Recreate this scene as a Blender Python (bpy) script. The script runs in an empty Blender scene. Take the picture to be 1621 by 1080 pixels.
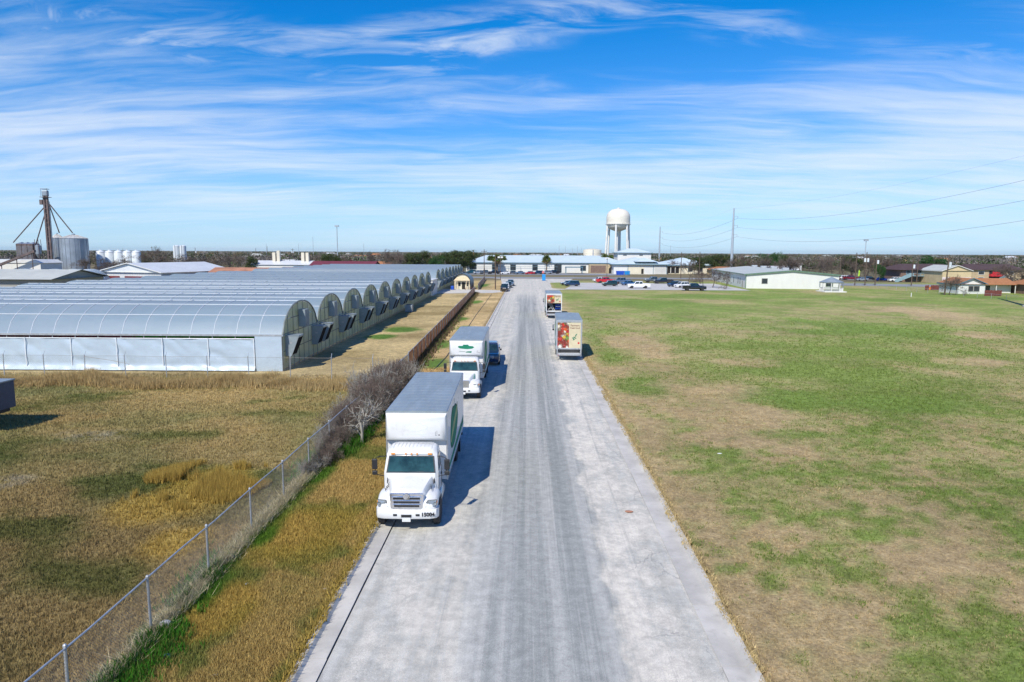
import bpy, bmesh, math, random
import numpy as np
from mathutils import Vector, Matrix
random.seed(7); RNG = np.random.default_rng(7)
SC = bpy.context.scene
COL = SC.collection
R = math.radians
LAND = 0.08          # turf level; the carriageway lies at 0
HAZE = 0.000032

# ---------------------------------------------------------------- camera
CAM_H = 10.4; FPX = 1080.0; YH = 399.0; VX = 834.0
pitch = math.atan((540 - YH) / FPX)
yaw = math.atan((VX - 810.5) / FPX * math.cos(pitch))
roll = R(0.28)
fw = np.array([-math.sin(yaw) * math.cos(pitch), math.cos(yaw) * math.cos(pitch), -math.sin(pitch)])
rt = np.array([math.cos(yaw), math.sin(yaw), 0.0]); up = np.cross(rt, fw)
c_, s_ = math.cos(roll), math.sin(roll)
rt, up = c_ * rt + s_ * up, -s_ * rt + c_ * up
cam_data = bpy.data.cameras.new('camera'); cam = bpy.data.objects.new('camera', cam_data); COL.objects.link(cam)
cam_data.sensor_width = 36; cam_data.lens = 36 * FPX / 1621
cam_data.clip_start = 0.5; cam_data.clip_end = 20000
cam.matrix_world = Matrix(((rt[0], up[0], -fw[0], 0), (rt[1], up[1], -fw[1], 0), (rt[2], up[2], -fw[2], CAM_H), (0, 0, 0, 1)))
SC.camera = cam
def G(x, y, z=LAND):
    """photo pixel -> point at height z"""
    d = fw + (x - 810.5) / FPX * rt - (y - 540) / FPX * up
    t = (z - CAM_H) / d[2]
    return np.array([d[0] * t, d[1] * t, z])
def AT(x, y, Y):
    """photo pixel -> point on the plane at ground distance Y"""
    d = fw + (x - 810.5) / FPX * rt - (y - 540) / FPX * up
    t = Y / d[1]
    return np.array([d[0] * t, Y, CAM_H + d[2] * t])

# ---------------------------------------------------------------- sun, sky, exposure
SUN_DIR = Vector((0.395, 0.895, -1.0)).normalized()      # the way the light travels
SUN_EL = math.asin(-SUN_DIR.z); SUN_AZ = math.atan2(-SUN_DIR.x, -SUN_DIR.y)
sun_d = bpy.data.lights.new('sun', 'SUN'); sun_d.energy = 4.4; sun_d.angle = R(0.55); sun_d.color = (1.0, 0.945, 0.84)
sun = bpy.data.objects.new('sun', sun_d); COL.objects.link(sun)
sun.rotation_euler = SUN_DIR.to_track_quat('-Z', 'Y').to_euler(); sun.location = (-40, -60, 90)
SC.view_settings.view_transform = 'Standard'; SC.view_settings.look = 'None'
SC.view_settings.exposure = 0.20; SC.view_settings.gamma = 1.0; SC.view_settings.use_curve_mapping = False

class NT:
    """small node-tree helper"""
    def __init__(s, tree): s.t = tree; s.n = tree.nodes; s.l = tree.links
    def new(s, kind, **kw):
        n = s.n.new(kind)
        for k, v in kw.items():
            if k == 'inp':
                for kk, vv in v.items():
                    if hasattr(vv, 'is_linked') or hasattr(vv, 'links'): s.l.new(vv, n.inputs[kk])
                    else: n.inputs[kk].default_value = vv
            else: setattr(n, k, v)
        return n
    def math(s, op, a, b=0.0, c=None, clamp=False):
        d = {0: a, 1: b}
        if c is not None: d[2] = c
        return s.new('ShaderNodeMath', operation=op, use_clamp=clamp, inp=d).outputs[0]
    def ss(s, v, a, b, lo=0.0, hi=1.0):
        n = s.new('ShaderNodeMapRange', interpolation_type='SMOOTHSTEP', inp={0: v, 1: a, 2: b, 3: lo, 4: hi}); return n.outputs[0]
    def mix(s, f, a, b, mode='MIX'):
        n = s.n.new('ShaderNodeMix'); n.data_type = 'RGBA'; n.blend_type = mode
        for k, v in ((0, f), (6, a), (7, b)):
            if hasattr(v, 'links'): s.l.new(v, n.inputs[k])
            else: n.inputs[k].default_value = v if k == 0 else (tuple(v) + (1,))[:4]
        return n.outputs[2]
    def noise(s, vec, scale, detail=4.0, rough=0.55, dist=0.0, out=0):
        n = s.new('ShaderNodeTexNoise', inp={'Scale': scale, 'Detail': detail, 'Roughness': rough, 'Distortion': dist})
        if vec is not None: s.l.new(vec, n.inputs['Vector'])
        return n.outputs[out]
    def mapping(s, vec, scale=(1, 1, 1), rot=(0, 0, 0), loc=(0, 0, 0)):
        n = s.new('ShaderNodeMapping', inp={'Vector': vec, 'Scale': scale, 'Rotation': rot, 'Location': loc}); return n.outputs[0]
    def bump(s, h, strength=0.3, dist=0.02):
        return s.new('ShaderNodeBump', inp={'Height': h, 'Strength': strength, 'Distance': dist}).outputs[0]

world = bpy.data.worlds.new('World'); SC.world = world; world.use_nodes = True
W = NT(world.node_tree); W.n.clear()
sky = W.new('ShaderNodeTexSky', sky_type='NISHITA', sun_disc=False, sun_elevation=SUN_EL, sun_rotation=SUN_AZ,
            altitude=100, air_density=1.0, dust_density=0.15, ozone_density=2.2)
tc = W.new('ShaderNodeTexCoord')
sep = W.new('ShaderNodeSeparateXYZ', inp={0: tc.outputs['Generated']})
zc = W.math('MAXIMUM', sep.outputs[2], 0.0)
den = W.math('ADD', zc, 0.10)
uu = W.math('DIVIDE', sep.outputs[0], den); vv = W.math('DIVIDE', sep.outputs[1], den)
uv = W.new('ShaderNodeCombineXYZ', inp={0: uu, 1: vv, 2: 0.0}).outputs[0]
warp = W.noise(uv, 0.55, 3, 0.5, out=1)
wv = W.new('ShaderNodeVectorMath', operation='MULTIPLY_ADD', inp={0: warp, 1: (1.3, 0.7, 0.0), 2: uv}).outputs[0]
# long streaks lying across the view, feathered by a finer, slanting fibre
streak = W.noise(W.mapping(wv, (0.46, 1.55, 1), (0, 0, R(-11)), (3.1, 0.4, 0)), 1.0, 9, 0.60, 0.2)
fibre = W.noise(W.mapping(wv, (0.9, 4.6, 1), (0, 0, R(-24)), (1.7, 5.2, 0)), 1.3, 7, 0.62, 0.5)
cover = W.noise(W.mapping(uv, (0.30, 0.42, 1), (0, 0, R(-12)), (0.35, 2.3, 0)), 1.0, 3, 0.5)
m = W.math('ADD', W.math('MULTIPLY', streak, 0.62), W.math('MULTIPLY', fibre, 0.38))
veil = W.ss(zc, 0.10, 0.38, 0.0, 2.5)                      # more of the sheet is seen edge-on lower down
thr = W.math('ADD', W.math('MULTIPLY', veil, 0.11), W.math('MULTIPLY', W.math('SUBTRACT', 0.5, cover), 0.62))
bank = W.math('MULTIPLY', W.ss(zc, 0.05, 0.12), W.ss(zc, 0.16, 0.30, 1.0, 0.0)); thr = W.math('SUBTRACT', thr, W.math('MULTIPLY', bank, 0.065))
m = W.math('SUBTRACT', m, thr)
mask = W.ss(m, 0.34, 0.74, 0.0, 0.74)
puffs = W.ss(W.noise(W.mapping(wv, (1, 1.6, 1), loc=(7.3, 1.1, 0)), 2.3, 5, 0.5), 0.76, 0.86, 0.0, 0.5)
mask = W.math('MAXIMUM', mask, puffs)
feath = W.noise(W.mapping(wv, (1.2, 2.9, 1), (0, 0, R(42)), (4.4, 2.2, 0)), 1.5, 8, 0.62, 0.7)
place = W.ss(W.noise(W.mapping(uv, (0.55, 0.8, 1), loc=(2.9, 7.7, 0)), 1.3, 3, 0.5), 0.50, 0.66)
mask = W.math('MAXIMUM', mask, W.math('MULTIPLY', W.math('MULTIPLY', W.ss(feath, 0.42, 0.72, 0.0, 0.62), place), W.ss(zc, 0.17, 0.27)))
lowfade = W.ss(zc, 0.0, 0.10, 0.35, 1.0)
mask = W.math('MULTIPLY', mask, lowfade)
grade = W.new('ShaderNodeVectorMath', operation='MULTIPLY_ADD', inp={0: sky.outputs[0], 1: (0.74, 0.93, 1.36), 2: (-1.30, -0.55, 0.10)}).outputs[0]
grade = W.new('ShaderNodeVectorMath', operation='MAXIMUM', inp={0: grade, 1: (0.05, 0.1, 0.1)}).outputs[0]
grade = W.mix(W.ss(zc, 0.0, 0.16, 0.62, 0.0), grade, (4.9, 7.3, 9.3))
skyc = W.mix(mask, grade, (7.7, 8.4, 9.2))
bg = W.new('ShaderNodeBackground', inp={'Color': skyc, 'Strength': 0.096})
wo = W.new('ShaderNodeOutputWorld'); W.l.new(bg.outputs[0], wo.inputs[0])

# ---------------------------------------------------------------- materials
MATS = {}
def newmat(name):
    m = bpy.data.materials.new(name); m.use_nodes = True
    t = NT(m.node_tree); t.n.clear()
    b = t.new('ShaderNodeBsdfPrincipled'); o = t.new('ShaderNodeOutputMaterial'); t.l.new(b.outputs[0], o.inputs[0])
    MATS[name] = m
    return m, t, b, o
def pm(name, col, rough=0.6, metal=0.0, var=0.18, scale=2.0, bump=0.0, bscale=30.0, coat=0.0, spec=0.5, dirt=None, stretch=(1, 1, 1)):
    """plain procedural material: colour broken up by noise, optional dirt colour and relief"""
    m, t, b, o = newmat(name)
    tcn = t.new('ShaderNodeTexCoord')
    v = t.mapping(tcn.outputs['Object'], stretch)
    n1 = t.noise(v, scale, 5, 0.6)
    dark = tuple(c * (1 - var) for c in col); lite = tuple(min(1, c * (1 + var)) for c in col)
    c = t.mix(t.ss(n1, 0.3, 0.7), dark, lite)
    if dirt:
        n2 = t.noise(v, scale * 2.7, 6, 0.65)
        c = t.mix(t.ss(n2, 0.52, 0.72, 0, dirt[3]), c, dirt[:3])
    t.l.new(c, b.inputs['Base Color'])
    b.inputs['Metallic'].default_value = metal
    rr = t.ss(t.noise(v, scale * 3, 4, 0.6), 0.2, 0.8, max(0.02, rough - 0.08), min(1, rough + 0.08)); t.l.new(rr, b.inputs['Roughness'])
    b.inputs['Coat Weight'].default_value = coat; b.inputs['Specular IOR Level'].default_value = spec
    if bump: t.l.new(t.bump(t.noise(v, bscale, 4, 0.6), bump, 0.02), b.inputs['Normal'])
    return m
def attrmat(name, attr='col', rough=0.9, spec=0.15, trans=0.0):
    m, t, b, o = newmat(name)
    a = t.new('ShaderNodeAttribute', attribute_name=attr)
    t.l.new(a.outputs['Color'], b.inputs['Base Color'])
    b.inputs['Roughness'].default_value = rough; b.inputs['Specular IOR Level'].default_value = spec
    if trans:
        tr = t.new('ShaderNodeBsdfTranslucent'); t.l.new(a.outputs['Color'], tr.inputs[0])
        mx = t.new('ShaderNodeMixShader', inp={0: trans}); t.l.new(b.outputs[0], mx.inputs[1]); t.l.new(tr.outputs[0], mx.inputs[2]); t.l.new(mx.outputs[0], o.inputs[0])
    return m

pm('white_paint', (0.70, 0.70, 0.69), 0.32, var=0.03, coat=0.15, scale=1.2, dirt=(0.52, 0.50, 0.46, 0.35))
pm('truck_roof', (0.23, 0.275, 0.30), 0.42, var=0.10, scale=0.8, dirt=(0.34, 0.34, 0.34, 0.4), stretch=(3, 0.5, 1))
pm('aluminium', (0.62, 0.63, 0.64), 0.36, metal=0.75, var=0.10, dirt=(0.3, 0.3, 0.29, 0.4))
pm('chrome', (0.74, 0.75, 0.77), 0.14, metal=0.95, var=0.04)
pm('dark_chrome', (0.18, 0.19, 0.2), 0.3, metal=0.6, var=0.1)
pm('black_plastic', (0.022, 0.023, 0.025), 0.5, var=0.2)
pm('rubber', (0.028, 0.028, 0.029), 0.85, var=0.25, dirt=(0.14, 0.13, 0.12, 0.45), scale=6)
pm('rim_steel', (0.55, 0.56, 0.57), 0.35, metal=0.6, var=0.12, dirt=(0.2, 0.18, 0.16, 0.5), scale=6)
pm('chassis', (0.03, 0.03, 0.031), 0.7, var=0.3, dirt=(0.14, 0.12, 0.1, 0.4))
pm('green_print', (0.018, 0.20, 0.115), 0.7, var=0.10, spec=0.15)
pm('dark_green_print', (0.012, 0.10, 0.07), 0.7, var=0.15, spec=0.15)
pm('cream_print', (0.36, 0.42, 0.20), 0.7, var=0.2, spec=0.15)
pm('lime_print', (0.35, 0.55, 0.06), 0.4, var=0.12)
pm('black_print', (0.015, 0.015, 0.017), 0.4)
pm('faint_print', (0.66, 0.69, 0.68), 0.35, var=0.03)
pm('amber', (0.85, 0.30, 0.02), 0.25, var=0.05)
pm('red_lens', (0.45, 0.015, 0.015), 0.2, var=0.1)
pm('lens', (0.30, 0.33, 0.35), 0.10, metal=0.25, var=0.15, scale=9)
pm('glass', (0.012, 0.030, 0.034), 0.04, var=0.5, scale=0.9, spec=0.8)
pm('glass_teal', (0.020, 0.058, 0.062), 0.05, var=0.65, scale=1.0, spec=0.55)
pm('concrete', (0.50, 0.475, 0.425), 0.85, var=0.16, scale=0.7, bump=0.25, bscale=25, dirt=(0.34, 0.32, 0.285, 0.5))
pm('galvanised', (0.46, 0.48, 0.50), 0.45, metal=0.45, var=0.15, scale=4, dirt=(0.27, 0.25, 0.23, 0.4))
pm('wire', (0.24, 0.22, 0.20), 0.6, metal=0.25, var=0.25, scale=1.2, dirt=(0.20, 0.12, 0.07, 0.5))
pm('wood_pole', (0.115, 0.082, 0.058), 0.85, var=0.3, scale=3, stretch=(4, 4, 0.4))
pm('steel_pole', (0.40, 0.45, 0.50), 0.5, metal=0.2, var=0.08, scale=0.3)
pm('cable', (0.10, 0.11, 0.12), 0.6)
pm('hood_grey', (0.30, 0.355, 0.385), 0.42, metal=0.25, var=0.10, scale=0.6, dirt=(0.16, 0.17, 0.17, 0.5))
pm('shutter_black', (0.010, 0.012, 0.015), 0.9, spec=0.1)
pm('frame_pale', (0.20, 0.22, 0.20), 0.5, metal=0.2, var=0.12)
pm('white_tube', (0.72, 0.75, 0.77), 0.4, var=0.04)
pm('curtain', (0.44, 0.53, 0.61), 0.38, var=0.06, scale=0.5, bump=0.5, bscale=2.2, dirt=(0.37, 0.45, 0.52, 0.5), stretch=(1, 1, 2.2))
pm('tower_tank', (0.74, 0.69, 0.585), 0.45, var=0.04, scale=0.15, dirt=(0.55, 0.43, 0.28, 0.45))
pm('white_wall', (0.69, 0.685, 0.65), 0.75, var=0.04, scale=0.3, dirt=(0.6, 0.58, 0.53, 0.35), stretch=(1, 1, 0.4))
pm('cream_wall', (0.70, 0.64, 0.50), 0.8, var=0.06, scale=0.3)
pm('tan_wall', (0.56, 0.45, 0.27), 0.8, var=0.08, scale=0.5)
pm('brick_tan', (0.46, 0.36, 0.22), 0.85, var=0.15, scale=1.5)
pm('brown_brick', (0.20, 0.13, 0.10), 0.85, var=0.2, scale=1.5)
pm('grey_wall', (0.30, 0.295, 0.27), 0.75, var=0.08, scale=0.3)
pm('pink_wall', (0.68, 0.58, 0.58), 0.75, var=0.05)
pm('blue_roof', (0.58, 0.68, 0.71), 0.5, metal=0.05, var=0.05, scale=0.25)
pm('blue_trim', (0.08, 0.17, 0.22), 0.5)
pm('pale_roof', (0.50, 0.51, 0.45), 0.5, var=0.07, scale=0.3, dirt=(0.38, 0.37, 0.33, 0.4))
pm('white_roof', (0.68, 0.69, 0.68), 0.45, metal=0.1, var=0.05, scale=0.3, dirt=(0.5, 0.5, 0.48, 0.35))
pm('green_trim', (0.12, 0.20, 0.14), 0.5)
pm('brown_roof', (0.072, 0.043, 0.042), 0.85, var=0.2, scale=1.2)
pm('orange_roof', (0.36, 0.155, 0.062), 0.85, var=0.15, scale=1.2)
pm('rust_roof', (0.40, 0.19, 0.11), 0.7, var=0.25, scale=0.5)
pm('maroon', (0.17, 0.035, 0.04), 0.55, var=0.15, scale=0.8)
pm('maroon_wood', (0.16, 0.045, 0.035), 0.8, var=0.25)
pm('red_paint', (0.55, 0.02, 0.03), 0.5)
pm('orange_plastic', (0.85, 0.22, 0.02), 0.5)
pm('stair_blue', (0.24, 0.36, 0.40), 0.6, var=0.08)
pm('window_dark', (0.035, 0.042, 0.05), 0.12, var=0.4, scale=0.7)
pm('dark_opening', (0.02, 0.018, 0.016), 0.9)
pm('tower_white', (0.74, 0.73, 0.69), 0.45, var=0.03, scale=0.1, dirt=(0.52, 0.42, 0.28, 0.45))
pm('tank_cream', (0.66, 0.60, 0.48), 0.6, var=0.06, scale=0.2)
pm('tank_white', (0.66, 0.70, 0.72), 0.45, var=0.05, scale=0.2)
pm('silo_steel', (0.33, 0.37, 0.41), 0.40, metal=0.4, var=0.12, scale=0.2, dirt=(0.22, 0.23, 0.25, 0.4))
pm('silo_roof', (0.55, 0.54, 0.50), 0.5, metal=0.2, var=0.12, scale=0.4, dirt=(0.42, 0.30, 0.15, 0.4))
pm('rust_steel', (0.13, 0.10, 0.095), 0.7, metal=0.2, var=0.35, scale=0.6, dirt=(0.26, 0.10, 0.05, 0.6))
pm('dumpster_blue', (0.012, 0.085, 0.50), 0.45, var=0.08)
pm('bin_blue', (0.02, 0.27, 0.62), 0.42, var=0.07)
pm('trailer_blue', (0.035, 0.065, 0.11), 0.5, var=0.15, scale=2)
pm('quonset_grey', (0.20, 0.25, 0.245), 0.5, metal=0.2, var=0.12)
pm('timber', (0.62, 0.50, 0.32), 0.75, var=0.12, scale=2)
pm('bark', (0.115, 0.09, 0.072), 0.92, var=0.3, scale=4, stretch=(3, 3, 0.6))
pm('twig', (0.165, 0.125, 0.100), 0.9, var=0.3, scale=2)
pm('pale_twig', (0.34, 0.32, 0.28), 0.9, var=0.2, scale=2)
pm('palm_trunk', (0.16, 0.12, 0.085), 0.9, var=0.3, scale=4)
pm('stone', (0.48, 0.47, 0.44), 0.85, var=0.15, scale=6)
pm('lime_fabric', (0.45, 0.75, 0.03), 0.6)
m, t, b, o = newmat('polycarb')
tcn = t.new('ShaderNodeTexCoord'); v = tcn.outputs['Object']
c = t.mix(t.ss(t.noise(v, 0.45, 5, 0.6), 0.3, 0.7), (0.62, 0.65, 0.46), (0.76, 0.78, 0.64))
c = t.mix(t.ss(t.noise(t.mapping(v, (1, 1, 0.4)), 1.1, 5, 0.65), 0.50, 0.72, 0, 0.6), c, (0.40, 0.45, 0.22))
t.l.new(c, b.inputs['Base Color']); b.inputs['Roughness'].default_value = 0.3
tr = t.new('ShaderNodeBsdfTranslucent'); t.l.new(c, tr.inputs[0])
mx = t.new('ShaderNodeMixShader', inp={0: 0.5}); t.l.new(b.outputs[0], mx.inputs[1]); t.l.new(tr.outputs[0], mx.inputs[2]); t.l.new(mx.outputs[0], o.inputs[0])
attrmat('foliage', 'col', 0.7, 0.25, 0.25)
attrmat('blades', 'col', 0.85, 0.12, 0.22)
attrmat('far_wood', 'col', 0.95, 0.05)

# greenhouse film: milky sheet, part translucent, faint sheen, dusty runs
m, t, b, o = newmat('film')
tcn = t.new('ShaderNodeTexCoord')
n1 = t.noise(t.mapping(tcn.outputs['Object'], (0.10, 0.5, 0.5)), 1.0, 5, 0.6)
n2 = t.noise(t.mapping(tcn.outputs['Object'], (1.6, 0.12, 0.3)), 1.0, 4, 0.6)
c = t.mix(t.ss(n1, 0.3, 0.7), (0.32, 0.44, 0.55), (0.39, 0.51, 0.62))
c = t.mix(t.ss(n2, 0.5, 0.75, 0, 0.35), c, (0.43, 0.53, 0.62))
t.l.new(c, b.inputs['Base Color']); b.inputs['Roughness'].default_value = 0.42; b.inputs['Specular IOR Level'].default_value = 0.4
tr = t.new('ShaderNodeBsdfTranslucent', inp={0: (0.80, 0.84, 0.85, 1)})
mx = t.new('ShaderNodeMixShader', inp={0: 0.48}); t.l.new(b.outputs[0], mx.inputs[1]); t.l.new(tr.outputs[0], mx.inputs[2]); t.l.new(mx.outputs[0], o.inputs[0])

# brown privacy windscreen on the wire fence: woven, torn, leaf-stained
m, t, b, o = newmat('windscreen')
tcn = t.new('ShaderNodeTexCoord')
n1 = t.noise(t.mapping(tcn.outputs['Object'], (1, 0.8, 0.5)), 1.2, 6, 0.65)
c = t.mix(t.ss(n1, 0.3, 0.7), (0.175, 0.078, 0.040), (0.34, 0.175, 0.095))
t.l.new(c, b.inputs['Base Color']); b.inputs['Roughness'].default_value = 0.95
n2 = t.noise(t.mapping(tcn.outputs['Object'], (1, 9, 2.0)), 1.5, 4, 0.7)
tp = t.new('ShaderNodeBsdfTransparent')
tl = t.new('ShaderNodeBsdfTranslucent'); t.l.new(c, tl.inputs[0]); m0 = t.new('ShaderNodeMixShader', inp={0: 0.55}); t.l.new(b.outputs[0], m0.inputs[1]); t.l.new(tl.outputs[0], m0.inputs[2])
mx = t.new('ShaderNodeMixShader', inp={0: t.ss(n2, 0.52, 0.72, 0.0, 0.6)}); t.l.new(m0.outputs[0], mx.inputs[1]); t.l.new(tp.outputs[0], mx.inputs[2]); t.l.new(mx.outputs[0], o.inputs[0])

# printed vegetables on a truck door
m, t, b, o = newmat('veg_print')
tcn = t.new('ShaderNodeTexCoord')
nv = t.new('ShaderNodeVectorMath', operation='MULTIPLY_ADD', inp={0: t.noise(tcn.outputs['Object'], 2.5, 3, 0.5, out=1), 1: (0.25, 0.0, 0.25), 2: tcn.outputs['Object']}).outputs[0]
vo = t.new('ShaderNodeTexVoronoi', inp={'Scale': 2.9, 'Randomness': 0.95}); t.l.new(nv, vo.inputs['Vector'])
sp = t.new('ShaderNodeSeparateColor', inp={0: vo.outputs['Color']})
rmp = t.new('ShaderNodeValToRGB'); rmp.color_ramp.interpolation = 'CONSTANT'
for i, (p, cc) in enumerate(((0, (0.60, 0.035, 0.015)), (0.30, (0.62, 0.10, 0.02)), (0.45, (0.72, 0.66, 0.50)), (0.66, (0.50, 0.02, 0.02)), (0.80, (0.62, 0.42, 0.05)), (0.88, (0.16, 0.26, 0.05)), (0.94, (0.75, 0.72, 0.62)))):
    e = rmp.color_ramp.elements[0] if i == 0 else rmp.color_ramp.elements.new(p)
    e.position = p; e.color = cc + (1,)
t.l.new(sp.outputs[0], rmp.inputs[0])
edge = t.ss(vo.outputs['Distance'], 0.34, 0.60, 0, 0.75)
c = t.mix(edge, rmp.outputs[0], (0.10, 0.03, 0.02))
c = t.mix(t.ss(t.noise(tcn.outputs['Object'], 9, 3), 0.55, 0.75, 0, 0.5), c, (0.80, 0.70, 0.55))
t.l.new(c, b.inputs['Base Color']); b.inputs['Roughness'].default_value = 0.4
pm('poster_cream', (0.62, 0.54, 0.36), 0.45, var=0.06)

# ---------------------------------------------------------------- mesh helpers
def tag(o, label=None, cat=None, group=None, kind=None):
    if label: o['label'] = label
    if cat: o['category'] = cat
    if group: o['group'] = group
    if kind: o['kind'] = kind
    return o
def thing(name, loc, label, cat, rz=0.0, group=None):
    o = bpy.data.objects.new(name, None); COL.objects.link(o)
    o.empty_display_size = 0.3; o.location = loc; o.rotation_euler = (0, 0, rz)
    return tag(o, label, cat, group)
def link(name, me, parent=None, loc=None, rot=None):
    o = bpy.data.objects.new(name, me); COL.objects.link(o)
    if parent is not None: o.parent = parent
    if loc is not None: o.location = loc
    if rot is not None: o.rotation_euler = rot
    return o
def copy_tree(o, parent=None):
    c = o.copy(); COL.objects.link(c); c.parent = parent
    for ch in o.children: copy_tree(ch, c)
    return c
class MB:
    def __init__(s): s.v = []; s.f = []
    def add(s, vs, fs):
        k = len(s.v); s.v += [tuple(p) for p in vs]; s.f += [tuple(i + k for i in f) for f in fs]; return s
    def box(s, x0, x1, y0, y1, z0, z1):
        return s.add([(x0, y0, z0), (x1, y0, z0), (x1, y1, z0), (x0, y1, z0), (x0, y0, z1), (x1, y0, z1), (x1, y1, z1), (x0, y1, z1)],
                     [(0, 3, 2, 1), (4, 5, 6, 7), (0, 1, 5, 4), (1, 2, 6, 5), (2, 3, 7, 6), (3, 0, 4, 7)])
    def loft(s, rings, caps=True, closed=True):
        n = len(rings[0]); vs = [p for r in rings for p in r]; fs = []
        for i in range(len(rings) - 1):
            for j in range(n if closed else n - 1):
                a = i * n + j; b = i * n + (j + 1) % n
                fs.append((a, b, b + n, a + n))
        if caps: fs.append(tuple(range(n - 1, -1, -1))); fs.append(tuple((len(rings) - 1) * n + j for j in range(n)))
        return s.add(vs, fs)
    def prism(s, pts, a0, a1, axis='y'):
        def P(p, a): return {'y': (p[0], a, p[1]), 'x': (a, p[0], p[1]), 'z': (p[0], p[1], a)}[axis]
        return s.loft([[P(p, a0) for p in pts], [P(p, a1) for p in pts]])
    def tube(s, p0, p1, r0, r1=None, n=6):
        return s.path([p0, p1], [r0, r0 if r1 is None else r1], n)
    def path(s, pts, rad, n=6):
        pts = [Vector(p) for p in pts]; rings = []
        if not hasattr(rad, '__len__'): rad = [rad] * len(pts)
        for i, p in enumerate(pts):
            d = (pts[min(i + 1, len(pts) - 1)] - pts[max(i - 1, 0)])
            d = d.normalized() if d.length > 1e-9 else Vector((0, 0, 1))
            a = Vector((0, 0, 1)) if abs(d.z) < 0.9 else Vector((1, 0, 0))
            u = d.cross(a).normalized(); w = d.cross(u)
            rings.append([tuple(p + rad[i] * (math.cos(2 * math.pi * k / n) * u + math.sin(2 * math.pi * k / n) * w)) for k in range(n)])
        return s.loft(rings)
    def lathe(s, prof, n=24, cx=0, cy=0, caps=True, axis='z'):
        rings = []
        for r, z in prof:
            ring = []
            for k in range(n):
                a = 2 * math.pi * k / n; u, w = r * math.cos(a), r * math.sin(a)
                ring.append((cx + u, cy + w, z) if axis == 'z' else (z, cx + u, cy + w) if axis == 'x' else (cx + u, z, cy + w))
            rings.append(ring)
        return s.loft(rings, caps)
    def mesh(s, name, mat=None, smooth=None):
        me = bpy.data.meshes.new(name); me.from_pydata(s.v, [], s.f)
        bm = bmesh.new(); bm.from_mesh(me); bmesh.ops.recalc_face_normals(bm, faces=bm.faces); bm.to_mesh(me); bm.free()
        if mat: me.materials.append(MATS[mat])
        if smooth is not None:
            me.shade_smooth(); me.set_sharp_from_angle(angle=R(smooth))
        return me
    def build(s, name, mat, parent=None, loc=None, smooth=None, bevel=0.0, rot=None):
        o = link(name, s.mesh(name, mat, smooth), parent, loc, rot)
        if bevel:
            md = o.modifiers.new('bevel', 'BEVEL'); md.width = bevel; md.segments = 2; md.limit_method = 'ANGLE'; md.angle_limit = R(35)
        return o
def box(name, mat, parent, x0, x1, y0, y1, z0, z1, bevel=0.0):
    return MB().box(x0, x1, y0, y1, z0, z1).build(name, mat, parent, bevel=bevel)
def text_mesh(txt, size, mat, bold=0.0):
    cu = bpy.data.curves.new('lettering', 'FONT'); cu.body = txt; cu.size = size; cu.align_x = 'CENTER'; cu.align_y = 'CENTER'
    cu.extrude = 0.002; cu.offset = bold
    ob = bpy.data.objects.new('lettering', cu); COL.objects.link(ob)
    bpy.context.view_layer.update()
    me = bpy.data.meshes.new_from_object(ob.evaluated_get(bpy.context.evaluated_depsgraph_get()))
    bpy.data.objects.remove(ob); bpy.data.curves.remove(cu)
    me.materials.clear(); me.materials.append(MATS[mat]); return me
def raw_mesh(name, verts, tris, mat, cols=None):
    """numpy verts (n,3), tris (m,3); optional per-vertex colours"""
    me = bpy.data.meshes.new(name); nv, nt = len(verts), len(tris)
    me.vertices.add(nv); me.vertices.foreach_set('co', np.ascontiguousarray(verts, dtype=np.float32).ravel())
    me.loops.add(nt * 3); me.loops.foreach_set('vertex_index', np.ascontiguousarray(tris, dtype=np.int32).ravel())
    me.polygons.add(nt); me.polygons.foreach_set('loop_start', np.arange(0, nt * 3, 3, dtype=np.int32))
    me.update(calc_edges=True)
    if cols is not None:
        a = me.attributes.new('col', 'FLOAT_COLOR', 'POINT')
        a.data.foreach_set('color', np.ascontiguousarray(np.concatenate([cols, np.ones((nv, 1))], 1), dtype=np.float32).ravel())
    me.materials.append(MATS[mat]); me.validate(); return me
# value noise for laying out turf
_tab = RNG.random((256, 256))
def vnoise(x, y):
    xi = np.floor(x).astype(int); yi = np.floor(y).astype(int); fx = x - xi; fy = y - yi
    fx = fx * fx * (3 - 2 * fx); fy = fy * fy * (3 - 2 * fy)
    g = lambda a, b: _tab[a & 255, b & 255]
    return (g(xi, yi) * (1 - fx) + g(xi + 1, yi) * fx) * (1 - fy) + (g(xi, yi + 1) * (1 - fx) + g(xi + 1, yi + 1) * fx) * fy
def fbm(x, y, o=4):
    s = 0; a = 0.5; tot = 0
    for i in range(o):
        s = s + a * vnoise(x + 17.3 * i, y + 9.1 * i); tot += a; a *= 0.5; x = x * 2.03; y = y * 2.03
    return s / tot
def sstep(v, a, b):
    t = np.clip((v - a) / (b - a), 0, 1); return t * t * (3 - 2 * t)
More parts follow.
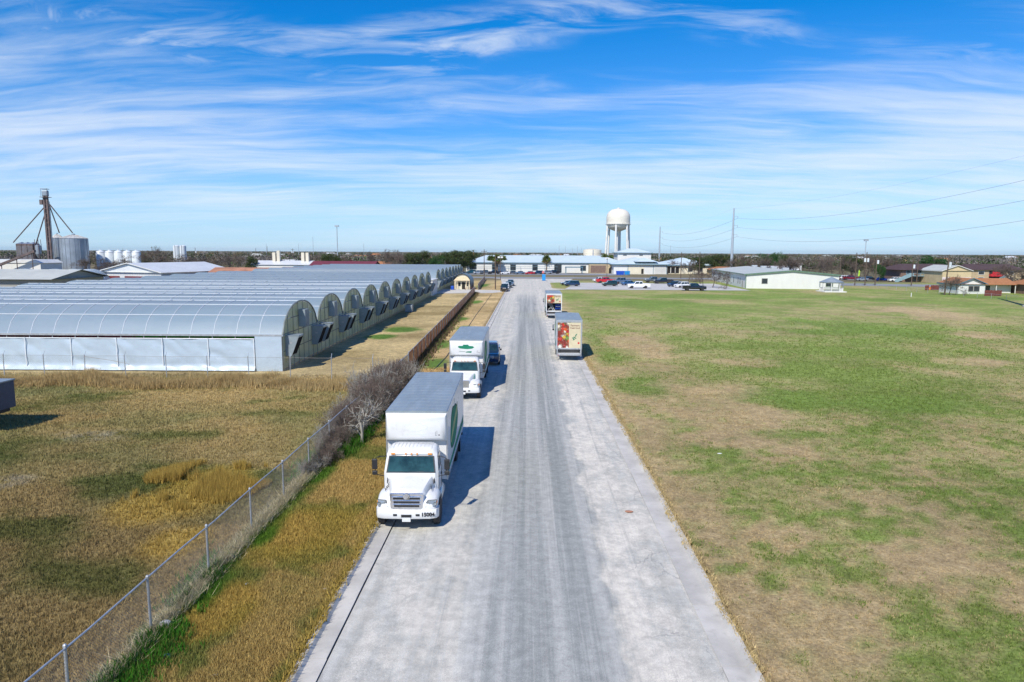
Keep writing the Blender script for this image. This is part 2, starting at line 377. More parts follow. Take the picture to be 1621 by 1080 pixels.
# ================================================================ ground and turf colours
ROAD_L, ROAD_R = -5.72, 5.82
C_GREEN = np.array((0.218, 0.302, 0.065)); C_DEEP = np.array((0.039, 0.162, 0.011)); C_TAN = np.array((0.504, 0.392, 0.196))
C_BROWN = np.array((0.482, 0.358, 0.202)); C_GOLD = np.array((0.448, 0.308, 0.067)); C_OLIVE = np.array((0.252, 0.213, 0.074)); C_FAR = np.array((0.20, 0.17, 0.10))
def blob(x, y, px, py, rx, ry):
    """soft patch given by its centre and half-size in photo pixels, laid on the ground"""
    c = G(px, py); a = G(px + rx, py); f_ = G(px, max(py - ry, 408)); n_ = G(px, py + ry)
    wx = abs(a[0] - c[0]); wy = 0.5 * abs(f_[1] - n_[1])
    d = np.sqrt(((x - c[0]) / wx) ** 2 + ((y - c[1]) / wy) ** 2)
    d = d + 0.9 * (fbm(x * 0.35 + 3, y * 0.35, 3) - 0.5)
    return 1 - sstep(d, 0.55, 1.15)
BROWN_BLOBS = ((1120, 640, 110, 38), (1000, 545, 70, 22), (1180, 700, 90, 30), (1060, 790, 60, 40), (1480, 905, 150, 60), (1330, 980, 120, 60), (1545, 505, 110, 14), (1440, 492, 60, 8),
               (1250, 515, 50, 8), (1190, 575, 60, 10), (1530, 573, 60, 8), (990, 760, 50, 60), (1250, 850, 60, 30), (1560, 530, 60, 8))
GREEN_BLOBS = ((980, 560, 40, 12), (945, 548, 25, 30), (1260, 688, 90, 9), (1120, 470, 120, 4), (1400, 640, 140, 20), (1240, 630, 110, 14), (1150, 905, 18, 9), (1400, 475, 60, 4), (1330, 520, 150, 14), (1010, 610, 50, 18), (1020, 480, 90, 8),
               (1560, 470, 60, 5))
DEEP_BLOBS = ((545, 705, 34, 34), (505, 750, 26, 26), (420, 850, 26, 26), (325, 940, 30, 26), (585, 655, 30, 30), (650, 585, 16, 8), (700, 545, 22, 8), (640, 522, 36, 5), (598, 533, 26, 4), (735, 520, 12, 5), (727, 505, 14, 4), (755, 478, 10, 3), (250, 1000, 30, 30),
              (690, 575, 26, 8), (765, 452, 10, 3))
GOLD_BLOBS = ((320, 775, 80, 45), (250, 800, 70, 30), (280, 860, 60, 30), (470, 850, 90, 60), (360, 960, 60, 50))
STONY_BLOBS = ((10, 765, 45, 14), (150, 690, 60, 10))
def turf(x, y):
    n_big = fbm(x * 0.075 + 5, y * 0.055 + 2, 4); n_mid = fbm(x * 0.38, y * 0.32 + 40, 4); n_fine = fbm(x * 2.1, y * 2.1, 3)
    col = np.empty(x.shape + (3,)); e = lambda a: a[..., None]
    # open field to the right
    g = 0.76 + 1.4 * (n_big - 0.5) + 0.9 * (n_mid - 0.5) + 0.5 * (n_fine - 0.5)
    g = g - 0.62 * (1 - sstep(x, 6.2, 9.0 + 2.5 * (n_mid - 0.3)))
    for bb in BROWN_BLOBS: g = g - 0.55 * blob(x, y, *bb)
    deep = np.zeros_like(g)
    for bb in GREEN_BLOBS:
        k = blob(x, y, *bb); g = g + 0.35 * k; deep = np.maximum(deep, 0.35 * k)
    # spotty tufts close in
    spots = sstep(n_fine + 0.7 * (n_mid - 0.5), 0.52, 0.68) * sstep(30 - y, -30, 8)
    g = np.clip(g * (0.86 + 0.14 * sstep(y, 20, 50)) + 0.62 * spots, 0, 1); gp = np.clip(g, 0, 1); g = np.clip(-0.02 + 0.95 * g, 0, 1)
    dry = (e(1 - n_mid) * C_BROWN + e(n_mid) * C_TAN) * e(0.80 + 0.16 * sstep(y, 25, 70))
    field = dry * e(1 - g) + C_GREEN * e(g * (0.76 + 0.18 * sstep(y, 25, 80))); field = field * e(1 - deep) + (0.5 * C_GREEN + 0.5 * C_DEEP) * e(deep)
    # yard and verge to the left
    g2 = np.clip(0.38 + 2.6 * (fbm(x * 0.10 + y * 0.05 + 9, y * 0.15 - x * 0.05, 4) - 0.5) + 0.8 * (n_mid - 0.5), 0, 1)
    yard = C_TAN * e(1 - g2) * 0.70 + np.array((0.205, 0.205, 0.095)) * e(g2)
    gg = sstep(fbm(x * 0.22 + 30, y * 0.3 + 8, 5), 0.50, 0.70); yard = yard * e(1 - 0.7 * gg) + np.array((0.075, 0.115, 0.028)) * e(0.7 * gg)
    verge = (x > -10.4)
    vcol = C_OLIVE * e(1 - n_mid) * 1.15 + (0.55 * C_GOLD + 0.45 * C_TAN) * e(n_mid) * 0.9
    vg = sstep(fbm(x * 0.7 + 4, y * 0.5 + 77, 4), 0.46, 0.66); vcol = vcol * e(1 - 0.75 * vg) + np.array((0.115, 0.16, 0.035)) * e(0.75 * vg)
    gh = sstep(y, 53.5, 56)
    yard = np.where(e(verge), vcol, yard)
    ghy = C_TAN * e(1.05 - 0.5 * g2) + C_GOLD * e(0.12 * g2)
    yard = yard * e(1 - gh) + ghy * e(gh)
    gold = np.zeros_like(g); dp = np.zeros_like(g); st = np.zeros_like(g)
    for bb in GOLD_BLOBS: gold = np.maximum(gold, blob(x, y, *bb))
    for bb in DEEP_BLOBS: dp = np.maximum(dp, blob(x, y, *bb))
    for bb in STONY_BLOBS: st = np.maximum(st, blob(x, y, *bb))
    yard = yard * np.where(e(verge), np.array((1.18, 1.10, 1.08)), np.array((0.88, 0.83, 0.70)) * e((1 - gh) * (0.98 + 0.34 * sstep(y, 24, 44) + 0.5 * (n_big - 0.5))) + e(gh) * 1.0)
    strip = (1 - sstep(np.abs(x + 9.75 + 0.5 * (n_mid - 0.5)), 0.25, 0.85)) * (y < 60) * sstep(n_mid, 0.34, 0.52)
    dp = np.maximum(dp, 0.85 * strip)
    yard = yard * e(1 - 0.7 * gold) + C_GOLD * e(0.7 * gold)
    st = st * 0.45 * sstep(n_fine, 0.35, 0.65)
    yard = yard * e(1 - st) + np.array((0.42, 0.38, 0.31)) * e(st)
    yard = yard * e(1 - 0.85 * dp) + C_DEEP * e(0.85 * dp)
    side = sstep(x, -3, 3)
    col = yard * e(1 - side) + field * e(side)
    far = sstep(y, 236, 262); fc = C_FAR * e(0.8 + 0.5 * n_big) ; fg = sstep(fbm(x * 0.02, y * 0.012, 3), 0.45, 0.65)
    fc = fc * e(1 - 0.6 * fg) + np.array((0.085, 0.09, 0.05)) * e(0.6 * fg)
    col = col * e(1 - far) + fc * e(far)
    lft = sstep(-x, 62, 75) * (1 - far); col = col * e(1 - lft) + fc * e(lft)
    return np.clip(col, 0.01, 0.9), gp

def grow(a, b, r, lim):
    out = [a]; d = b
    while abs(out[-1]) < lim: out.append(out[-1] + d); d *= r
    return out
xs = np.array(sorted(set([round(v, 3) for v in list(np.arange(-64, ROAD_L - 0.35, 0.62)) + [ROAD_L - 0.22, ROAD_L - 0.16] + [-3.0, 0.0, 3.0] + [ROAD_R + 0.16, ROAD_R + 0.22] + list(np.arange(ROAD_R + 0.6, 134, 0.66))
      + grow(-64.6, -1.2, 1.17, 9000) + grow(134.6, 1.2, 1.17, 9000)])))
ys = np.array([-60.0, -20, 0] + list(np.arange(6, 130, 0.62)) + list(np.arange(130, 262, 1.0)) + grow(262.0, 2.0, 1.14, 12000))
GX, GY = np.meshgrid(xs, ys)
gcol, _ = turf(GX, GY)
inside = (GX > ROAD_L - 0.19) & (GX < ROAD_R + 0.19) & (GY < 186.5)
GZ = np.where(inside, -0.12, LAND) + np.where(inside, 0, 0.05 * (fbm(GX * 0.3, GY * 0.3, 3) - 0.5) * sstep(np.minimum(np.abs(GX - ROAD_L), np.abs(GX - ROAD_R)), 0.4, 2.0) * (GY < 170))
nx, ny = len(xs), len(ys)
idx = np.arange(nx * ny).reshape(ny, nx)
a, b2, c2, d2 = idx[:-1, :-1].ravel(), idx[:-1, 1:].ravel(), idx[1:, 1:].ravel(), idx[1:, :-1].ravel()
tris = np.concatenate([np.stack([a, b2, c2], 1), np.stack([a, c2, d2], 1)])
m, t, b, o = newmat('turf')
att = t.new('ShaderNodeAttribute', attribute_name='col'); geo = t.new('ShaderNodeNewGeometry')
f1 = t.noise(geo.outputs['Position'], 1.6, 6, 0.65); f2 = t.noise(geo.outputs['Position'], 9.0, 5, 0.7); f3 = t.noise(geo.outputs['Position'], 0.13, 5, 0.6)
br = t.math('MULTIPLY', t.ss(f1, 0.25, 0.75, 0.72, 1.26), t.ss(f2, 0.25, 0.75, 0.62, 1.36))
br = t.math('MULTIPLY', br, t.ss(f3, 0.3, 0.7, 0.86, 1.12))
cc = t.mix(1.0, att.outputs['Color'], t.new('ShaderNodeCombineColor', inp={0: br, 1: br, 2: br}).outputs[0], 'MULTIPLY')
straw = t.ss(t.noise(t.mapping(geo.outputs['Position'], (1, 1, 1), loc=(31, 7, 0)), 4.2, 5, 0.7), 0.56, 0.70, 0, 0.45)
cc = t.mix(straw, cc, (0.36, 0.29, 0.15))
t.l.new(cc, b.inputs['Base Color']); b.inputs['Roughness'].default_value = 0.95; b.inputs['Specular IOR Level'].default_value = 0.1
t.l.new(t.bump(f2, 0.9, 0.08), b.inputs['Normal'])
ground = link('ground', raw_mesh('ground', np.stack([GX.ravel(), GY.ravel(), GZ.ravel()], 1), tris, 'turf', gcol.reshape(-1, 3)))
tag(ground, 'wide mown and dry grass land on both sides of the road', kind='structure')

# ---------------------------------------------------------------- carriageway
m, t, b, o = newmat('asphalt')
geo = t.new('ShaderNodeNewGeometry'); pos = geo.outputs['Position']
sx = t.new('ShaderNodeSeparateXYZ', inp={0: pos}); X, Y = sx.outputs[0], sx.outputs[1]
wob = t.math('MULTIPLY', t.math('SUBTRACT', t.noise(t.mapping(pos, (0.5, 0.09, 1)), 1.0, 5, 0.6), 0.5), 2.6)
wob2 = t.math('MULTIPLY', t.math('SUBTRACT', t.noise(t.mapping(pos, (0.9, 0.5, 1), loc=(9, 4, 0)), 1.0, 6, 0.65), 0.5), 1.6)
Xw = t.math('ADD', t.math('ADD', X, wob), wob2)
track = t.noise(t.mapping(pos, (1.5, 0.018, 1)), 1.0, 4, 0.55)
base = t.mix(t.ss(track, 0.33, 0.67), (0.275, 0.283, 0.262), (0.450, 0.447, 0.410))
# worn wheel lanes
lane = t.math('ABSOLUTE', t.math('SUBTRACT', t.math('ABSOLUTE', t.math('SUBTRACT', X, 0.55)), 1.05))
base = t.mix(t.ss(lane, 0.15, 0.75, 0.45, 0.0), base, (0.245, 0.258, 0.245))
# caliche dust blown over both shoulders
edge_n = t.math('MULTIPLY', t.math('SUBTRACT', t.noise(t.mapping(pos, (0.8, 0.32, 1), loc=(3, 3, 0)), 1.0, 8, 0.66), 0.5), 2.3)
Xe = t.math('ADD', X, edge_n)
dr = t.math('MULTIPLY', t.ss(Xe, 2.35, 2.85), t.ss(Xw, 3.6, 5.2, 1.0, 0.6))
dl = t.math('MULTIPLY', t.ss(Xw, -1.2, -2.4), t.ss(Xw, -3.2, -4.9, 1.0, 0.62))
mott = t.ss(t.noise(t.mapping(pos, (0.75, 0.42, 1), loc=(2, 8, 0)), 1.0, 8, 0.72), 0.38, 0.60, 0.40, 1.0)
dust = t.math('MULTIPLY', t.math('MAXIMUM', dr, t.math('MULTIPLY', dl, 0.72)), mott)
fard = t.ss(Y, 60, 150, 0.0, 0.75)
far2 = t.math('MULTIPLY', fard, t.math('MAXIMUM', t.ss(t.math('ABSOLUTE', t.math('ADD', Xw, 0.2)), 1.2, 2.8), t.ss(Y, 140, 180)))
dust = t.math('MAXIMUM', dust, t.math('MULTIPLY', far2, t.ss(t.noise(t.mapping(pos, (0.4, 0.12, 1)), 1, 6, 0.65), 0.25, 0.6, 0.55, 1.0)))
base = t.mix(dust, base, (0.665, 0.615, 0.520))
# damp-dark stains, pale aggregate flecks, hairline cracks
stain = t.math('MULTIPLY', t.ss(t.noise(t.mapping(pos, (0.55, 0.40, 1), loc=(5, 1, 0)), 1.0, 5, 0.6), 0.62, 0.76, 0.0, 0.42), t.ss(t.math('ABSOLUTE', X), 2.2, 3.6))
base = t.mix(stain, base, (0.235, 0.24, 0.245))
fleck = t.ss(t.noise(pos, 17.0, 3, 0.7), 0.64, 0.74, 0.0, 0.6); base = t.mix(fleck, base, (0.62, 0.61, 0.58))
long = t.ss(t.noise(t.mapping(pos, (5.5, 0.05, 1), loc=(1, 1, 0)), 1.0, 5, 0.65), 0.48, 0.70, 0.0, 0.55); base = t.mix(long, base, (0.50, 0.49, 0.45))
long2 = t.ss(t.noise(t.mapping(pos, (3.1, 0.03, 1), loc=(6, 2, 0)), 1.0, 5, 0.65), 0.52, 0.72, 0.0, 0.45); base = t.mix(long2, base, (0.24, 0.25, 0.245))
blot = t.ss(t.noise(pos, 2.6, 7, 0.74), 0.32, 0.68, 0.85, 1.13); base = t.mix(1.0, base, t.new('ShaderNodeCombineColor', inp={0: blot, 1: blot, 2: blot}).outputs[0], 'MULTIPLY')
grit = t.ss(t.noise(pos, 42.0, 3, 0.7), 0.25, 0.75, 0.76, 1.22)
vo = t.new('ShaderNodeTexVoronoi', feature='DISTANCE_TO_EDGE', inp={'Scale': 0.55}); t.l.new(t.new('ShaderNodeVectorMath', operation='MULTIPLY_ADD', inp={0: t.noise(pos, 1.2, 5, 0.7, out=1), 1: (0.9, 0.9, 0), 2: t.mapping(pos, (1.2, 0.7, 1))}).outputs[0], vo.inputs['Vector'])
crack = t.math('MULTIPLY', t.ss(vo.outputs['Distance'], 0.004, 0.014, 0.38, 0.0), t.math('MULTIPLY', t.ss(t.math('ABSOLUTE', X), 2.6, 4.2), t.ss(t.noise(pos, 0.25, 3), 0.46, 0.6)))
base = t.mix(crack, base, (0.10, 0.10, 0.11))
base = t.mix(1.0, base, t.new('ShaderNodeCombineColor', inp={0: grit, 1: grit, 2: grit}).outputs[0], 'MULTIPLY')
t.l.new(base, b.inputs['Base Color']); b.inputs['Roughness'].default_value = 0.9; b.inputs['Specular IOR Level'].default_value = 0.25
t.l.new(t.bump(t.noise(pos, 30, 4, 0.7), 0.35, 0.02), b.inputs['Normal'])
def sheet(name, mat, pts, z, label=None, kind='structure', thick=0.0):
    """a flat polygon on the ground"""
    mb = MB(); n = len(pts)
    mb.add([(p[0], p[1], z) for p in pts], [tuple(range(n))])
    o = mb.build(name, mat); return tag(o, label, kind=kind)
mb = MB(); YS = [-30] + list(np.arange(0, 268, 4.0)); GUT = -5.03
def rz(y): return 0.0 + 0.10 * float(sstep(np.array(y), 166, 184))
for j in range(len(YS) - 1):
    y0, y1 = YS[j], YS[j + 1]
    for k in range(5):
        xa = GUT + (5.0 - GUT) * k / 5; xb = GUT + (5.0 - GUT) * (k + 1) / 5
        cr = lambda x: 0.035 * (1 - (x / 5.0) ** 2)
        mb.add([(xa, y0, rz(y0) + cr(xa)), (xb, y0, rz(y0) + cr(xb)), (xb, y1, rz(y1) + cr(xb)), (xa, y1, rz(y1) + cr(xa))], [(0, 1, 2, 3)])
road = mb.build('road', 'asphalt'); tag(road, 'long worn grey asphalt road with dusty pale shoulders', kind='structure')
# kerb and gutter pans, cast in lengths with open joints
def kerb(name, x_out, x_in, sgn, y0, y1, label):
    root = thing(name, (0, 0, 0), label, 'kerb'); del root['category']; root['kind'] = 'structure'
    y = y0; i = 0; rr = random.Random(int(abs(x_out) * 100))
    while y < y1:
        L = 3.05; w = (x_out - x_in)
        top = LAND + 0.035 + rr.uniform(-0.012, 0.012); j = rr.uniform(-0.012, 0.012)
        xo, xk, xg = x_out + j, x_out - sgn * 0.15 + j, x_in + j
        prof = [(xo, -0.12), (xo, top), (xk, top - 0.008), (xk - sgn * 0.07, 0.012), (xg, 0.022), (xg, -0.12)]
        MB().prism(prof, y + 0.008, y + L - 0.008).build('kerb_length', 'concrete', root)
        y += L; i += 1
    return root
kerb('kerb_left', ROAD_L - 0.03, -5.07, -1, 4.0, 184, 'cracked pale concrete kerb and gutter along the wire fence verge')
kerb('kerb_right', ROAD_R + 0.03, 5.0, 1, 4.0, 184, 'pale concrete kerb and gutter along the open field')

pm('caliche', (0.56, 0.53, 0.47), 0.95, var=0.10, scale=0.12, bump=0.3, bscale=8, dirt=(0.44, 0.42, 0.38, 0.6))
pm('lot_concrete', (0.50, 0.485, 0.45), 0.9, var=0.08, scale=0.08, bump=0.2, bscale=10, dirt=(0.36, 0.355, 0.34, 0.6))
pm('street_asphalt', (0.25, 0.26, 0.265), 0.9, var=0.12, scale=0.12, bump=0.2, bscale=15, dirt=(0.36, 0.35, 0.33, 0.5))
Z1 = LAND + 0.04
def wavy(pts, amp=0.8, step=3.0):
    out = []; rr = random.Random(len(pts))
    for i, p in enumerate(pts):
        q = pts[(i + 1) % len(pts)]; d = math.dist(p, q); n = max(1, int(d / step))
        for k in range(n):
            f = k / n; out.append((p[0] + (q[0] - p[0]) * f + (rr.uniform(-amp, amp) if k else 0), p[1] + (q[1] - p[1]) * f + (rr.uniform(-amp, amp) if k else 0)))
    return out
sheet('dirt_apron', 'asphalt', wavy([(-7.2, 187), (-7.4, 205), (-10.0, 262), (-14, 268), (18, 268), (13, 236), (7.6, 232), (7.4, 196), (12, 191), (5.9, 187)], 0.25), Z1 - 0.022, 'pale caliche apron where the road meets the cross street')
sheet('parking_lot', 'lot_concrete', wavy([(10.5, 190.5), (62, 190.5), (63, 232), (12.8, 234), (13.5, 212)], 0.15), Z1, 'pale concrete parking lot beyond the field')
sheet('cross_street', 'street_asphalt', [(-260, 270), (300, 270), (300, 284), (-260, 284)], Z1 + 0.012, 'grey cross street in front of the long white building')
sheet('forecourt', 'street_asphalt', [(-36, 311), (46, 311), (46, 341), (-36, 341)], Z1 + 0.004, 'asphalt forecourt of the long white building')
sheet('gravel_yard', 'caliche', wavy([(-24.5, 168), (-9, 172), (-6.5, 176), (-6.5, 184), (-12, 186), (-24.5, 190)], 0.4), Z1 - 0.008, 'pale gravel yard between greenhouse and kiosk')
sheet('side_street', 'street_asphalt', wavy([(92, 226), (150, 214), (210, 205), (210, 222), (150, 232), (92, 246)], 0.1), Z1 - 0.004, 'grey side street in front of the apartments')
# ================================================================ box trucks
def ring_rect(w, y0, y1, z, c=0.12):
    return [(-w, y0 + c, z), (-w + c, y0, z), (w - c, y0, z), (w, y0 + c, z), (w, y1 - c, z), (w - c, y1, z), (-w + c, y1, z), (-w, y1 - c, z)]
def quad_on(pts, off, n):
    """flat 4-gon plate pts, lifted by off along n, 6 mm thick"""
    n = Vector(n).normalized()
    a = [tuple(Vector(p) + n * off) for p in pts]; b_ = [tuple(Vector(p) + n * (off - 0.012)) for p in pts]
    k = len(pts)
    return MB().add(a + b_, [tuple(range(k)), tuple(range(2 * k - 1, k - 1, -1))] + [(i, (i + 1) % k, k + (i + 1) % k, k + i) for i in range(k)])
def plate_yz(pts, x, th=0.006, sgn=1):
    """outline in (y,z) standing off the side of the box"""
    return MB().loft([[(x, p[0], p[1]) for p in pts], [(x + sgn * th, p[0], p[1]) for p in pts]])
def plate_xz(pts, y, th=0.006, sgn=-1):
    return MB().loft([[(p[0], y, p[1]) for p in pts], [(p[0], y + sgn * th, p[1]) for p in pts]])
def blob_outline(cx, cz, lobes, n=44):
    """lobed outline as union-by-radius: list of (angle offset, strength)"""
    out = []
    for k in range(n):
        a = 2 * math.pi * k / n
        r = lobes(a); out.append((cx + r[0], cz + r[1]))
    return out
_tyre = MB().lathe([(0.33, -0.13), (0.46, -0.14), (0.505, -0.11), (0.515, 0.0), (0.505, 0.11), (0.46, 0.14), (0.33, 0.13)], 28, axis='x').mesh('wheel', 'rubber', 40)
_rim = MB().lathe([(0.02, -0.06), (0.13, -0.07), (0.15, -0.02), (0.27, 0.0), (0.30, -0.10), (0.335, -0.125), (0.335, 0.1), (0.02, 0.1)], 20, axis='x').mesh('rim', 'rim_steel', 40)
_rimd = MB().lathe([(0.02, 0.10), (0.13, 0.11), (0.15, 0.06), (0.20, -0.02), (0.31, 0.02), (0.335, 0.125), (0.335, -0.1), (0.02, -0.1)], 20, axis='x').mesh('rim', 'rim_steel', 40)
def truck_wheel(root, x, y, dual=False):
    s = 1 if x > 0 else -1
    w = link('wheel', _tyre, root, (x, y, 0.515)); link('rim', _rimd if (dual or s > 0) else _rim, w, None, None if s > 0 or True else None)
    if s < 0: w.rotation_euler = (0, 0, math.pi)
    if dual:
        w2 = link('wheel', _tyre, root, (x - s * 0.32, y, 0.515))
        link('rim', _rimd, w2)
    return w
def box_truck(loc, rz, label, L=9.1, style='round', number=None, rear='plain', side_logo='pepper', nose_logo='faint', cab_green=False):
    T = thing('box_truck', loc, label, 'truck', rz)
    B0 = 3.0; B1 = B0 + L; FA = 0.98; RA = B0 + L * 0.655
    # running gear
    MB().box(-0.47, -0.35, 0.5, B1 - 0.1, 0.62, 0.88).box(0.35, 0.47, 0.5, B1 - 0.1, 0.62, 0.88).box(-0.4, 0.4, 0.7, 1.2, 0.45, 0.7).box(-0.9, 0.9, FA - 0.07, FA + 0.07, 0.42, 0.56).box(-0.9, 0.9, RA - 0.08, RA + 0.08, 0.44, 0.6).build('chassis_frame', 'chassis', T)
    for s in (-1, 1):
        truck_wheel(T, s * 1.045, FA); truck_wheel(T, s * 1.03, RA, True)
        fl = MB().box(s * 1.03 - 0.3, s * 1.03 + 0.3 - 0.06, RA + 0.72, RA + 0.735, 0.25, 0.95).build('mud_flap', 'black_plastic', T)
        MB().lathe([(0.02, 1.95), (0.27, 1.96), (0.29, 2.0), (0.29, 2.95), (0.27, 2.99), (0.02, 3.0)], 18, 0, 0, axis='y').build('fuel_tank', 'aluminium', T, loc=(s * 0.86, 0, 0.72), smooth=40)
        MB().box(s * 0.95 - 0.16, s * 0.95 + 0.16, 1.72, 2.3, 0.44, 0.48).box(s * 0.95 - 0.16, s * 0.95 + 0.16, 1.75, 2.27, 0.74, 0.77).build('cab_step', 'dark_chrome', T)
    hw = 0.62 if style == 'square' else 0.46
    # hood
    def hring(y, w, zt, zb):
        return [(-w, y, zb), (-w - 0.01, y, zt - 0.22), (-w + 0.09, y, zt - 0.055), (-w * 0.45, y, zt), (0, y, zt + 0.018), (w * 0.45, y, zt), (w - 0.09, y, zt - 0.055), (w + 0.01, y, zt - 0.22), (w, y, zb)]
    if style == 'square':
        rings = [hring(0.20, 0.60, 1.44, 0.85), hring(0.26, 0.64, 1.505, 0.85), hring(0.5, 0.69, 1.58, 0.85), hring(0.9, 0.78, 1.70, 0.9), hring(1.3, 0.90, 1.82, 0.95), hring(1.36, 0.92, 1.83, 0.95)]
    else:
        rings = [hring(0.22, 0.44, 1.40, 0.80), hring(0.28, 0.47, 1.46, 0.80), hring(0.6, 0.55, 1.58, 0.85), hring(1.0, 0.68, 1.72, 0.9), hring(1.36, 0.84, 1.83, 0.95)]
    hood = MB().loft(rings).build('hood', 'white_paint', T, smooth=38)
    for s in (-1, 1):
        rr_ = []
        for y, zt, xo in ((0.14, 0.98, 1.00), (0.22, 1.10, 1.06), (0.42, 1.235, 1.12), (0.75, 1.32, 1.145), (1.05, 1.33, 1.15), (1.35, 1.27, 1.14), (1.55, 1.10, 1.12), (1.62, 0.92, 1.10)):
            d = 0.62 ** 2 - (y - FA) ** 2
            zb = max(0.55, 0.50 + math.sqrt(d)) if d > 0 else 0.55
            zb = min(zb, zt - 0.08)
            rr_.append([(s * hw * 0.9, y, zb), (s * xo, y, zb), (s * (xo + 0.005), y, zt - 0.12 if zt - 0.12 > zb else zb + 0.02), (s * (xo - 0.09), y, zt), (s * (hw + 0.10), y, zt + 0.07), (s * hw * 0.9, y, zt + 0.07)])
        fe = MB().loft(rr_).build('fender', 'white_paint', T, smooth=45)
        # headlight unit wrapped over the fender nose
        hl = [(s * 0.67, 0.150, 0.93), (s * 1.06, 0.185, 0.94), (s * 1.12, 0.30, 1.19), (s * 0.78, 0.20, 1.20)] if style == 'square' else [(s * 0.66, 0.165, 0.97), (s * 1.02, 0.20, 0.97), (s * 1.07, 0.30, 1.13), (s * 0.80, 0.20, 1.12)]
        h_ = quad_on(hl, 0.015, (s * 0.15, -1, 0.35)).build('headlight', 'black_plastic', T)
        c = Vector((0, 0, 0))
        for p in hl: c += Vector(p) / 4
        for k, rad in ((-0.3, 0.075), (0.32, 0.06)):
            MB().lathe([(0.01, 0.02), (rad * 0.7, 0.015), (rad, -0.01), (rad, 0.04), (0.01, 0.05)], 14, axis='y').build('lamp', 'lens', h_, loc=(c.x + s * k * 0.45, c.y - 0.045, c.z + 0.01))
        quad_on([tuple(c + (Vector(p) - c) * 0.9) for p in hl], 0.024, (s * 0.15, -1, 0.35)).build('lens', 'lens', h_)
        quad_on([(s * 1.045, 0.2, 1.0), (s * 1.10, 0.25, 1.0), (s * 1.125, 0.32, 1.15), (s * 1.08, 0.28, 1.15)], 0.02, (s * 0.5, -1, 0.3)).build('turn_signal', 'amber', h_)
        # vent decal along the hood side
        if number:
            tm = text_mesh(number, 0.19, 'black_print', 0.004)
            o = link('number', tm, hood); o.rotation_euler = (R(90), R(-14) if s > 0 else R(14), R(90) * s + s * R(14)); o.location = (s * 0.835, 0.86, 1.47)
            quad_on([(s * 0.90, 1.12, 1.50), (s * 0.935, 1.30, 1.50), (s * 0.92, 1.32, 1.72), (s * 0.895, 1.2, 1.66)], 0.006, (s, -0.2, 0.1)).build('vent', 'black_plastic', hood)
        if cab_green:
            plate_yz([(0.75, 1.30), (1.15, 1.36), (1.35, 1.70), (1.15, 1.66)], s * 0.70, 0.03, s).build('green_flash', 'green_print', hood)
    # grille
    if style == 'square':
        g = MB().prism([(-0.60, 0.88), (0.60, 0.88), (0.635, 1.47), (-0.635, 1.47)], 0.13, 0.22).build('grille', 'chrome', T, bevel=0.02)
        for k in range(3):
            z = 0.985 + k * 0.145; w = 0.47 + 0.015 * k
            MB().box(-w, w, 0.112, 0.14, z - 0.035, z + 0.045).build('grille_slot', 'black_plastic', g, bevel=0.008)
            MB().box(-w - 0.05, w + 0.05, 0.095, 0.14, z + 0.05, z + 0.085).build('grille_bar', 'chrome', g, bevel=0.015)
        em = MB().lathe([(0.085, 0.075), (0.115, 0.07), (0.13, 0.085), (0.13, 0.12), (0.085, 0.12)], 28, axis='y').build('emblem', 'chrome', g, loc=(0, 0, 1.37), smooth=40)
        MB().lathe([(0.01, 0.092), (0.086, 0.092), (0.086, 0.12), (0.01, 0.12)], 24, axis='y').build('emblem_ground', 'dark_chrome', em)
        MB().prism([(-0.088, 0.0), (-0.05, 0.038), (0.05, 0.038), (0.088, 0.0), (0.05, -0.038), (-0.05, -0.038)], 0.082, 0.10).build('emblem_bar', 'chrome', em)
    else:
        g = MB().prism([(-0.42, 0.86), (0.42, 0.86), (0.43, 1.34), (0.38, 1.40), (-0.38, 1.40), (-0.43, 1.34)], 0.165, 0.24).build('grille', 'chrome', T, bevel=0.02)
        MB().prism([(-0.37, 0.90), (0.37, 0.90), (0.38, 1.33), (0.34, 1.36), (-0.34, 1.36), (-0.38, 1.33)], 0.155, 0.18).build('grille_mesh', 'grey_wall', g)
        for k in range(9):
            x = -0.32 + 0.08 * k; MB().box(x - 0.008, x + 0.008, 0.147, 0.16, 0.91, 1.33).build('grille_bar', 'dark_chrome', g)
    # bumper: swept plan
    plan = [(-1.17, 0.62), (-1.17, 0.30), (-1.10, 0.13), (-0.85, 0.035), (0, 0.0), (0.85, 0.035), (1.10, 0.13), (1.17, 0.30), (1.17, 0.62), (1.05, 0.62), (1.02, 0.3), (0.8, 0.18), (0, 0.15), (-0.8, 0.18), (-1.02, 0.3), (-1.05, 0.62)]
    bp = MB().loft([[(x, y + 0.03, 0.52) for x, y in plan], [(x, y, 0.57) for x, y in plan], [(x, y, 0.80) for x, y in plan], [(x, y + 0.04, 0.86) for x, y in plan]]).build('bumper', 'white_paint', T, smooth=40)
    MB().box(-0.19, 0.19, -0.012, 0.05, 0.60, 0.70).build('plate_recess', 'black_plastic', bp)
    for s in (-1, 1):
        MB().box(s * 0.42 - 0.07, s * 0.42 + 0.07, -0.004, 0.06, 0.65, 0.72).build('tow_slot', 'black_plastic', bp)
    pl = MB().box(-0.155, 0.155, -0.012, 0.01, 0.43, 0.575).build('license_plate', 'white_paint', bp)
    MB().box(-0.12, 0.12, -0.017, -0.011, 0.465, 0.525).build('plate_band', 'faint_print', pl)
    if number:
        o = link('number', text_mesh(number, 0.20, 'black_print', 0.007), bp, (0.80, 0.012, 0.70), (R(90), 0, R(4)))
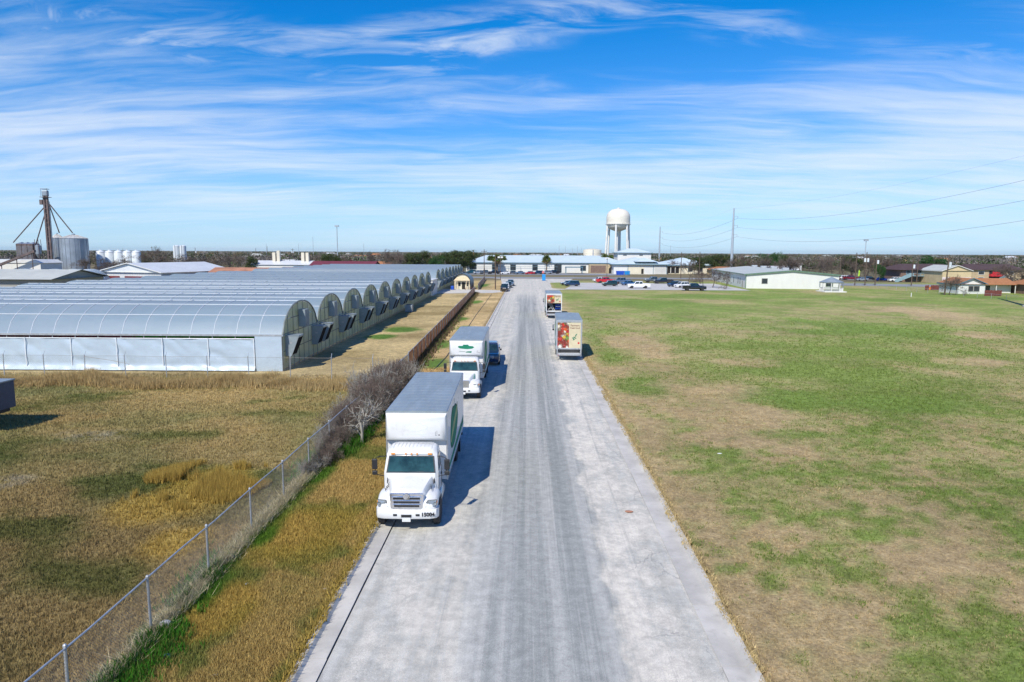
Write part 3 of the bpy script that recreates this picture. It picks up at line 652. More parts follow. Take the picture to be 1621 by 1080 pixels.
    # cab
    cab = MB().loft([ring_rect(1.00, 1.34, 2.66, 0.78, 0.08), ring_rect(1.05, 1.30, 2.70, 1.1, 0.10), ring_rect(1.06, 1.27, 2.70, 1.86, 0.12), ring_rect(0.985, 1.53, 2.66, 2.52, 0.14), ring_rect(0.94, 1.66, 2.63, 2.68, 0.16), ring_rect(0.84, 1.80, 2.55, 2.765, 0.18)]).build('cab', 'white_paint', T, smooth=38)
    for k in range(11):
        x = -0.75 + 0.15 * k; MB().path([(x, 1.70, 2.705), (x, 1.83, 2.772), (x, 2.5, 2.772)], 0.011, 6).build('roof_rib', 'white_paint', cab)
    nrm = Vector((0, -(2.52 - 1.86), 1.53 - 1.27)).cross(Vector((1, 0, 0)))
    nrm = Vector((0, -0.66, 0.26)).normalized()
    ws = quad_on([(-0.955, 1.285, 1.885), (0.955, 1.285, 1.885), (0.875, 1.525, 2.50), (-0.875, 1.525, 2.50)], 0.010, nrm).build('windshield', 'black_plastic', cab)
    quad_on([(-0.905, 1.298, 1.925), (0.905, 1.298, 1.925), (0.835, 1.512, 2.465), (-0.835, 1.512, 2.465)], 0.020, nrm).build('glass', 'glass_teal', ws)
    for s in (-1, 1):
        MB().path([(s * 0.1, 1.275, 1.90), (s * 0.55, 1.30, 1.955), (s * 0.85, 1.30, 1.93)], 0.012, 5).build('wiper', 'black_plastic', ws)
    vis = MB().box(-0.80, 0.80, 1.50, 1.60, 2.545, 2.60).build('visor_lamp_bar', 'white_paint', cab, bevel=0.015)
    for x in (-0.72, -0.22, 0.0, 0.22, 0.72):
        ww = 0.085 if abs(x) > 0.5 else 0.035
        MB().box(x - ww, x + ww, 1.478, 1.54, 2.55, 2.60).build('marker_lamp', 'amber', vis, bevel=0.01)
    for s in (-1, 1):
        wn = quad_on([(s * 1.052, 1.46, 1.93), (s * 1.052, 2.40, 1.93), (s * 0.993, 2.38, 2.47), (s * 0.993, 1.70, 2.47)], 0.012, (s, 0, 0.12)).build('side_window', 'glass', cab)
        dr = MB().add([], [])
        for seg in (((s * 1.062, 1.42, 1.0), (s * 1.062, 2.45, 1.0)), ((s * 1.062, 2.45, 1.0), (s * 1.068, 2.45, 1.86)), ((s * 1.062, 1.42, 1.0), (s * 1.068, 1.42, 1.86))): dr.tube(seg[0], seg[1], 0.008, n=4)
        d_ = dr.build('door_seam', 'black_plastic', cab)
        MB().box(s * 1.075 - 0.02, s * 1.075 + 0.02, 2.2, 2.36, 1.55, 1.60).build('door_handle', 'black_plastic', d_)
        # mirrors on tube arms
        mr = MB().path([(s * 1.05, 1.40, 1.72), (s * 1.30, 1.32, 1.80), (s * 1.39, 1.32, 1.84), (s * 1.39, 1.32, 2.44), (s * 1.28, 1.36, 2.50), (s * 1.0, 1.6, 2.46)], 0.016, 6).build('mirror_arm', 'black_plastic', cab)
        MB().box(s * 1.40 - 0.105, s * 1.40 + 0.105, 1.245, 1.335, 2.02, 2.44).build('mirror', 'black_plastic', mr, bevel=0.035)
        MB().box(s * 1.40 - 0.10, s * 1.40 + 0.10, 1.235, 1.335, 1.80, 1.98).build('convex_mirror', 'black_plastic', mr, bevel=0.04)
        MB().box(s * 1.40 - 0.085, s * 1.40 + 0.085, 1.336, 1.345, 2.05, 2.41).build('mirror_glass', 'lens', mr)
    # cargo box as a real shell
    zf, zr, hwid = 1.06, 3.88, 1.25
    bx = MB().box(-hwid, hwid, B0, B1, zf, zf + 0.12).box(-hwid, -hwid + 0.04, B0 + 0.001, B1, zf + 0.121, zr).box(hwid - 0.04, hwid, B0 + 0.001, B1, zf + 0.121, zr).box(-hwid + 0.041, hwid - 0.041, B0, B0 + 0.04, zf + 0.121, zr).build('cargo_box', 'white_paint', T)
    rf = MB().prism([(-hwid - 0.004, zr + 0.001), (hwid + 0.004, zr + 0.001), (hwid - 0.02, zr + 0.05), (0, zr + 0.075), (-hwid + 0.02, zr + 0.05)], B0 - 0.03, B1 + 0.01).build('box_roof', 'truck_roof', bx)
    for k in range(int(L / 0.61)):
        y = B0 + 0.4 + 0.61 * k; MB().path([(-hwid + 0.03, y, zr + 0.05), (0, y, zr + 0.077), (hwid - 0.03, y, zr + 0.05)], 0.006, 4).build('roof_seam', 'truck_roof', rf)
    for s in (-1, 1):
        MB().box(s * (hwid + 0.006) - 0.010, s * (hwid + 0.006) + 0.010, B0 - 0.01, B1, zr - 0.06, zr + 0.03).build('top_rail', 'aluminium', bx)
        MB().box(s * (hwid + 0.006) - 0.012, s * (hwid + 0.006) + 0.012, B0 - 0.01, B1, zf - 0.03, zf + 0.10).build('bottom_rail', 'aluminium', bx)
        MB().box(s * (hwid - 0.015) - 0.030, s * (hwid - 0.015) + 0.030, B0 - 0.035, B0 + 0.10, zf + 0.105, zr - 0.065).build('corner_post', 'aluminium', bx, bevel=0.012)
        xs_ = s * (hwid + 0.001)
        if side_logo:
            plate_yz([(B0 + 0.12, 1.23), (B1 - 0.02, 1.23), (B1 - 0.02, 1.62), (B0 + 0.12, 1.42)], xs_, 0.004, s).build('green_stripe', 'green_print', bx)
            plate_yz([(B0 + 0.12, 1.45), (B1 - 0.02, 1.66), (B1 - 0.02, 1.72), (B0 + 0.12, 1.49)], xs_, 0.004, s).build('pale_stripe', 'faint_print', bx)
            cy, cz = B0 + L * 0.36, 2.62
            def lob(a, sc=1.0):
                r = (1 + 0.10 * math.cos(3 * a + 0.5) - 0.17 * math.exp(-((a - math.pi / 2) / 0.30) ** 2) + 0.12 * math.exp(-((a - 5.0) / 0.45) ** 2))
                return (1.95 * sc * r * math.cos(a), 0.92 * sc * r * math.sin(a))
            lg = plate_yz(blob_outline(cy, cz, lambda a: lob(a, 1.0)), xs_, 0.004, s).build('logo', 'dark_green_print', bx)
            plate_yz(blob_outline(cy, cz, lambda a: lob(a, 0.90)), xs_ + s * 0.004, 0.003, s).build('logo_field', 'green_print', lg)
            plate_yz([(cy - 1.75, cz - 0.42), (cy - 1.5, cz - 0.50), (cy + 1.7, cz + 0.16), (cy + 1.85, cz + 0.62), (cy + 0.6, cz + 0.34), (cy - 0.6, cz + 0.10)], xs_ + s * 0.007, 0.003, s).build('logo_banner', 'lime_print' if side_logo == 'lime' else 'cream_print', lg)
            plate_yz([(cy + 0.02, cz + 0.86), (cy + 0.12, cz + 0.86), (cy + 0.22, cz + 1.10), (cy + 0.10, cz + 1.13)], xs_, 0.004, s).build('logo_stem', 'dark_green_print', lg)
    # wind nose over the cab
    nose = MB().loft([[(x * 1.235, B0 - 0.001, z) for x, z in ((-1, 2.72), (1, 2.72), (1, 3.86), (-1, 3.86))],
                      [(x * 1.225, B0 - 0.14, z) for x, z in ((-1, 2.73), (1, 2.73), (1, 3.83), (-1, 3.83))],
                      [(x * 1.16, B0 - 0.27, z) for x, z in ((-1, 2.80), (1, 2.80), (1, 3.70), (-1, 3.70))],
                      [(x * 1.00, B0 - 0.33, z) for x, z in ((-1, 2.93), (1, 2.93), (1, 3.52), (-1, 3.52))]]).build('wind_nose', 'white_paint', bx, smooth=60)
    yn = B0 - 0.331
    if nose_logo == 'faint':
        cl = lambda a: ((0.46 + 0.03 * math.cos(5 * a)) * math.cos(a), (0.155 + 0.03 * math.cos(4 * a)) * math.sin(a))
        pts = blob_outline(0, 3.34, cl)
        MB().path([(x, yn, z) for x, z in pts] + [(pts[0][0], yn, pts[0][1])], 0.007, 4).build('logo_outline', 'faint_print', nose)
        MB().box(-0.42, 0.42, yn - 0.004, yn + 0.004, 3.03, 3.06).box(0.18, 0.42, yn - 0.004, yn + 0.004, 2.965, 2.985).build('faded_lettering', 'faint_print', nose)
    elif nose_logo == 'green':
        pts = [(-0.62, 3.42), (-0.55, 3.50), (-0.25, 3.515), (-0.2, 3.60), (0.16, 3.60), (0.2, 3.515), (0.5, 3.49), (0.60, 3.40), (0.45, 3.31), (0.1, 3.27), (-0.2, 3.29), (-0.45, 3.32)]
        lgn = plate_xz(pts, yn + 0.001, 0.006).build('logo', 'green_print', nose)
        plate_xz([(-0.05, 3.02), (0.38, 3.00), (0.42, 3.12), (0.05, 3.10)], yn + 0.001, 0.006).build('logo_tail', 'green_print', lgn)
        plate_xz([(-0.52, 3.08), (-0.05, 3.065), (-0.05, 3.09), (-0.50, 3.10)], yn + 0.001, 0.006).build('logo_line', 'dark_green_print', lgn)
    sc_ = MB()
    for dx, dz, w_, h2 in ((0.80, 3.02, 0.02, 0.16), (0.87, 3.05, 0.02, 0.14)):
        sc_.add([(dx, yn + 0.03, dz), (dx + w_, yn + 0.03, dz), (dx + w_ + 0.07, yn + 0.03, dz + h2), (dx + 0.07, yn + 0.03, dz + h2)], [(0, 1, 2, 3)])
    sc_.box(0.93, 0.99, yn + 0.025, yn + 0.04, 3.02, 3.05)
    MB().box(0.80, 0.81, yn - 0.003, yn + 0.003, 3.0, 3.16).box(0.86, 0.87, yn - 0.003, yn + 0.003, 3.03, 3.19).box(0.80, 0.87, yn - 0.003, yn + 0.003, 2.99, 3.0).box(0.92, 0.985, yn - 0.003, yn + 0.003, 3.0, 3.035).build('black_mark', 'black_print', nose)
    # rear frame, door, liftgate
    fr = MB().box(-hwid, -hwid + 0.12, B1 + 0.001, B1 + 0.06, zf, zr + 0.02).box(hwid - 0.12, hwid, B1 + 0.001, B1 + 0.06, zf, zr + 0.02).box(-hwid + 0.121, hwid - 0.121, B1 + 0.001, B1 + 0.06, zr - 0.16, zr + 0.02).box(-hwid + 0.121, hwid - 0.121, B1 + 0.001, B1 + 0.06, zf, zf + 0.10).build('rear_frame', 'white_paint' if rear == 'half' else 'aluminium', bx)
    zd0 = 2.42 if rear == 'half' else zf + 0.11
    dw = hwid - 0.13; zd1 = zr - 0.17
    dr = box('roll_door', 'white_paint', bx, -dw, dw, B1 - 0.03, B1 + 0.015, zd0, zd1)
    if rear in ('print', 'half'):
        yb = B1 + 0.018
        # driver's side (+x) carries the vegetables: it is the left half as seen from behind
        MB().box(0.02 if rear == 'print' else -0.08, dw - 0.01, yb, yb + 0.006, zd0 + 0.02, zd1 - 0.05).build('vegetable_print', 'veg_print', dr)
        cp = MB().box(-dw + 0.01, 0.018 if rear == 'print' else -0.082, yb, yb + 0.006, zd0 + 0.02, zd1 - 0.05).build('cream_print', 'poster_cream', dr)
        H_ = zd1 - zd0
        for txt, zz, sz in (('Farmers', 0.87, 0.26), ('fresh food', 0.775, 0.22)):
            link('lettering', text_mesh(txt, sz, 'maroon', 0.003), cp, (-dw * 0.5, yb + 0.009, zd0 + H_ * zz), (R(90), 0, math.pi))
        for k, (lx, lz) in enumerate(((-0.42, 0.36), (-0.50, 0.42), (-0.62, 0.47), (-0.70, 0.52), (-0.46, 0.33), (-0.38, 0.40), (-0.6, 0.39))):
            a = 0.6 + 0.5 * k; cx, cz = lx, zd0 + H_ * lz
            plate_xz([(cx + 0.15 * math.cos(a) * u - 0.05 * math.sin(a) * v, cz + 0.15 * math.sin(a) * u + 0.05 * math.cos(a) * v) for u, v in ((-1, 0), (0, -1), (1, 0), (0, 1))], yb + 0.006, 0.003, 1).build('herb_leaf', 'green_print', cp)
        plate_xz([(-0.92 + 0.10 * math.cos(k), zd0 + H_ * 0.2 + 0.10 * math.sin(k)) for k in np.linspace(0, 6.1, 12)], yb + 0.006, 0.003, 1).build('tomato_print', 'red_paint', cp)
        MB().box(-0.12, 0.12, yb, yb + 0.02, zd1 - 0.03, zd1 + 0.05).build('door_latch', 'green_print', dr)
        lgate = MB().box(-1.05, 1.05, B1 + 0.10, B1 + 0.62, 0.72, 0.77).box(-1.05, 1.05, B1 + 0.58, B1 + 0.62, 0.55, 0.72).build('liftgate', 'aluminium', bx, bevel=0.01)
        MB().box(-1.18, 1.18, B1 + 0.0, B1 + 0.12, 0.42, 0.60).build('rear_bumper', 'galvanised', lgate)
        for s in (-1, 1):
            MB().box(s * 1.14 - 0.06, s * 1.14 + 0.06, B1 - 0.02, B1 + 0.16, 0.35, 1.30).build('gate_column', 'galvanised', lgate)
            MB().box(s * 1.05 - 0.09, s * 1.05 + 0.09, B1 + 0.12, B1 + 0.15, 0.46, 0.56).build('tail_lamp', 'red_lens', lgate)
            MB().path([(s * 0.9, B1 + 0.1, 1.15), (s * 0.98, B1 + 0.3, 0.9), (s * 0.98, B1 + 0.6, 0.78)], 0.02, 6).build('gate_arm', 'dark_chrome', lgate)
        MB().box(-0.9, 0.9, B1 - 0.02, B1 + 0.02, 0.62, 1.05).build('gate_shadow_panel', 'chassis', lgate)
    else:
        MB().box(-1.2, 1.2, B1 - 0.05, B1 + 0.08, 0.5, 0.62).build('rear_bumper', 'chassis', bx)
    return T
TY = R(1.15)
box_truck((-4.42, 24.2, 0.0), TY, 'white box truck numbered 15004 with chrome barred grille and black mirrors', 9.0, 'square', '15004', 'plain', 'pepper', 'faint')
box_truck((-4.44, 47.1, 0.0), R(0.4), 'white box truck with solid green emblem above its windshield', 9.0, 'round', None, 'plain', 'pepper', 'green', cab_green=True)
box_truck((4.38, 76.55, 0.0), math.pi - R(1.4), 'grey roofed box truck with tall vegetable print on its closed rear door', 7.9, 'square', None, 'print', 'lime', 'faint')
box_truck((4.32, 119.7, 0.0), math.pi - R(0.2), 'white framed box truck with half raised vegetable print door and open cargo bay', 9.0, 'round', None, 'half', 'lime', 'green')
# load seen in the open truck
ht = thing('hand_truck', (3.95, 108.45, 1.18), 'white folded hand truck leaning in the open cargo bay', 'hand truck')
for x0, x1 in ((-0.45, 0.25), (-0.15, 0.5)):
    MB().tube((x0, 0.0, 1.15), (x1, -0.1, 0.02), 0.035).build('rail', 'white_paint', ht)
MB().tube((-0.55, -0.05, 0.15), (0.0, -0.02, 0.62), 0.035).build('brace', 'white_paint', ht)
MB().box(-0.1, 0.45, -0.25, -0.05, 0.0, 0.03).build('toe_plate', 'aluminium', ht)
ct = thing('crate_cart', (4.95, 108.7, 1.18), 'blue crate cart parked in the open cargo bay', 'cart')
MB().box(-0.42, 0.42, -0.3, 0.3, 0.25, 0.30).box(-0.42, -0.38, -0.3, 0.3, 0.301, 0.95).box(0.38, 0.42, -0.3, 0.3, 0.301, 0.95).box(-0.379, 0.379, 0.26, 0.3, 0.301, 0.95).build('crate', 'dumpster_blue', ct)
MB().box(-0.36, 0.36, -0.31, -0.305, 0.60, 0.68).build('front_rail', 'white_paint', ct)
for x in (-0.33, 0.33):
    for y in (-0.22, 0.22): MB().lathe([(0.01, -0.03), (0.125, -0.03), (0.125, 0.03), (0.01, 0.03)], 14, axis='x').build('wheel', 'rubber', ct, loc=(x, y, 0.125))
# ================================================================ cars and pickups
pm('car_navy', (0.012, 0.030, 0.075), 0.22, var=0.1, coat=0.8, scale=1); pm('car_black', (0.010, 0.011, 0.014), 0.22, var=0.1, coat=0.8, scale=1)
pm('car_silver', (0.42, 0.45, 0.48), 0.25, metal=0.5, var=0.06, coat=0.6, scale=1); pm('car_white', (0.78, 0.78, 0.78), 0.25, var=0.03, coat=0.7, scale=1)
pm('car_red', (0.50, 0.012, 0.02), 0.25, var=0.06, coat=0.8, scale=1); pm('car_blue', (0.03, 0.09, 0.22), 0.22, var=0.08, coat=0.8, scale=1)
pm('car_grey', (0.13, 0.145, 0.16), 0.25, metal=0.4, var=0.06, coat=0.6, scale=1); pm('car_teal', (0.012, 0.07, 0.10), 0.22, var=0.08, coat=0.8, scale=1)
pm('car_green', (0.012, 0.035, 0.028), 0.22, var=0.08, coat=0.8, scale=1); pm('car_maroon', (0.14, 0.008, 0.015), 0.22, var=0.08, coat=0.8, scale=1)
pm('car_steel', (0.16, 0.22, 0.30), 0.25, metal=0.4, var=0.06, coat=0.6, scale=1); pm('car_royal', (0.01, 0.04, 0.30), 0.22, var=0.06, coat=0.8, scale=1)
CARS = {}
def car_proto(kind):
    root = bpy.data.objects.new('car' if kind != 'pickup' else 'pickup_truck', None)
    L, w, zb, zbelt, zt, wr, fa, ra = {'sedan': (4.7, 0.90, 0.22, 0.93, 1.44, 0.32, 0.92, 3.68), 'suv': (4.75, 0.95, 0.28, 1.08, 1.74, 0.36, 0.93, 3.75), 'pickup': (6.0, 1.0, 0.38, 1.20, 1.90, 0.40, 1.05, 4.75)}[kind]
    def sec(y, ww, z0, z1): return [(-ww * 0.93, y, z0), (-ww, y, z0 + 0.18), (-ww, y, z1 - 0.16), (-ww * 0.90, y, z1), (ww * 0.90, y, z1), (ww, y, z1 - 0.16), (ww, y, z0 + 0.18), (ww * 0.93, y, z0)]
    if kind == 'sedan': st = [(0.0, 0.62, 0.42, 0.66), (0.06, 0.78, 0.26, 0.72), (0.35, 0.87, 0.22, 0.80), (1.25, 0.90, 0.22, 0.92), (2.4, 0.90, 0.22, 0.94), (3.8, 0.90, 0.22, 0.98), (4.45, 0.87, 0.24, 0.98), (4.66, 0.80, 0.32, 0.93), (4.7, 0.7, 0.45, 0.85)]
    elif kind == 'suv': st = [(0.0, 0.70, 0.48, 0.82), (0.06, 0.84, 0.32, 0.92), (0.30, 0.92, 0.28, 1.0), (1.2, 0.95, 0.28, 1.08), (2.4, 0.95, 0.28, 1.09), (4.0, 0.95, 0.28, 1.10), (4.6, 0.92, 0.30, 1.10), (4.75, 0.85, 0.40, 1.0)]
    else: st = [(0.0, 0.84, 0.55, 1.02), (0.06, 0.94, 0.42, 1.12), (0.25, 0.99, 0.38, 1.16), (1.55, 1.0, 0.38, 1.22), (4.0, 1.0, 0.38, 1.23), (4.02, 1.0, 0.38, 1.23)]
    body = MB().loft([sec(*s) for s in st]).build('body', 'car_white', root, smooth=35)
    if kind == 'pickup':   # open bed
        bed = MB().box(-1.0, -0.90, 4.021, 6.0, 0.45, 1.25).box(0.90, 1.0, 4.021, 6.0, 0.45, 1.25).box(-0.899, 0.899, 4.021, 5.94, 0.62, 0.72).box(-0.899, 0.899, 5.93, 6.0, 0.55, 1.24).build('bed', 'car_white', root, bevel=0.02)
        MB().box(-0.95, 0.95, 6.001, 6.14, 0.42, 0.60).build('rear_bumper', 'chrome', root, bevel=0.03)
    # cabin
    if kind == 'sedan': cb = [(1.30, 4.05, 0.90, 0.84), (1.85, 3.55, 1.38, 0.68), (2.15, 3.25, 1.44, 0.60)]
    elif kind == 'suv': cb = [(1.22, 4.62, 1.06, 0.89), (1.75, 4.42, 1.66, 0.76), (2.0, 4.25, 1.74, 0.68)]
    else: cb = [(1.62, 4.0, 1.20, 0.93), (2.15, 3.92, 1.80, 0.80), (2.4, 3.8, 1.90, 0.72)]
    def cr(y0, y1, z, ww): return [(-ww, y0, z), (ww, y0, z), (ww, y1, z), (-ww, y1, z)]
    cabin = MB().loft([cr(*c) for c in cb]).build('cabin', 'car_white', root, bevel=0.03)
    (a0, a1, za, wa), (b0, b1, zb2, wb) = cb[0], cb[1]
    def lerp(p, q, f): return tuple(p[i] + (q[i] - p[i]) * f for i in range(3))
    def pane(name, q, n):
        c = Vector((0, 0, 0))
        for p in q: c += Vector(p) / 4
        quad_on([tuple(c + (Vector(p) - c) * 0.88) for p in q], 0.008, n).build(name, 'glass', cabin)
    pane('windshield', [(-wa, a0, za), (wa, a0, za), (wb, b0, zb2), (-wb, b0, zb2)], (0, -1, 0.9))
    pane('rear_window', [(-wa, a1, za), (wa, a1, za), (wb, b1, zb2), (-wb, b1, zb2)], (0, 1, 0.9 if kind == 'sedan' else 0.3))
    for s in (-1, 1):
        cuts = {'sedan': (0.02, 0.52, 0.98), 'suv': (0.02, 0.40, 0.72, 0.98), 'pickup': (0.02, 0.55, 0.98)}[kind]
        for i in range(len(cuts) - 1):
            f0, f1 = cuts[i], cuts[i + 1]
            q = [(s * wa, a0 + (a1 - a0) * f0, za), (s * wa, a0 + (a1 - a0) * f1, za), (s * wb, b0 + (b1 - b0) * f1, zb2), (s * wb, b0 + (b1 - b0) * f0, zb2)]
            pane('side_window', q, (s, 0, 0.25))
        MB().box(s * (w + 0.08) - 0.09, s * (w + 0.08) + 0.09, a0 + 0.25, a0 + 0.37, za + 0.02, za + 0.18).build('mirror', 'black_plastic', root, bevel=0.02)
        hx = w * 0.66; hz = {'sedan': 0.64, 'suv': 0.80, 'pickup': 0.98}[kind]
        MB().box(s * hx - 0.16, s * hx + 0.16, 0.005 if kind != 'pickup' else 0.01, 0.10, hz - 0.07, hz + 0.07).build('headlight', 'lens', root, bevel=0.02)
        tz = {'sedan': 0.80, 'suv': 0.98, 'pickup': 1.02}[kind]
        MB().box(s * w * 0.86 - 0.10, s * w * 0.86 + 0.10, L - 0.10, L + 0.006, tz - 0.11, tz + 0.11).build('taillight', 'red_lens', root, bevel=0.015)
        for y in (fa, ra):
            wh = MB().lathe([(wr * 0.62, -0.10), (wr * 0.92, -0.11), (wr, -0.08), (wr, 0.08), (wr * 0.92, 0.11), (wr * 0.62, 0.10)], 18, axis='x').build('wheel', 'rubber', root, loc=(s * (w - 0.09), y, wr), smooth=40)
            MB().lathe([(0.02, -0.085), (wr * 0.5, -0.07), (wr * 0.66, -0.09), (wr * 0.66, 0.09), (wr * 0.5, 0.07), (0.02, 0.085)], 14, axis='x').build('rim', 'rim_steel', wh)
            MB().box(s * (w + 0.002) - 0.02, s * (w + 0.002) + 0.006, y - wr * 1.12, y + wr * 1.12, zb + 0.06, wr * 1.55).build('wheel_arch', 'black_plastic', root, bevel=0.0)
    gz = {'sedan': 0.50, 'suv': 0.66, 'pickup': 0.86}[kind]
    MB().box(-w * 0.42, w * 0.42, -0.006, 0.06, gz - 0.13, gz + 0.13).build('grille', 'dark_chrome' if kind != 'pickup' else 'chrome', root, bevel=0.02)
    MB().box(-0.16, 0.16, L - 0.02 if kind != 'pickup' else 6.13, L + 0.012 if kind != 'pickup' else 6.15, gz - 0.05, gz + 0.07).build('license_plate', 'white_paint', root)
    CARS[kind] = root
    return root
for k_ in ('sedan', 'suv', 'pickup'): car_proto(k_)
CAR_L = {'sedan': 4.7, 'suv': 4.75, 'pickup': 6.1}
PAINTED = ('body', 'cabin', 'bed')
def add_car(kind, paint, x, y, rz, label, z=None, group=None, sc=1.0):
    """centre of the car at x, y; rz 0 faces the camera"""
    o = copy_tree(CARS[kind]); o.rotation_euler = (0, 0, rz); o.scale = (sc, sc, sc)
    h_ = CAR_L[kind] / 2 * sc
    o.location = (x + math.sin(rz) * h_, y - math.cos(rz) * h_, Z1 + 0.002 if z is None else z)
    tag(o, label, 'pickup' if kind == 'pickup' else 'car', group)
    for ch in o.children:
        if ch.name.split('.')[0] in PAINTED:
            ch.material_slots[0].link = 'OBJECT'; ch.material_slots[0].material = MATS[paint]
    return o
def car_px(kind, paint, px, py, rz, label, z=None, group=None, sc=1.0, dy=0.0):
    p = G(px, py); return add_car(kind, paint, p[0], p[1] + dy, rz, label, z, group, sc)
# street side
add_car('pickup', 'car_navy', -3.55, 64.6, R(2), 'dark blue pickup parked right behind the green emblem truck', 0.0)
add_car('pickup', 'car_black', -6.0, 181.5, R(1), 'black pickup first in the row parked beside the brown fence', Z1)
add_car('suv', 'car_white', -5.9, 190.5, R(1), 'white car parked directly behind the black pickup by the fence', Z1)
add_car('suv', 'car_black', -5.4, 199.5, R(0), 'dark car third in the row parked by the brown fence', Z1)
add_car('pickup', 'car_steel', -5.0, 210, R(-1), 'steel blue pickup last in the row parked by the fence', Z1)
# forecourt row
ROW = ((746, 433.3, 'suv', 'car_teal', 'dark teal car at the greenhouse end of the forecourt row'), (757, 434.0, 'suv', 'car_silver', 'silver car beside the dark teal one in the forecourt row'),
       (769, 434.0, 'pickup', 'car_grey', 'grey pickup behind the utility pole in the forecourt row'), (783, 434.0, 'pickup', 'car_black', 'black pickup under the palms in the forecourt row'),
       (799, 434.3, 'sedan', 'car_white', 'white sedan under the palms in the forecourt row'), (811, 433.8, 'sedan', 'car_grey', 'grey sedan beside the white one in the forecourt row'),
       (823, 434.3, 'sedan', 'car_steel', 'blue grey sedan beside the red car in the forecourt row'), (838.5, 434.5, 'sedan', 'car_red', 'bright red car in the forecourt row'),
       (852, 434.3, 'suv', 'car_navy', 'navy car between the red car and the stop sign'), (866, 434.0, 'suv', 'car_silver', 'silver car behind the stop sign in the forecourt row'), (877, 433.8, 'pickup', 'car_black', 'black pickup at the canopy end of the forecourt row'))
for px, py, k_, pa, lb in ROW: car_px(k_, pa, px, py, R(-68) + random.uniform(-0.06, 0.06), lb)
for px, py, k_, pa, lb in ((805, 431.0, 'suv', 'car_white', 'white car close to the wall behind the grey sedan'), (832, 430.8, 'sedan', 'car_white', 'white sedan close to the wall behind the red car'), (847, 430.8, 'suv', 'car_white', 'white suv close to the wall behind the navy car'), (899, 431.6, 'suv', 'car_silver', 'silver suv standing under the blue canopy')):
    car_px(k_, pa, px, py, R(-75), lb)
# concrete lot
LOT = ((899, 451.8, 'sedan', 'car_black', -78, 'black sedan half hidden behind the navy suv'), (905, 453.4, 'suv', 'car_navy', -82, 'navy suv standing alone at the lot entrance with a sedan'),
       (949, 446.6, 'suv', 'car_white', -70, 'white suv behind the red pickup in the lot'), (958, 448.4, 'pickup', 'car_red', 96, 'red pickup in the concrete lot'),
       (965, 453.2, 'suv', 'car_green', -86, 'very dark green car in front of the red pickup'), (984, 449.5, 'pickup', 'car_steel', -60, 'steel blue pickup beside the dark green car'),
       (994, 451.8, 'sedan', 'car_blue', -64, 'blue sedan behind the white pickup'), (1011, 456.8, 'pickup', 'car_white', -88, 'white crew cab pickup at the field edge of the lot'),
       (1035, 447.6, 'pickup', 'car_grey', -86, 'grey pickup at the street side of the lot'), (1050, 449.3, 'pickup', 'car_black', -88, 'black pickup at the street side of the lot beside a bare tree'),
       (1068, 454.2, 'suv', 'car_navy', -58, 'navy suv behind the black pickup with white cars'), (1079, 455.6, 'suv', 'car_white', -62, 'white suv half hidden by the black pickup at the lot end'),
       (1098, 460.4, 'pickup', 'car_black', 88, 'black pickup at the end of the lot nearest the white hall'))
for px, py, k_, pa, an, lb in LOT: car_px(k_, pa, px, py, R(an), lb, sc=1.08 if k_ == 'pickup' else 1.0)
# by the apartments
for px, py, k_, pa, an, lb in ((1333, 443.0, 'suv', 'car_white', -80, 'white suv beside the maroon pickup across the side street'), (1346, 443.5, 'pickup', 'car_maroon', 80, 'maroon pickup parked across the side street'),
                               (1364, 445.0, 'sedan', 'car_silver', -84, 'silver sedan parked beyond the pole line'), (1377, 443.6, 'sedan', 'car_black', 84, 'black sedan behind the silver sedan by the pole line'),
                               (1396, 445.0, 'sedan', 'car_royal', 86, 'royal blue sedan in front of the apartment stairs'), (1416, 446.2, 'suv', 'car_white', -84, 'white suv below the apartment stairs')):
    car_px(k_, pa, px, py, R(an), lb)
for pr in CARS.values():
    for ch in list(pr.children):
        for g_ in list(ch.children): bpy.data.objects.remove(g_)
        bpy.data.objects.remove(ch)
    bpy.data.objects.remove(pr)
# ================================================================ greenhouses
BAY = 10.15; EAVE = 3.2; RIDGE = 5.75; GLEN = 47.0
def arch(u):                                   # u in 0..1 across the bay -> height
    s = abs(2 * u - 1); return EAVE + (RIDGE - EAVE) * (1 - s ** 2.15) ** 0.62
NA = 20
def film_bay(length):
    rings = []
    for k in range(NA + 1):
        u = k / NA; z = arch(u)
        rings.append([(0.05, u * BAY, z), (-length * 0.33, u * BAY, z - 0.012), (-length * 0.66, u * BAY, z), (-length, u * BAY, z)])
    return MB().loft(rings, caps=False, closed=False)
FILM_ME = film_bay(GLEN).mesh('roof_film', 'film', 60)
BOW_ME = MB().path([(0, k / NA * BAY, arch(k / NA) + 0.018) for k in range(NA + 1)], 0.025, 5).mesh('roof_bow', 'white_tube')
RIM_ME = MB().path([(0.05, k / NA * BAY, arch(k / NA) + 0.03) for k in range(NA + 1)], 0.07, 6).mesh('arch_rim', 'frame_pale', 60)
PURLIN_ME = {u: MB().tube((0.05, 0, 0), (-GLEN, 0, 0), 0.03, n=5).mesh('purlin', 'white_tube') for u in (1,)}
GUT_ME = MB().box(-GLEN, 0.10, -0.11, 0.11, EAVE - 0.13, EAVE + 0.02).mesh('gutter', 'galvanised')
COLS = 7
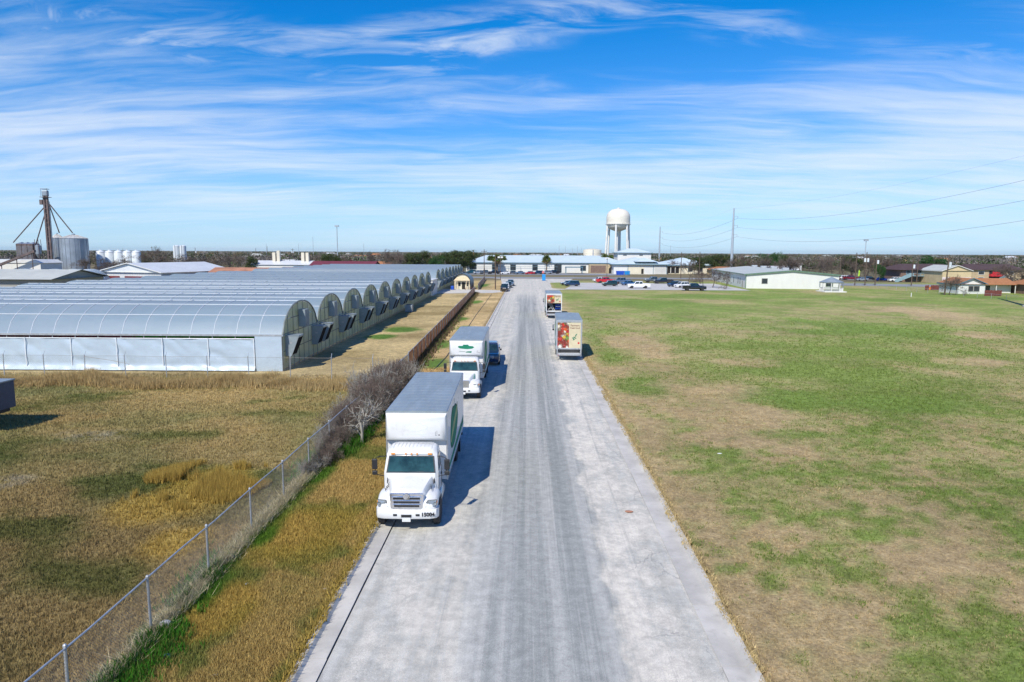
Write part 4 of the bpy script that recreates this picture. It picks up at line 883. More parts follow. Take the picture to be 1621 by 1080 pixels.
def endpanels():
    """outlines (y,z) of the polycarbonate sheets of one end wall, with gaps for the frame"""
    out = []; w = BAY / COLS; g = 0.035
    for c in range(COLS):
        y0, y1 = c * w + g, (c + 1) * w - g
        out.append([(y0, 0.25), (y1, 0.25), (y1, 1.68), (y0, 1.68)]); out.append([(y0, 1.75), (y1, 1.75), (y1, EAVE - 0.04), (y0, EAVE - 0.04)])
        top = lambda y: arch(min(max(y / BAY, 0.0), 1.0)) - 0.06
        ys_ = [y0 + (y1 - y0) * k / 4 for k in range(5)]
        lo = EAVE + 0.04; zs = [top(y) for y in ys_]
        mid = 4.45
        if min(zs) > mid + 0.25:
            out.append([(y0, lo), (y1, lo), (y1, mid - 0.035), (y0, mid - 0.035)]); out.append([(y0, mid + 0.035), (y1, mid + 0.035)] + [(y, z) for y, z in zip(ys_[::-1], zs[::-1])])
        else:
            out.append([(y0, lo), (y1, lo)] + [(y, max(z, lo + 0.02)) for y, z in zip(ys_[::-1], zs[::-1])])
    return out
PANELS = endpanels()
PAN_ME = [MB().loft([[(-0.012, p[0], p[1]) for p in q], [(0.012, p[0], p[1]) for p in q]]).mesh('panel', 'polycarb') for q in PANELS]
fm = MB()
for c in range(COLS + 1):
    y = min(max(c * BAY / COLS, 0.05), BAY - 0.05); fm.box(-0.03, 0.035, y - 0.035, y + 0.035, 0.0, arch(y / BAY) - 0.05)
for z in (0.12, 1.715, EAVE): fm.box(-0.028, 0.03, 0.09, BAY - 0.09, z - 0.035, z + 0.035)
fm.box(-0.028, 0.03, 2.4, BAY - 2.4, 4.415, 4.485)
FRAME_ME = fm.mesh('end_frame', 'frame_pale')
# slant-fronted exhaust hood: deep at the top, black shutter underneath the slope
HOOD_ME = MB().prism([(0.04, 3.05), (1.20, 3.05), (1.23, 2.98), (0.55, 1.25), (0.04, 1.25)], -0.66, 0.66, axis='y').mesh('fan_hood', 'hood_grey')
SHUT_ME = quad_on([(1.195, -0.60, 2.88), (1.195, 0.60, 2.88), (0.605, 0.60, 1.38), (0.605, -0.60, 1.38)], 0.012, (1, 0, -0.42)).mesh('shutter', 'shutter_black')
HTOP_ME = MB().box(0.02, 1.25, -0.70, 0.70, 3.055, 3.085).mesh('hood_lid', 'hood_grey')
LBL_ME = MB().box(0.40, 0.66, -0.675, -0.665, 2.35, 2.50).mesh('control_box', 'galvanised')
ub = MB().box(0.04, 0.62, -0.62, 0.62, 3.42, 5.0)
for k in range(9): ub.box(0.6201, 0.65, -0.60 + 0.14 * k, -0.60 + 0.14 * k + 0.06, 3.45, 4.97)
UPPER_ME = ub.mesh('cooler_box', 'hood_grey')
UPV_ME = MB().lathe([(0.02, 0.73), (0.16, 0.73), (0.16, 0.92), (0.02, 0.92)], 14, axis='y').mesh('cooler_motor', 'dark_chrome')
def greenhouse(loc, rz, n, label, full):
    T = thing('greenhouse', loc, label, 'greenhouse', rz)
    for b_ in range(n):
        yb = b_ * BAY
        rf = link('roof_film', FILM_ME, T, (0, yb, 0)); link('arch_rim', RIM_ME, rf)
        if full and b_ < 5:
            for k in range(1, 24): link('roof_bow', BOW_ME, rf, (-k * 1.97, 0, 0))
            for u in (0.12, 0.30, 0.5, 0.70, 0.88): link('purlin', PURLIN_ME[1], rf, (0, u * BAY, arch(u) + 0.015))
        elif full or b_ < 3:
            for k in range(2, 24, 2): link('roof_bow', BOW_ME, rf, (-k * 1.97, 0, 0))
        link('gutter', GUT_ME, T, (0, yb, 0))
        fr_ = link('end_frame', FRAME_ME, T, (0, yb, 0))
        if full:
            for me in PAN_ME: link('panel', me, fr_, (0, 0, 0))
        else:
            mb = MB()
            for q in PANELS: mb.loft([[(-0.012, p[0], p[1]) for p in q], [(0.012, p[0], p[1]) for p in q]])
            mb.build('panel_wall', 'polycarb', fr_)['kind'] = 'stuff'
        for off in (1.25, BAY - 1.25):
            h_ = link('fan_hood', HOOD_ME, T, (0, yb + off, 0)); link('shutter', SHUT_ME, h_); link('hood_lid', HTOP_ME, h_)
            if b_ < 4: link('control_box', LBL_ME, h_)
        u_ = link('cooler_box', UPPER_ME, T, (0, yb + BAY * 0.5, 0)); link('cooler_motor', UPV_ME, u_, (0.4, 0, 4.3))
    # far left end walls
    for b_ in range(n):
        pts = [(0, 0)] + [(k / NA * BAY, arch(k / NA) - 0.02) for k in range(NA + 1)] + [(BAY, 0)]
        MB().loft([[(-GLEN + 0.03, b_ * BAY + p[0], p[1]) for p in pts], [(-GLEN + 0.05, b_ * BAY + p[0], p[1]) for p in pts]]).build('rear_wall', 'polycarb', T)
    # near side: white roll-up curtain between battens, open strip under the gutter
    if full:
        nx_, nz_ = 260, 14; X_ = np.linspace(-2.35, -GLEN, nx_); Zc = np.linspace(0.12, 2.82, nz_); XX, ZZ = np.meshgrid(X_, Zc)
        loc4 = (XX % 3.94) / 3.94
        wr = 0.16 * (fbm(XX * 0.8 + ZZ * 0.9, ZZ * 0.8 - XX * 0.25, 4) - 0.5) * np.sin(np.pi * loc4) + 0.11 * np.abs(np.sin(3.0 * XX * 0.5 + 2.0 * ZZ + 5 * fbm(XX * 0.4, ZZ * 0.4, 2))) * np.sin(np.pi * loc4) * (0.5 + 0.5 * fbm(XX * 0.3, ZZ * 0.2))
        flare = 0.30 * sstep(0.55 - ZZ, 0.0, 0.45)
        YY = -0.06 - wr - flare
        ii = np.arange(nx_ * nz_).reshape(nz_, nx_); a_, b_, c_, d_ = ii[:-1, :-1].ravel(), ii[:-1, 1:].ravel(), ii[1:, 1:].ravel(), ii[1:, :-1].ravel()
        me = raw_mesh('curtain', np.stack([XX.ravel(), YY.ravel(), ZZ.ravel()], 1), np.concatenate([np.stack([a_, c_, b_], 1), np.stack([a_, d_, c_], 1)]), 'curtain'); me.shade_smooth()
        cu = link('side_curtain', me, T)
        for k in range(12): MB().box(-2.4 - k * 3.94 - 0.03, -2.4 - k * 3.94 + 0.03, -0.20, -0.15, 0.1, 2.9).build('batten', 'white_tube', cu)
        MB().tube((-2.35, -0.10, 2.84), (-GLEN, -0.10, 2.84), 0.04).build('roll_tube', 'white_tube', cu)
        MB().box(-2.34, -0.04, -0.10, -0.05, 0.05, EAVE - 0.14).build('corner_sheet', 'curtain', T)
        for k in range(24): MB().tube((-k * 1.97 - 0.1, 0.0, 0.0), (-k * 1.97 - 0.1, 0.0, EAVE - 0.1), 0.035).build('side_post', 'galvanised', T)
    return T
GH_RZ = R(0.86)
greenhouse((-20.95, 57.6, LAND - 0.02), GH_RZ, 10, 'ten bay milky plastic greenhouse with white side curtain beside the tall dry grass', True)
greenhouse((-22.9, 171.5, LAND - 0.02), GH_RZ, 8, 'eight bay milky plastic greenhouse beyond the gravel yard gap', False)
# white service wall between the two houses
sw = thing('service_shed', (-22.6, 160.2, LAND), 'white corrugated service shed filling the gap between the greenhouses', 'shed', GH_RZ)
box('wall', 'white_wall', sw, -8, 0.4, 0.1, 9.5, 0, 3.6); box('roof', 'white_roof', sw, -8.2, 0.6, -0.1, 9.7, 3.603, 3.75)
for k in range(14): box('rib', 'white_roof', sw, -7.9 + 0.6 * k, -7.84 + 0.6 * k, 0.06, 0.097, 0.05, 3.58)
ft = thing('condenser_unit', (-20.9, 116.5, LAND), 'blue grey condenser unit standing at the greenhouse foot', 'condenser', GH_RZ)
box('casing', 'hood_grey', ft, 0.1, 1.3, -0.7, 0.7, 0.08, 1.25, 0.03)
MB().lathe([(0.4, 1.251), (0.45, 1.26), (0.45, 1.32), (0.4, 1.32)], 20).build('fan_ring', 'dark_chrome', ft, loc=(0.7, 0, 0)); box('foot', 'chassis', ft, 0.15, 1.25, -0.65, 0.65, 0.0, 0.079)

# ================================================================ wire fences
def wire_fence(p0, p1, h, label, spacing=3.4, first=0.0, cell=0.085, rail=True, posts=None, wire_r=0.0028, outrigger=False, screen=None, cat='fence', mesh=True):
    p0, p1 = Vector(p0), Vector(p1); d = (p1 - p0); L = d.length
    T = thing('wire_fence', (p0.x, p0.y, LAND), label, cat, math.atan2(d.y, d.x))
    rr = random.Random(int(L * 10)); pos = posts if posts is not None else list(np.arange(first, L, spacing))
    for s in pos:
        lean = rr.uniform(-0.05, 0.05)
        po = MB().tube((s, 0, -0.2), (s + lean, lean * 0.4, h + 0.03), 0.036, n=8).build('post', 'galvanised', T, smooth=60)
        MB().lathe([(0.044, h + 0.0), (0.046, h + 0.05), (0.02, h + 0.08)], 8, s + lean, lean * 0.4).build('cap', 'galvanised', po)
        if outrigger: MB().tube((s + lean, 0, h), (s + lean + 0.02, -0.28, h + 0.32), 0.018, n=5).build('outrigger', 'galvanised', po)
    if rail: MB().path([(s, 0, h - 0.01 + 0.02 * math.sin(s)) for s in np.linspace(0, L, max(3, int(L / 2)))], 0.024 if h < 1.7 else 0.010, 6).build('top_rail', 'galvanised' if h < 1.7 else 'wire', T)
    if mesh:
        starts = np.arange(-h, L, cell); V = []; F = []; k = 0
        for sg in (1, -1):
            for s in starts:
                a, b_ = s, s + h; za, zb_ = 0.02, h - 0.02
                if a < 0: za += -a; a = 0
                if b_ > L: zb_ -= (b_ - L); b_ = L
                if b_ - a < 0.05: continue
                q0, q1 = (za, zb_) if sg > 0 else (h - za, h - zb_)
                yo = 0.004 * sg
                V += [(a, yo - wire_r, q0), (a, yo + wire_r, q0), (a + wire_r * 2, yo, q0), (b_, yo - wire_r, q1), (b_, yo + wire_r, q1), (b_ + wire_r * 2, yo, q1)]
                for i in range(3):
                    j = (i + 1) % 3; F += [(k + i, k + j, k + 3 + j), (k + i, k + 3 + j, k + 3 + i)]
                k += 6
        o = link('wire_mesh', raw_mesh('wire_mesh', np.array(V), np.array(F), 'wire'), T); o['kind'] = 'stuff'
    if screen:
        n = int(L / 3.0)
        for i in range(n):
            a, b_ = i * L / n + 0.03, (i + 1) * L / n - 0.03; nu, nz_ = 16, 7
            U, Z_ = np.meshgrid(np.linspace(a, b_, nu), np.linspace(0.05, h - 0.03, nz_))
            Yd = 0.03 + 0.07 * (fbm(U * 0.9, Z_ * 0.8 + i, 3) - 0.4); Zt = Z_ + 0.10 * (fbm(U * 0.7 + 50, Z_ * 0 + i * 3.1, 2) - 0.6) * (Z_ / h)
            ii = np.arange(nu * nz_).reshape(nz_, nu); a_, b2_, c_, d_ = ii[:-1, :-1].ravel(), ii[:-1, 1:].ravel(), ii[1:, 1:].ravel(), ii[1:, :-1].ravel()
            link('windscreen', raw_mesh('windscreen', np.stack([U.ravel(), Yd.ravel(), Zt.ravel()], 1), np.concatenate([np.stack([a_, b2_, c_], 1), np.stack([a_, c_, d_], 1)]), screen), T)
    return T
FX = -10.2
wire_fence((FX, 10.4), (FX, 58), 1.55, 'rusty galvanised wire mesh fence along the dry grass verge', posts=[y - 10.4 for y in (13.9, 17.25, 20.65, 24.1, 27.5, 30.9, 34.3, 37.7, 41.1, 44.5, 47.9, 51.3, 54.7, 57.9)])
wire_fence((FX, 58.2), (-13.2, 174), 1.65, 'brown screened fence along the greenhouse yard', spacing=3.0, screen='windscreen', mesh=False)
wire_fence((-13.4, 187), (-15.6, 255), 1.65, 'brown screened fence behind the kiosk reaching the cross street', spacing=3.0, screen='windscreen', mesh=False)
wire_fence((-12.4, 54.2), (-62, 54.6), 1.75, 'sagging wire fence in front of the white greenhouse curtain', spacing=3.4, outrigger=True, cell=0.16)
a_, b_ = G(1350, 453.3), G(1612, 477.0)
wire_fence((a_[0], a_[1]), (b_[0], b_[1]), 1.15, 'low wire fence along the far edge of the field', spacing=4.5, cell=0.3, rail=True)
# fallen top rail of the sagging fence
MBf = MB().path([(-36.0, 54.1, 1.72 + LAND), (-33.8, 54.0, 1.45 + LAND), (-32.2, 53.95, 1.15 + LAND), (-32.9, 53.9, 0.35 + LAND), (-33.2, 53.9, LAND - 0.02)], 0.018, 6).build('bent_rail', 'wire'); tag(MBf, 'bent rail hanging off the sagging fence before the curtain', 'rail')
# blue trailer entering at the yard's edge
tr_ = thing('box_trailer', (-33.4, 40.0, LAND), 'dark blue box trailer standing in the dry yard', 'trailer', 0); tr_.location = (-33.35, 36.5, LAND)
box('trailer_body', 'trailer_blue', tr_, -5.0, 3.25, -0.0, 2.3, 1.15, 2.72, 0.03); box('roof_lid', 'hood_grey', tr_, -5.05, 3.30, -0.05, 2.35, 2.722, 2.80, 0.01)
box('frame', 'chassis', tr_, -5.0, 3.1, 0.3, 2.0, 0.95, 1.149)
for x in (-2.4, -1.5):
    for y in (0.1, 2.2): link('wheel', _tyre, tr_, (x, y, 0.50), (0, 0, R(90)))
for y in (0.5, 1.8): MB().tube((-4.6, y, 0.02), (-4.6, y, 0.96), 0.05).build('jack_leg', 'chassis', tr_)
# kiosk with a barrel roof
kq = thing('kiosk', (-17.8, 187.0, LAND), 'small cream kiosk under a grey barrel roof beside the gravel yard', 'kiosk', R(-4))
pr_ = [(-2.3, 0.0)] + [(2.3 * math.cos(a), 2.1 + 2.2 * math.sin(a)) for a in np.linspace(math.pi, 0, 17)] + [(2.3, 0.0)]
pin = [(x * 0.94, z * 0.975) for x, z in pr_]
MB().loft([[(x, 0.3, z) for x, z in pr_], [(x, 6.5, z) for x, z in pr_], [(x, 6.5, z) for x, z in pin], [(x, 0.3, z) for x, z in pin]], caps=False).build('barrel_roof', 'quonset_grey', kq, smooth=50)
kw = MB().loft([[(x, 0.62, z) for x, z in pin], [(x, 0.70, z) for x, z in pin]]).build('front_wall', 'cream_wall', kq)
box('door', 'dark_opening', kw, -0.15, 0.75, 0.58, 0.615, 0.0, 2.0); box('window', 'window_dark', kw, -1.15, -0.5, 0.58, 0.615, 0.95, 1.95); box('window', 'window_dark', kw, 1.05, 1.65, 0.58, 0.615, 0.95, 1.95)
MB().add([(-2.25, -0.35, 2.45), (2.25, -0.35, 2.45), (1.35, 0.6, 3.45), (-1.35, 0.6, 3.45), (-2.25, -0.35, 2.52), (2.25, -0.35, 2.52), (1.35, 0.6, 3.52), (-1.35, 0.6, 3.52)], [(0, 3, 2, 1), (4, 5, 6, 7), (0, 1, 5, 4), (1, 2, 6, 5), (2, 3, 7, 6), (3, 0, 4, 7)]).build('porch_roof', 'timber', kq)
for x in (-2.05, -1.3, 1.3, 2.05): MB().box(x - 0.07, x + 0.07, -0.3, -0.16, 0, 2.45).build('porch_post', 'timber', kq)
box('sign_board', 'cream_wall', kw, -0.5, 0.5, 0.50, 0.55, 3.0, 3.3); box('porch_deck', 'stone', kq, -2.3, 2.3, -0.6, 0.29, -0.02, 0.10)
kb = thing('barrel', (-20.3, 185.6, Z1), 'blue plastic barrel beside the kiosk', 'barrel')
MB().lathe([(0.30, 0.0), (0.42, 0.03), (0.45, 0.3), (0.46, 0.6), (0.45, 0.95), (0.40, 1.05), (0.1, 1.06)], 18).build('drum', 'dumpster_blue', kb, smooth=50)
MB().lathe([(0.462, 0.40), (0.475, 0.42), (0.462, 0.44)], 18, caps=False).build('hoop', 'dumpster_blue', kb)
MB().lathe([(0.462, 0.70), (0.475, 0.72), (0.462, 0.74)], 18, caps=False).build('hoop', 'dumpster_blue', kb)
pt_ = thing('pallet_table', (-15.7, 185.4, Z1), 'low dark bench in front of the kiosk', 'bench')
box('seat', 'maroon_wood', pt_, -1.3, 1.3, -0.3, 0.3, 0.45, 0.52)
for x in (-1.1, 1.1): box('leg', 'maroon_wood', pt_, x - 0.06, x + 0.06, -0.25, 0.25, 0.0, 0.449)
# ================================================================ buildings
def windows_front(par, y, items, frame='blue_trim', glass='window_dark'):
    for x0, x1, z0, z1 in items:
        f_ = box('window', frame, par, x0 - 0.12, x1 + 0.12, y - 0.06, y - 0.003, z0 - 0.12, z1 + 0.12); box('pane', glass, f_, x0, x1, y - 0.075, y - 0.061, z0, z1)
def hip_house(name, x0, x1, y0, y1, eave, ridge, wall, roof, trim, label, cat='building', inset=None, gable=False, over=0.6, z0=LAND):
    T = thing(name, (x0, y0, z0), label, cat); W_, D_ = x1 - x0, y1 - y0
    wl = box('wall', wall, T, 0, W_, 0, D_, 0, eave)
    ins = (D_ / 2 if inset is None else inset); o_ = over; e2 = eave + 0.003
    alongx = W_ >= D_
    if alongx:
        i0 = -o_ if gable else ins; r = [(i0, D_ / 2), (W_ - i0, D_ / 2)] if not gable else [(-o_, D_ / 2), (W_ + o_, D_ / 2)]
    else:
        ins2 = W_ / 2 if inset is None else inset
        r = [(W_ / 2, ins2), (W_ / 2, D_ - ins2)] if not gable else [(W_ / 2, -o_), (W_ / 2, D_ + o_)]
    vs = [(-o_, -o_, e2), (W_ + o_, -o_, e2), (W_ + o_, D_ + o_, e2), (-o_, D_ + o_, e2), (r[0][0], r[0][1], ridge), (r[1][0], r[1][1], ridge)]
    if gable: fs = [(0, 1, 5, 4), (2, 3, 4, 5), (0, 3, 2, 1)] if alongx else [(1, 2, 5, 4), (3, 0, 4, 5), (0, 3, 2, 1)]
    else: fs = [(0, 1, 5, 4), (1, 2, 5), (2, 3, 4, 5), (3, 0, 4), (0, 3, 2, 1)] if alongx else [(0, 1, 4), (1, 2, 5, 4), (2, 3, 5), (3, 0, 4, 5), (0, 3, 2, 1)]
    rf = MB().add(vs, fs).build('roof', roof, T)
    if gable:   # end walls fill the triangles
        for q in (0, 1):
            if alongx: tri = [[(xx, 0.05, e2 + 0.002), (xx, D_ - 0.05, e2 + 0.002), (xx, D_ / 2, ridge - 0.12)] for xx in ((0.0, 0.1) if q == 0 else (W_ - 0.1, W_))]
            else: tri = [[(0.05, yy, e2 + 0.002), (W_ - 0.05, yy, e2 + 0.002), (W_ / 2, yy, ridge - 0.12)] for yy in ((0.0, 0.1) if q == 0 else (D_ - 0.1, D_))]
            MB().loft(tri).build('gable', wall, wl)
    # fascia boards
    if trim and gable and not alongx:
        for sx_ in (-o_, W_ + o_):
            MB().loft([[(sx_, yy, e2 - 0.12), (W_ / 2, yy, ridge - 0.12), (W_ / 2, yy, ridge + 0.08), (sx_, yy, e2 + 0.08)] for yy in (-o_ - 0.08, -o_ - 0.004)]).build('rake_board', trim, rf)
    if trim:
        if not gable or alongx: box('fascia', trim, rf, -o_ - 0.06, W_ + o_ + 0.06, -o_ - 0.10, -o_ - 0.003, e2 - 0.28, e2 + 0.10)
        box('fascia', trim, rf, -o_ - 0.10, -o_ - 0.003, -o_, D_ + o_, e2 - 0.28, e2 + 0.10)
    return T, wl, rf
# long white hall behind the forecourt
T, wl, rf = hip_house('office_building', -30.8, 49, 345, 386, 5.0, 8.6, 'white_wall', 'blue_roof', 'blue_trim', 'long white building with pale blue hipped metal roof behind the palms', inset=9)
windows_front(wl, 0, [(2.0, 5.2, 1.6, 4.2), (13.2, 16, 1.5, 4.0), (22.4, 25, 1.2, 4.0), (33.5, 36, 1.2, 4.0), (44.5, 48, 0.3, 4.2), (57.6, 60.2, 1.2, 3.6)])
MB().tube((3, -0.8, 3.1), (46, -0.8, 3.1), 0.07).build('pipe_rail', 'blue_trim', T)
for k in range(8): MB().tube((3 + 6.1 * k, -0.8, 0), (3 + 6.1 * k, -0.8, 3.1), 0.06).build('rail_post', 'blue_trim', T)
for k in range(26): box('roof_seam', 'blue_roof', rf, 3 + 2.9 * k, 3.06 + 2.9 * k, 19.8, 20.1, 8.55, 8.62)
box('entrance_block', 'brick_tan', wl, 61.5, 78.5, -6.5, -0.01, 0, 4.4); en = wl.children[-1]
MB().prism([(71, 0), (74.4, 0), (74.4, 2.3), (73.8, 3.1), (72.7, 3.5), (71.6, 3.1), (71, 2.3)], -6.56, -6.51).build('arched_door', 'dark_opening', en)
box('dark_wall', 'brown_brick', en, 62, 69.5, -6.54, -6.505, 0.3, 3.9); box('dark_wall', 'brown_brick', en, 75, 78.2, -6.54, -6.505, 0.3, 3.9)
cn = thing('canopy', (18.6, 331.5, Z1), 'flat blue canopy on posts beside the palms', 'canopy')
box('deck', 'blue_trim', cn, 0, 8.4, 0, 6.5, 2.9, 3.25)
for x in (0.25, 8.1):
    for y in (0.3, 6.2): box('post', 'blue_trim', cn, x - 0.12, x + 0.12, y - 0.12, y + 0.12, 0, 2.899)
# blue-roofed plant building to the right
T, wl, rf = hip_house('plant_building', 41.5, 67, 330, 360, 4.7, 8.0, 'white_wall', 'blue_roof', 'blue_trim', 'white plant building with pale blue hipped roof below the water tower', inset=12, over=0.9)
box('loading_bay', 'cream_wall', wl, 7.0, 14.5, -0.05, -0.01, 0.2, 3.6); box('doorway', 'dark_opening', wl, 13.2, 14.3, -0.09, -0.052, 0.2, 2.6)
box('roll_door', 'grey_wall', wl, 19.5, 24.8, -0.06, -0.01, 0.1, 4.2)
for k in range(7): box('door_slat', 'white_wall', wl.children[-1], 19.5, 24.8, -0.08, -0.061, 0.2 + 0.57 * k, 0.6 + 0.57 * k)
for x in (6.8, 18.9, 25.2): box('downpipe', 'blue_trim', wl, x - 0.1, x + 0.1, -0.14, -0.015, 0, 4.6)
dm = MB().add([(10, -0.8, 6.0), (21, -0.8, 6.0), (15.5, 6, 7.9), (10, 10, 6.5), (21, 10, 6.5)], [(0, 1, 2), (0, 2, 3), (1, 4, 2), (3, 2, 4)]).build('roof_gablet', 'blue_roof', rf)
T, wl, rf = hip_house('plant_annex', 67.4, 92, 340, 372, 4.2, 7.8, 'cream_wall', 'blue_roof', 'blue_trim', 'lower cream annex with pale blue hipped roof behind bare trees', inset=12, over=0.9)
box('porch_opening', 'dark_opening', wl, 1.5, 7.5, -0.06, -0.01, 0.3, 3.4)
for x in (3.4, 5.6): box('porch_post', 'white_wall', wl, x - 0.15, x + 0.15, -0.2, -0.061, 0.3, 3.4)
windows_front(wl, 0, [(12, 14, 1.2, 3.0), (17, 19, 1.2, 3.0)])
T, wl, rf = hip_house('upper_hall', 50.5, 69, 385, 402, 10.2, 12.6, 'white_wall', 'blue_roof', 'blue_trim', 'tall white hall rising behind the plant building', inset=7, over=0.8)
windows_front(wl, 0, [(3, 5, 8.6, 9.2), (12, 14, 8.6, 9.2)], 'faint_print')
# cream ground tank
tk = thing('ground_tank', (38, 404, LAND), 'squat cream water tank behind the long white building', 'tank')
MB().lathe([(5.3, 0), (5.3, 11.6), (5.2, 11.8), (2.5, 12.3), (0.2, 12.5)], 40).build('shell', 'tank_cream', tk, smooth=40)
for k in range(4): MB().lathe([(5.31, 2.8 * k + 1.2), (5.36, 2.8 * k + 1.25), (5.31, 2.8 * k + 1.3)], 40, caps=False).build('seam_ring', 'tank_cream', tk)
MB().box(-0.3, 0.3, -5.42, -5.36, 0.5, 11.8).build('ladder', 'galvanised', tk)
# water tower
wx, wy = float(AT(978.3, 365, 432)[0]), 432.0
wt = thing('water_tower', (wx, wy, LAND), 'white multi leg water tower with cream stained tank', 'water tower'); wt.scale = (0.97, 0.97, 0.965)
prof = [(1.1, 21.6), (1.7, 24.2), (4.6, 25.3), (6.7, 26.6), (7.45, 28.0), (7.55, 29.2), (7.55, 33.0), (7.3, 34.8), (6.3, 36.6), (4.4, 37.9), (2.0, 38.5), (0.15, 38.65)]
MB().lathe(prof, 48).build('tank', 'tower_tank', wt, smooth=35)
MB().lathe([(7.56, 28.6), (8.2, 28.62), (8.2, 28.8), (7.56, 28.82)], 48, caps=False).build('balcony', 'tower_white', wt)
MB().lathe([(8.18, 29.7), (8.22, 29.72), (8.18, 29.78)], 48, caps=False).build('balcony_rail', 'tower_white', wt)
MB().lathe([(1.0, 0), (1.0, 21.5), (1.15, 21.6)], 20).build('riser', 'tower_white', wt, smooth=40)
MB().lathe([(0.9, 38.66), (0.9, 39.1), (0.1, 39.3)], 14).build('roof_vent', 'tower_white', wt)
for k in range(6):
    a = k * math.pi / 3 + 0.22; c, s = math.cos(a), math.sin(a)
    lg = MB().tube((8.5 * c, 8.5 * s, -0.1), (7.2 * c, 7.2 * s, 28.6), 0.66, 0.62, 12).build('leg', 'tower_white', wt, smooth=60)
    a2 = a + math.pi / 3
    MB().tube((8.07 * c, 8.07 * s, 9.6), (8.07 * math.cos(a2), 8.07 * math.sin(a2), 9.6), 0.12).build('strut', 'tower_white', wt)
# white metal hall on the right
hb = thing('white_hall', (64.4, 203.0, LAND), 'low white metal hall with pale low pitched roof beyond the field', 'building', R(-6))
HW_, HD_, he, hr = 26.0, 62.0, 4.1, 5.25
wl = MB().loft([[(0, y, 0), (HW_, y, 0), (HW_, y, he), (HW_ / 2, y, hr), (0, y, he)] for y in (0, HD_)]).build('wall', 'white_wall', hb)
MB().loft([[(-0.35, y, he - 0.02), (HW_ / 2, y, hr + 0.02), (HW_ + 0.35, y, he - 0.02), (HW_ + 0.35, y, he + 0.14), (HW_ / 2, y, hr + 0.2), (-0.35, y, he + 0.14)] for y in (-0.3, HD_ + 0.3)]).build('roof', 'pale_roof', hb); rf = hb.children[-1]
MB().loft([[(-0.4, y, he - 0.25), (HW_ / 2, y, hr - 0.2), (HW_ + 0.4, y, he - 0.25), (HW_ + 0.4, y, he + 0.15), (HW_ / 2, y, hr + 0.21), (-0.4, y, he + 0.15)] for y in (-0.42, -0.31)]).build('rake_trim', 'green_trim', rf)
box('gutter', 'green_trim', rf, -0.52, -0.36, -0.3, HD_ + 0.3, he - 0.12, he + 0.10)
for k in range(4): MB().box(HW_ / 2 - 0.9, HW_ / 2 + 0.9, 7 + 14 * k, 8.6 + 14 * k, hr + 0.1, hr + 0.75).build('roof_vent', 'galvanised', rf, bevel=0.1)
windows_front(wl, 0, [(4.6, 6.1, 1.5, 2.9)], 'grey_wall')
windows_front(wl, 0, [(22.6, 24.4, 0.9, 2.8)], 'green_trim')
box('door', 'grey_wall', wl, -0.06, -0.004, 4, 5, 0, 2.1); box('corner_trim', 'green_trim', wl, -0.08, 0.12, -0.08, -0.004, 0, he - 0.25)
for y in (8, 11, 18, 26): box('window', 'window_dark', wl, -0.06, -0.004, y, y + 0.5, 1.0, 2.8)
for k in range(20): box('panel_rib', 'white_wall', wl, 0.6 + 1.27 * k, 0.64 + 1.27 * k, -0.03, -0.003, 0.1, he - 0.3)
# gazebo
gz = thing('gazebo', (82.6, 187.5, LAND), 'white railed gazebo with dark shingle roof beside the hall', 'gazebo')
MB().lathe([(3.3, 2.55), (3.35, 2.62), (0.5, 3.85), (0.05, 4.05)], 8).build('roof', 'hood_grey', gz); box('deck', 'white_wall', gz, -2.9, 2.9, -2.9, 2.9, 0, 0.25)
for k in range(8):
    a = k * math.pi / 4 + math.pi / 8; a2 = a + math.pi / 4
    p, q = (2.85 * math.cos(a), 2.85 * math.sin(a)), (2.85 * math.cos(a2), 2.85 * math.sin(a2))
    MB().box(p[0] - 0.09, p[0] + 0.09, p[1] - 0.09, p[1] + 0.09, 0.2, 2.6).build('post', 'white_wall', gz)
    rl = MB().tube((p[0], p[1], 1.1), (q[0], q[1], 1.1), 0.05).build('rail', 'white_wall', gz)
    for j in range(1, 8):
        f = j / 8; MB().box(p[0] + (q[0] - p[0]) * f - 0.03, p[0] + (q[0] - p[0]) * f + 0.03, p[1] + (q[1] - p[1]) * f - 0.03, p[1] + (q[1] - p[1]) * f + 0.03, 0.25, 1.08).build('baluster', 'white_wall', rl)
    MB().tube((p[0], p[1], 2.45), (q[0], q[1], 2.45), 0.08).build('header', 'white_wall', rl)
# apartments and houses along the side street
T, wl, rf = hip_house('apartment_house', 139, 161, 258, 272, 4.4, 6.6, 'brown_brick', 'brown_roof', None, 'brown roofed apartment house with pale blue outside stairs', inset=3, over=1.0)
for k in range(5): windows_front(wl, 0, [(2 + 4 * k, 3.4 + 4 * k, 2.9, 4.0)], 'stair_blue')
for k in range(3): windows_front(wl, 0, [(5 + 4 * k, 6.6 + 4 * k, 0.6, 1.9)], 'stair_blue')
bl = box('balcony', 'stair_blue', T, 1.0, 17.5, -2.0, -0.08, 2.15, 2.35)
for k in range(14): box('baluster', 'stair_blue', bl, 1.05 + 1.25 * k, 1.15 + 1.25 * k, -2.0, -1.93, 2.351, 3.2)
box('hand_rail', 'stair_blue', bl, 1.0, 17.5, -2.02, -1.92, 3.201, 3.3)
for x0 in (-3.5, 10.5):
    st_ = MB().prism([(x0, 0.0), (x0 + 1.0, 0.0), (x0 + 6.5, 2.3), (x0 + 6.5, 3.3), (x0 + 5.5, 3.3), (x0, 0.9)], -2.9, -2.75).build('stair_rail', 'stair_blue', T)
    for k in range(11): box('tread', 'stair_blue', st_, x0 + 0.6 + 0.52 * k, x0 + 1.05 + 0.52 * k, -2.74, -2.05, 0.12 + 0.2 * k, 0.2 + 0.2 * k)
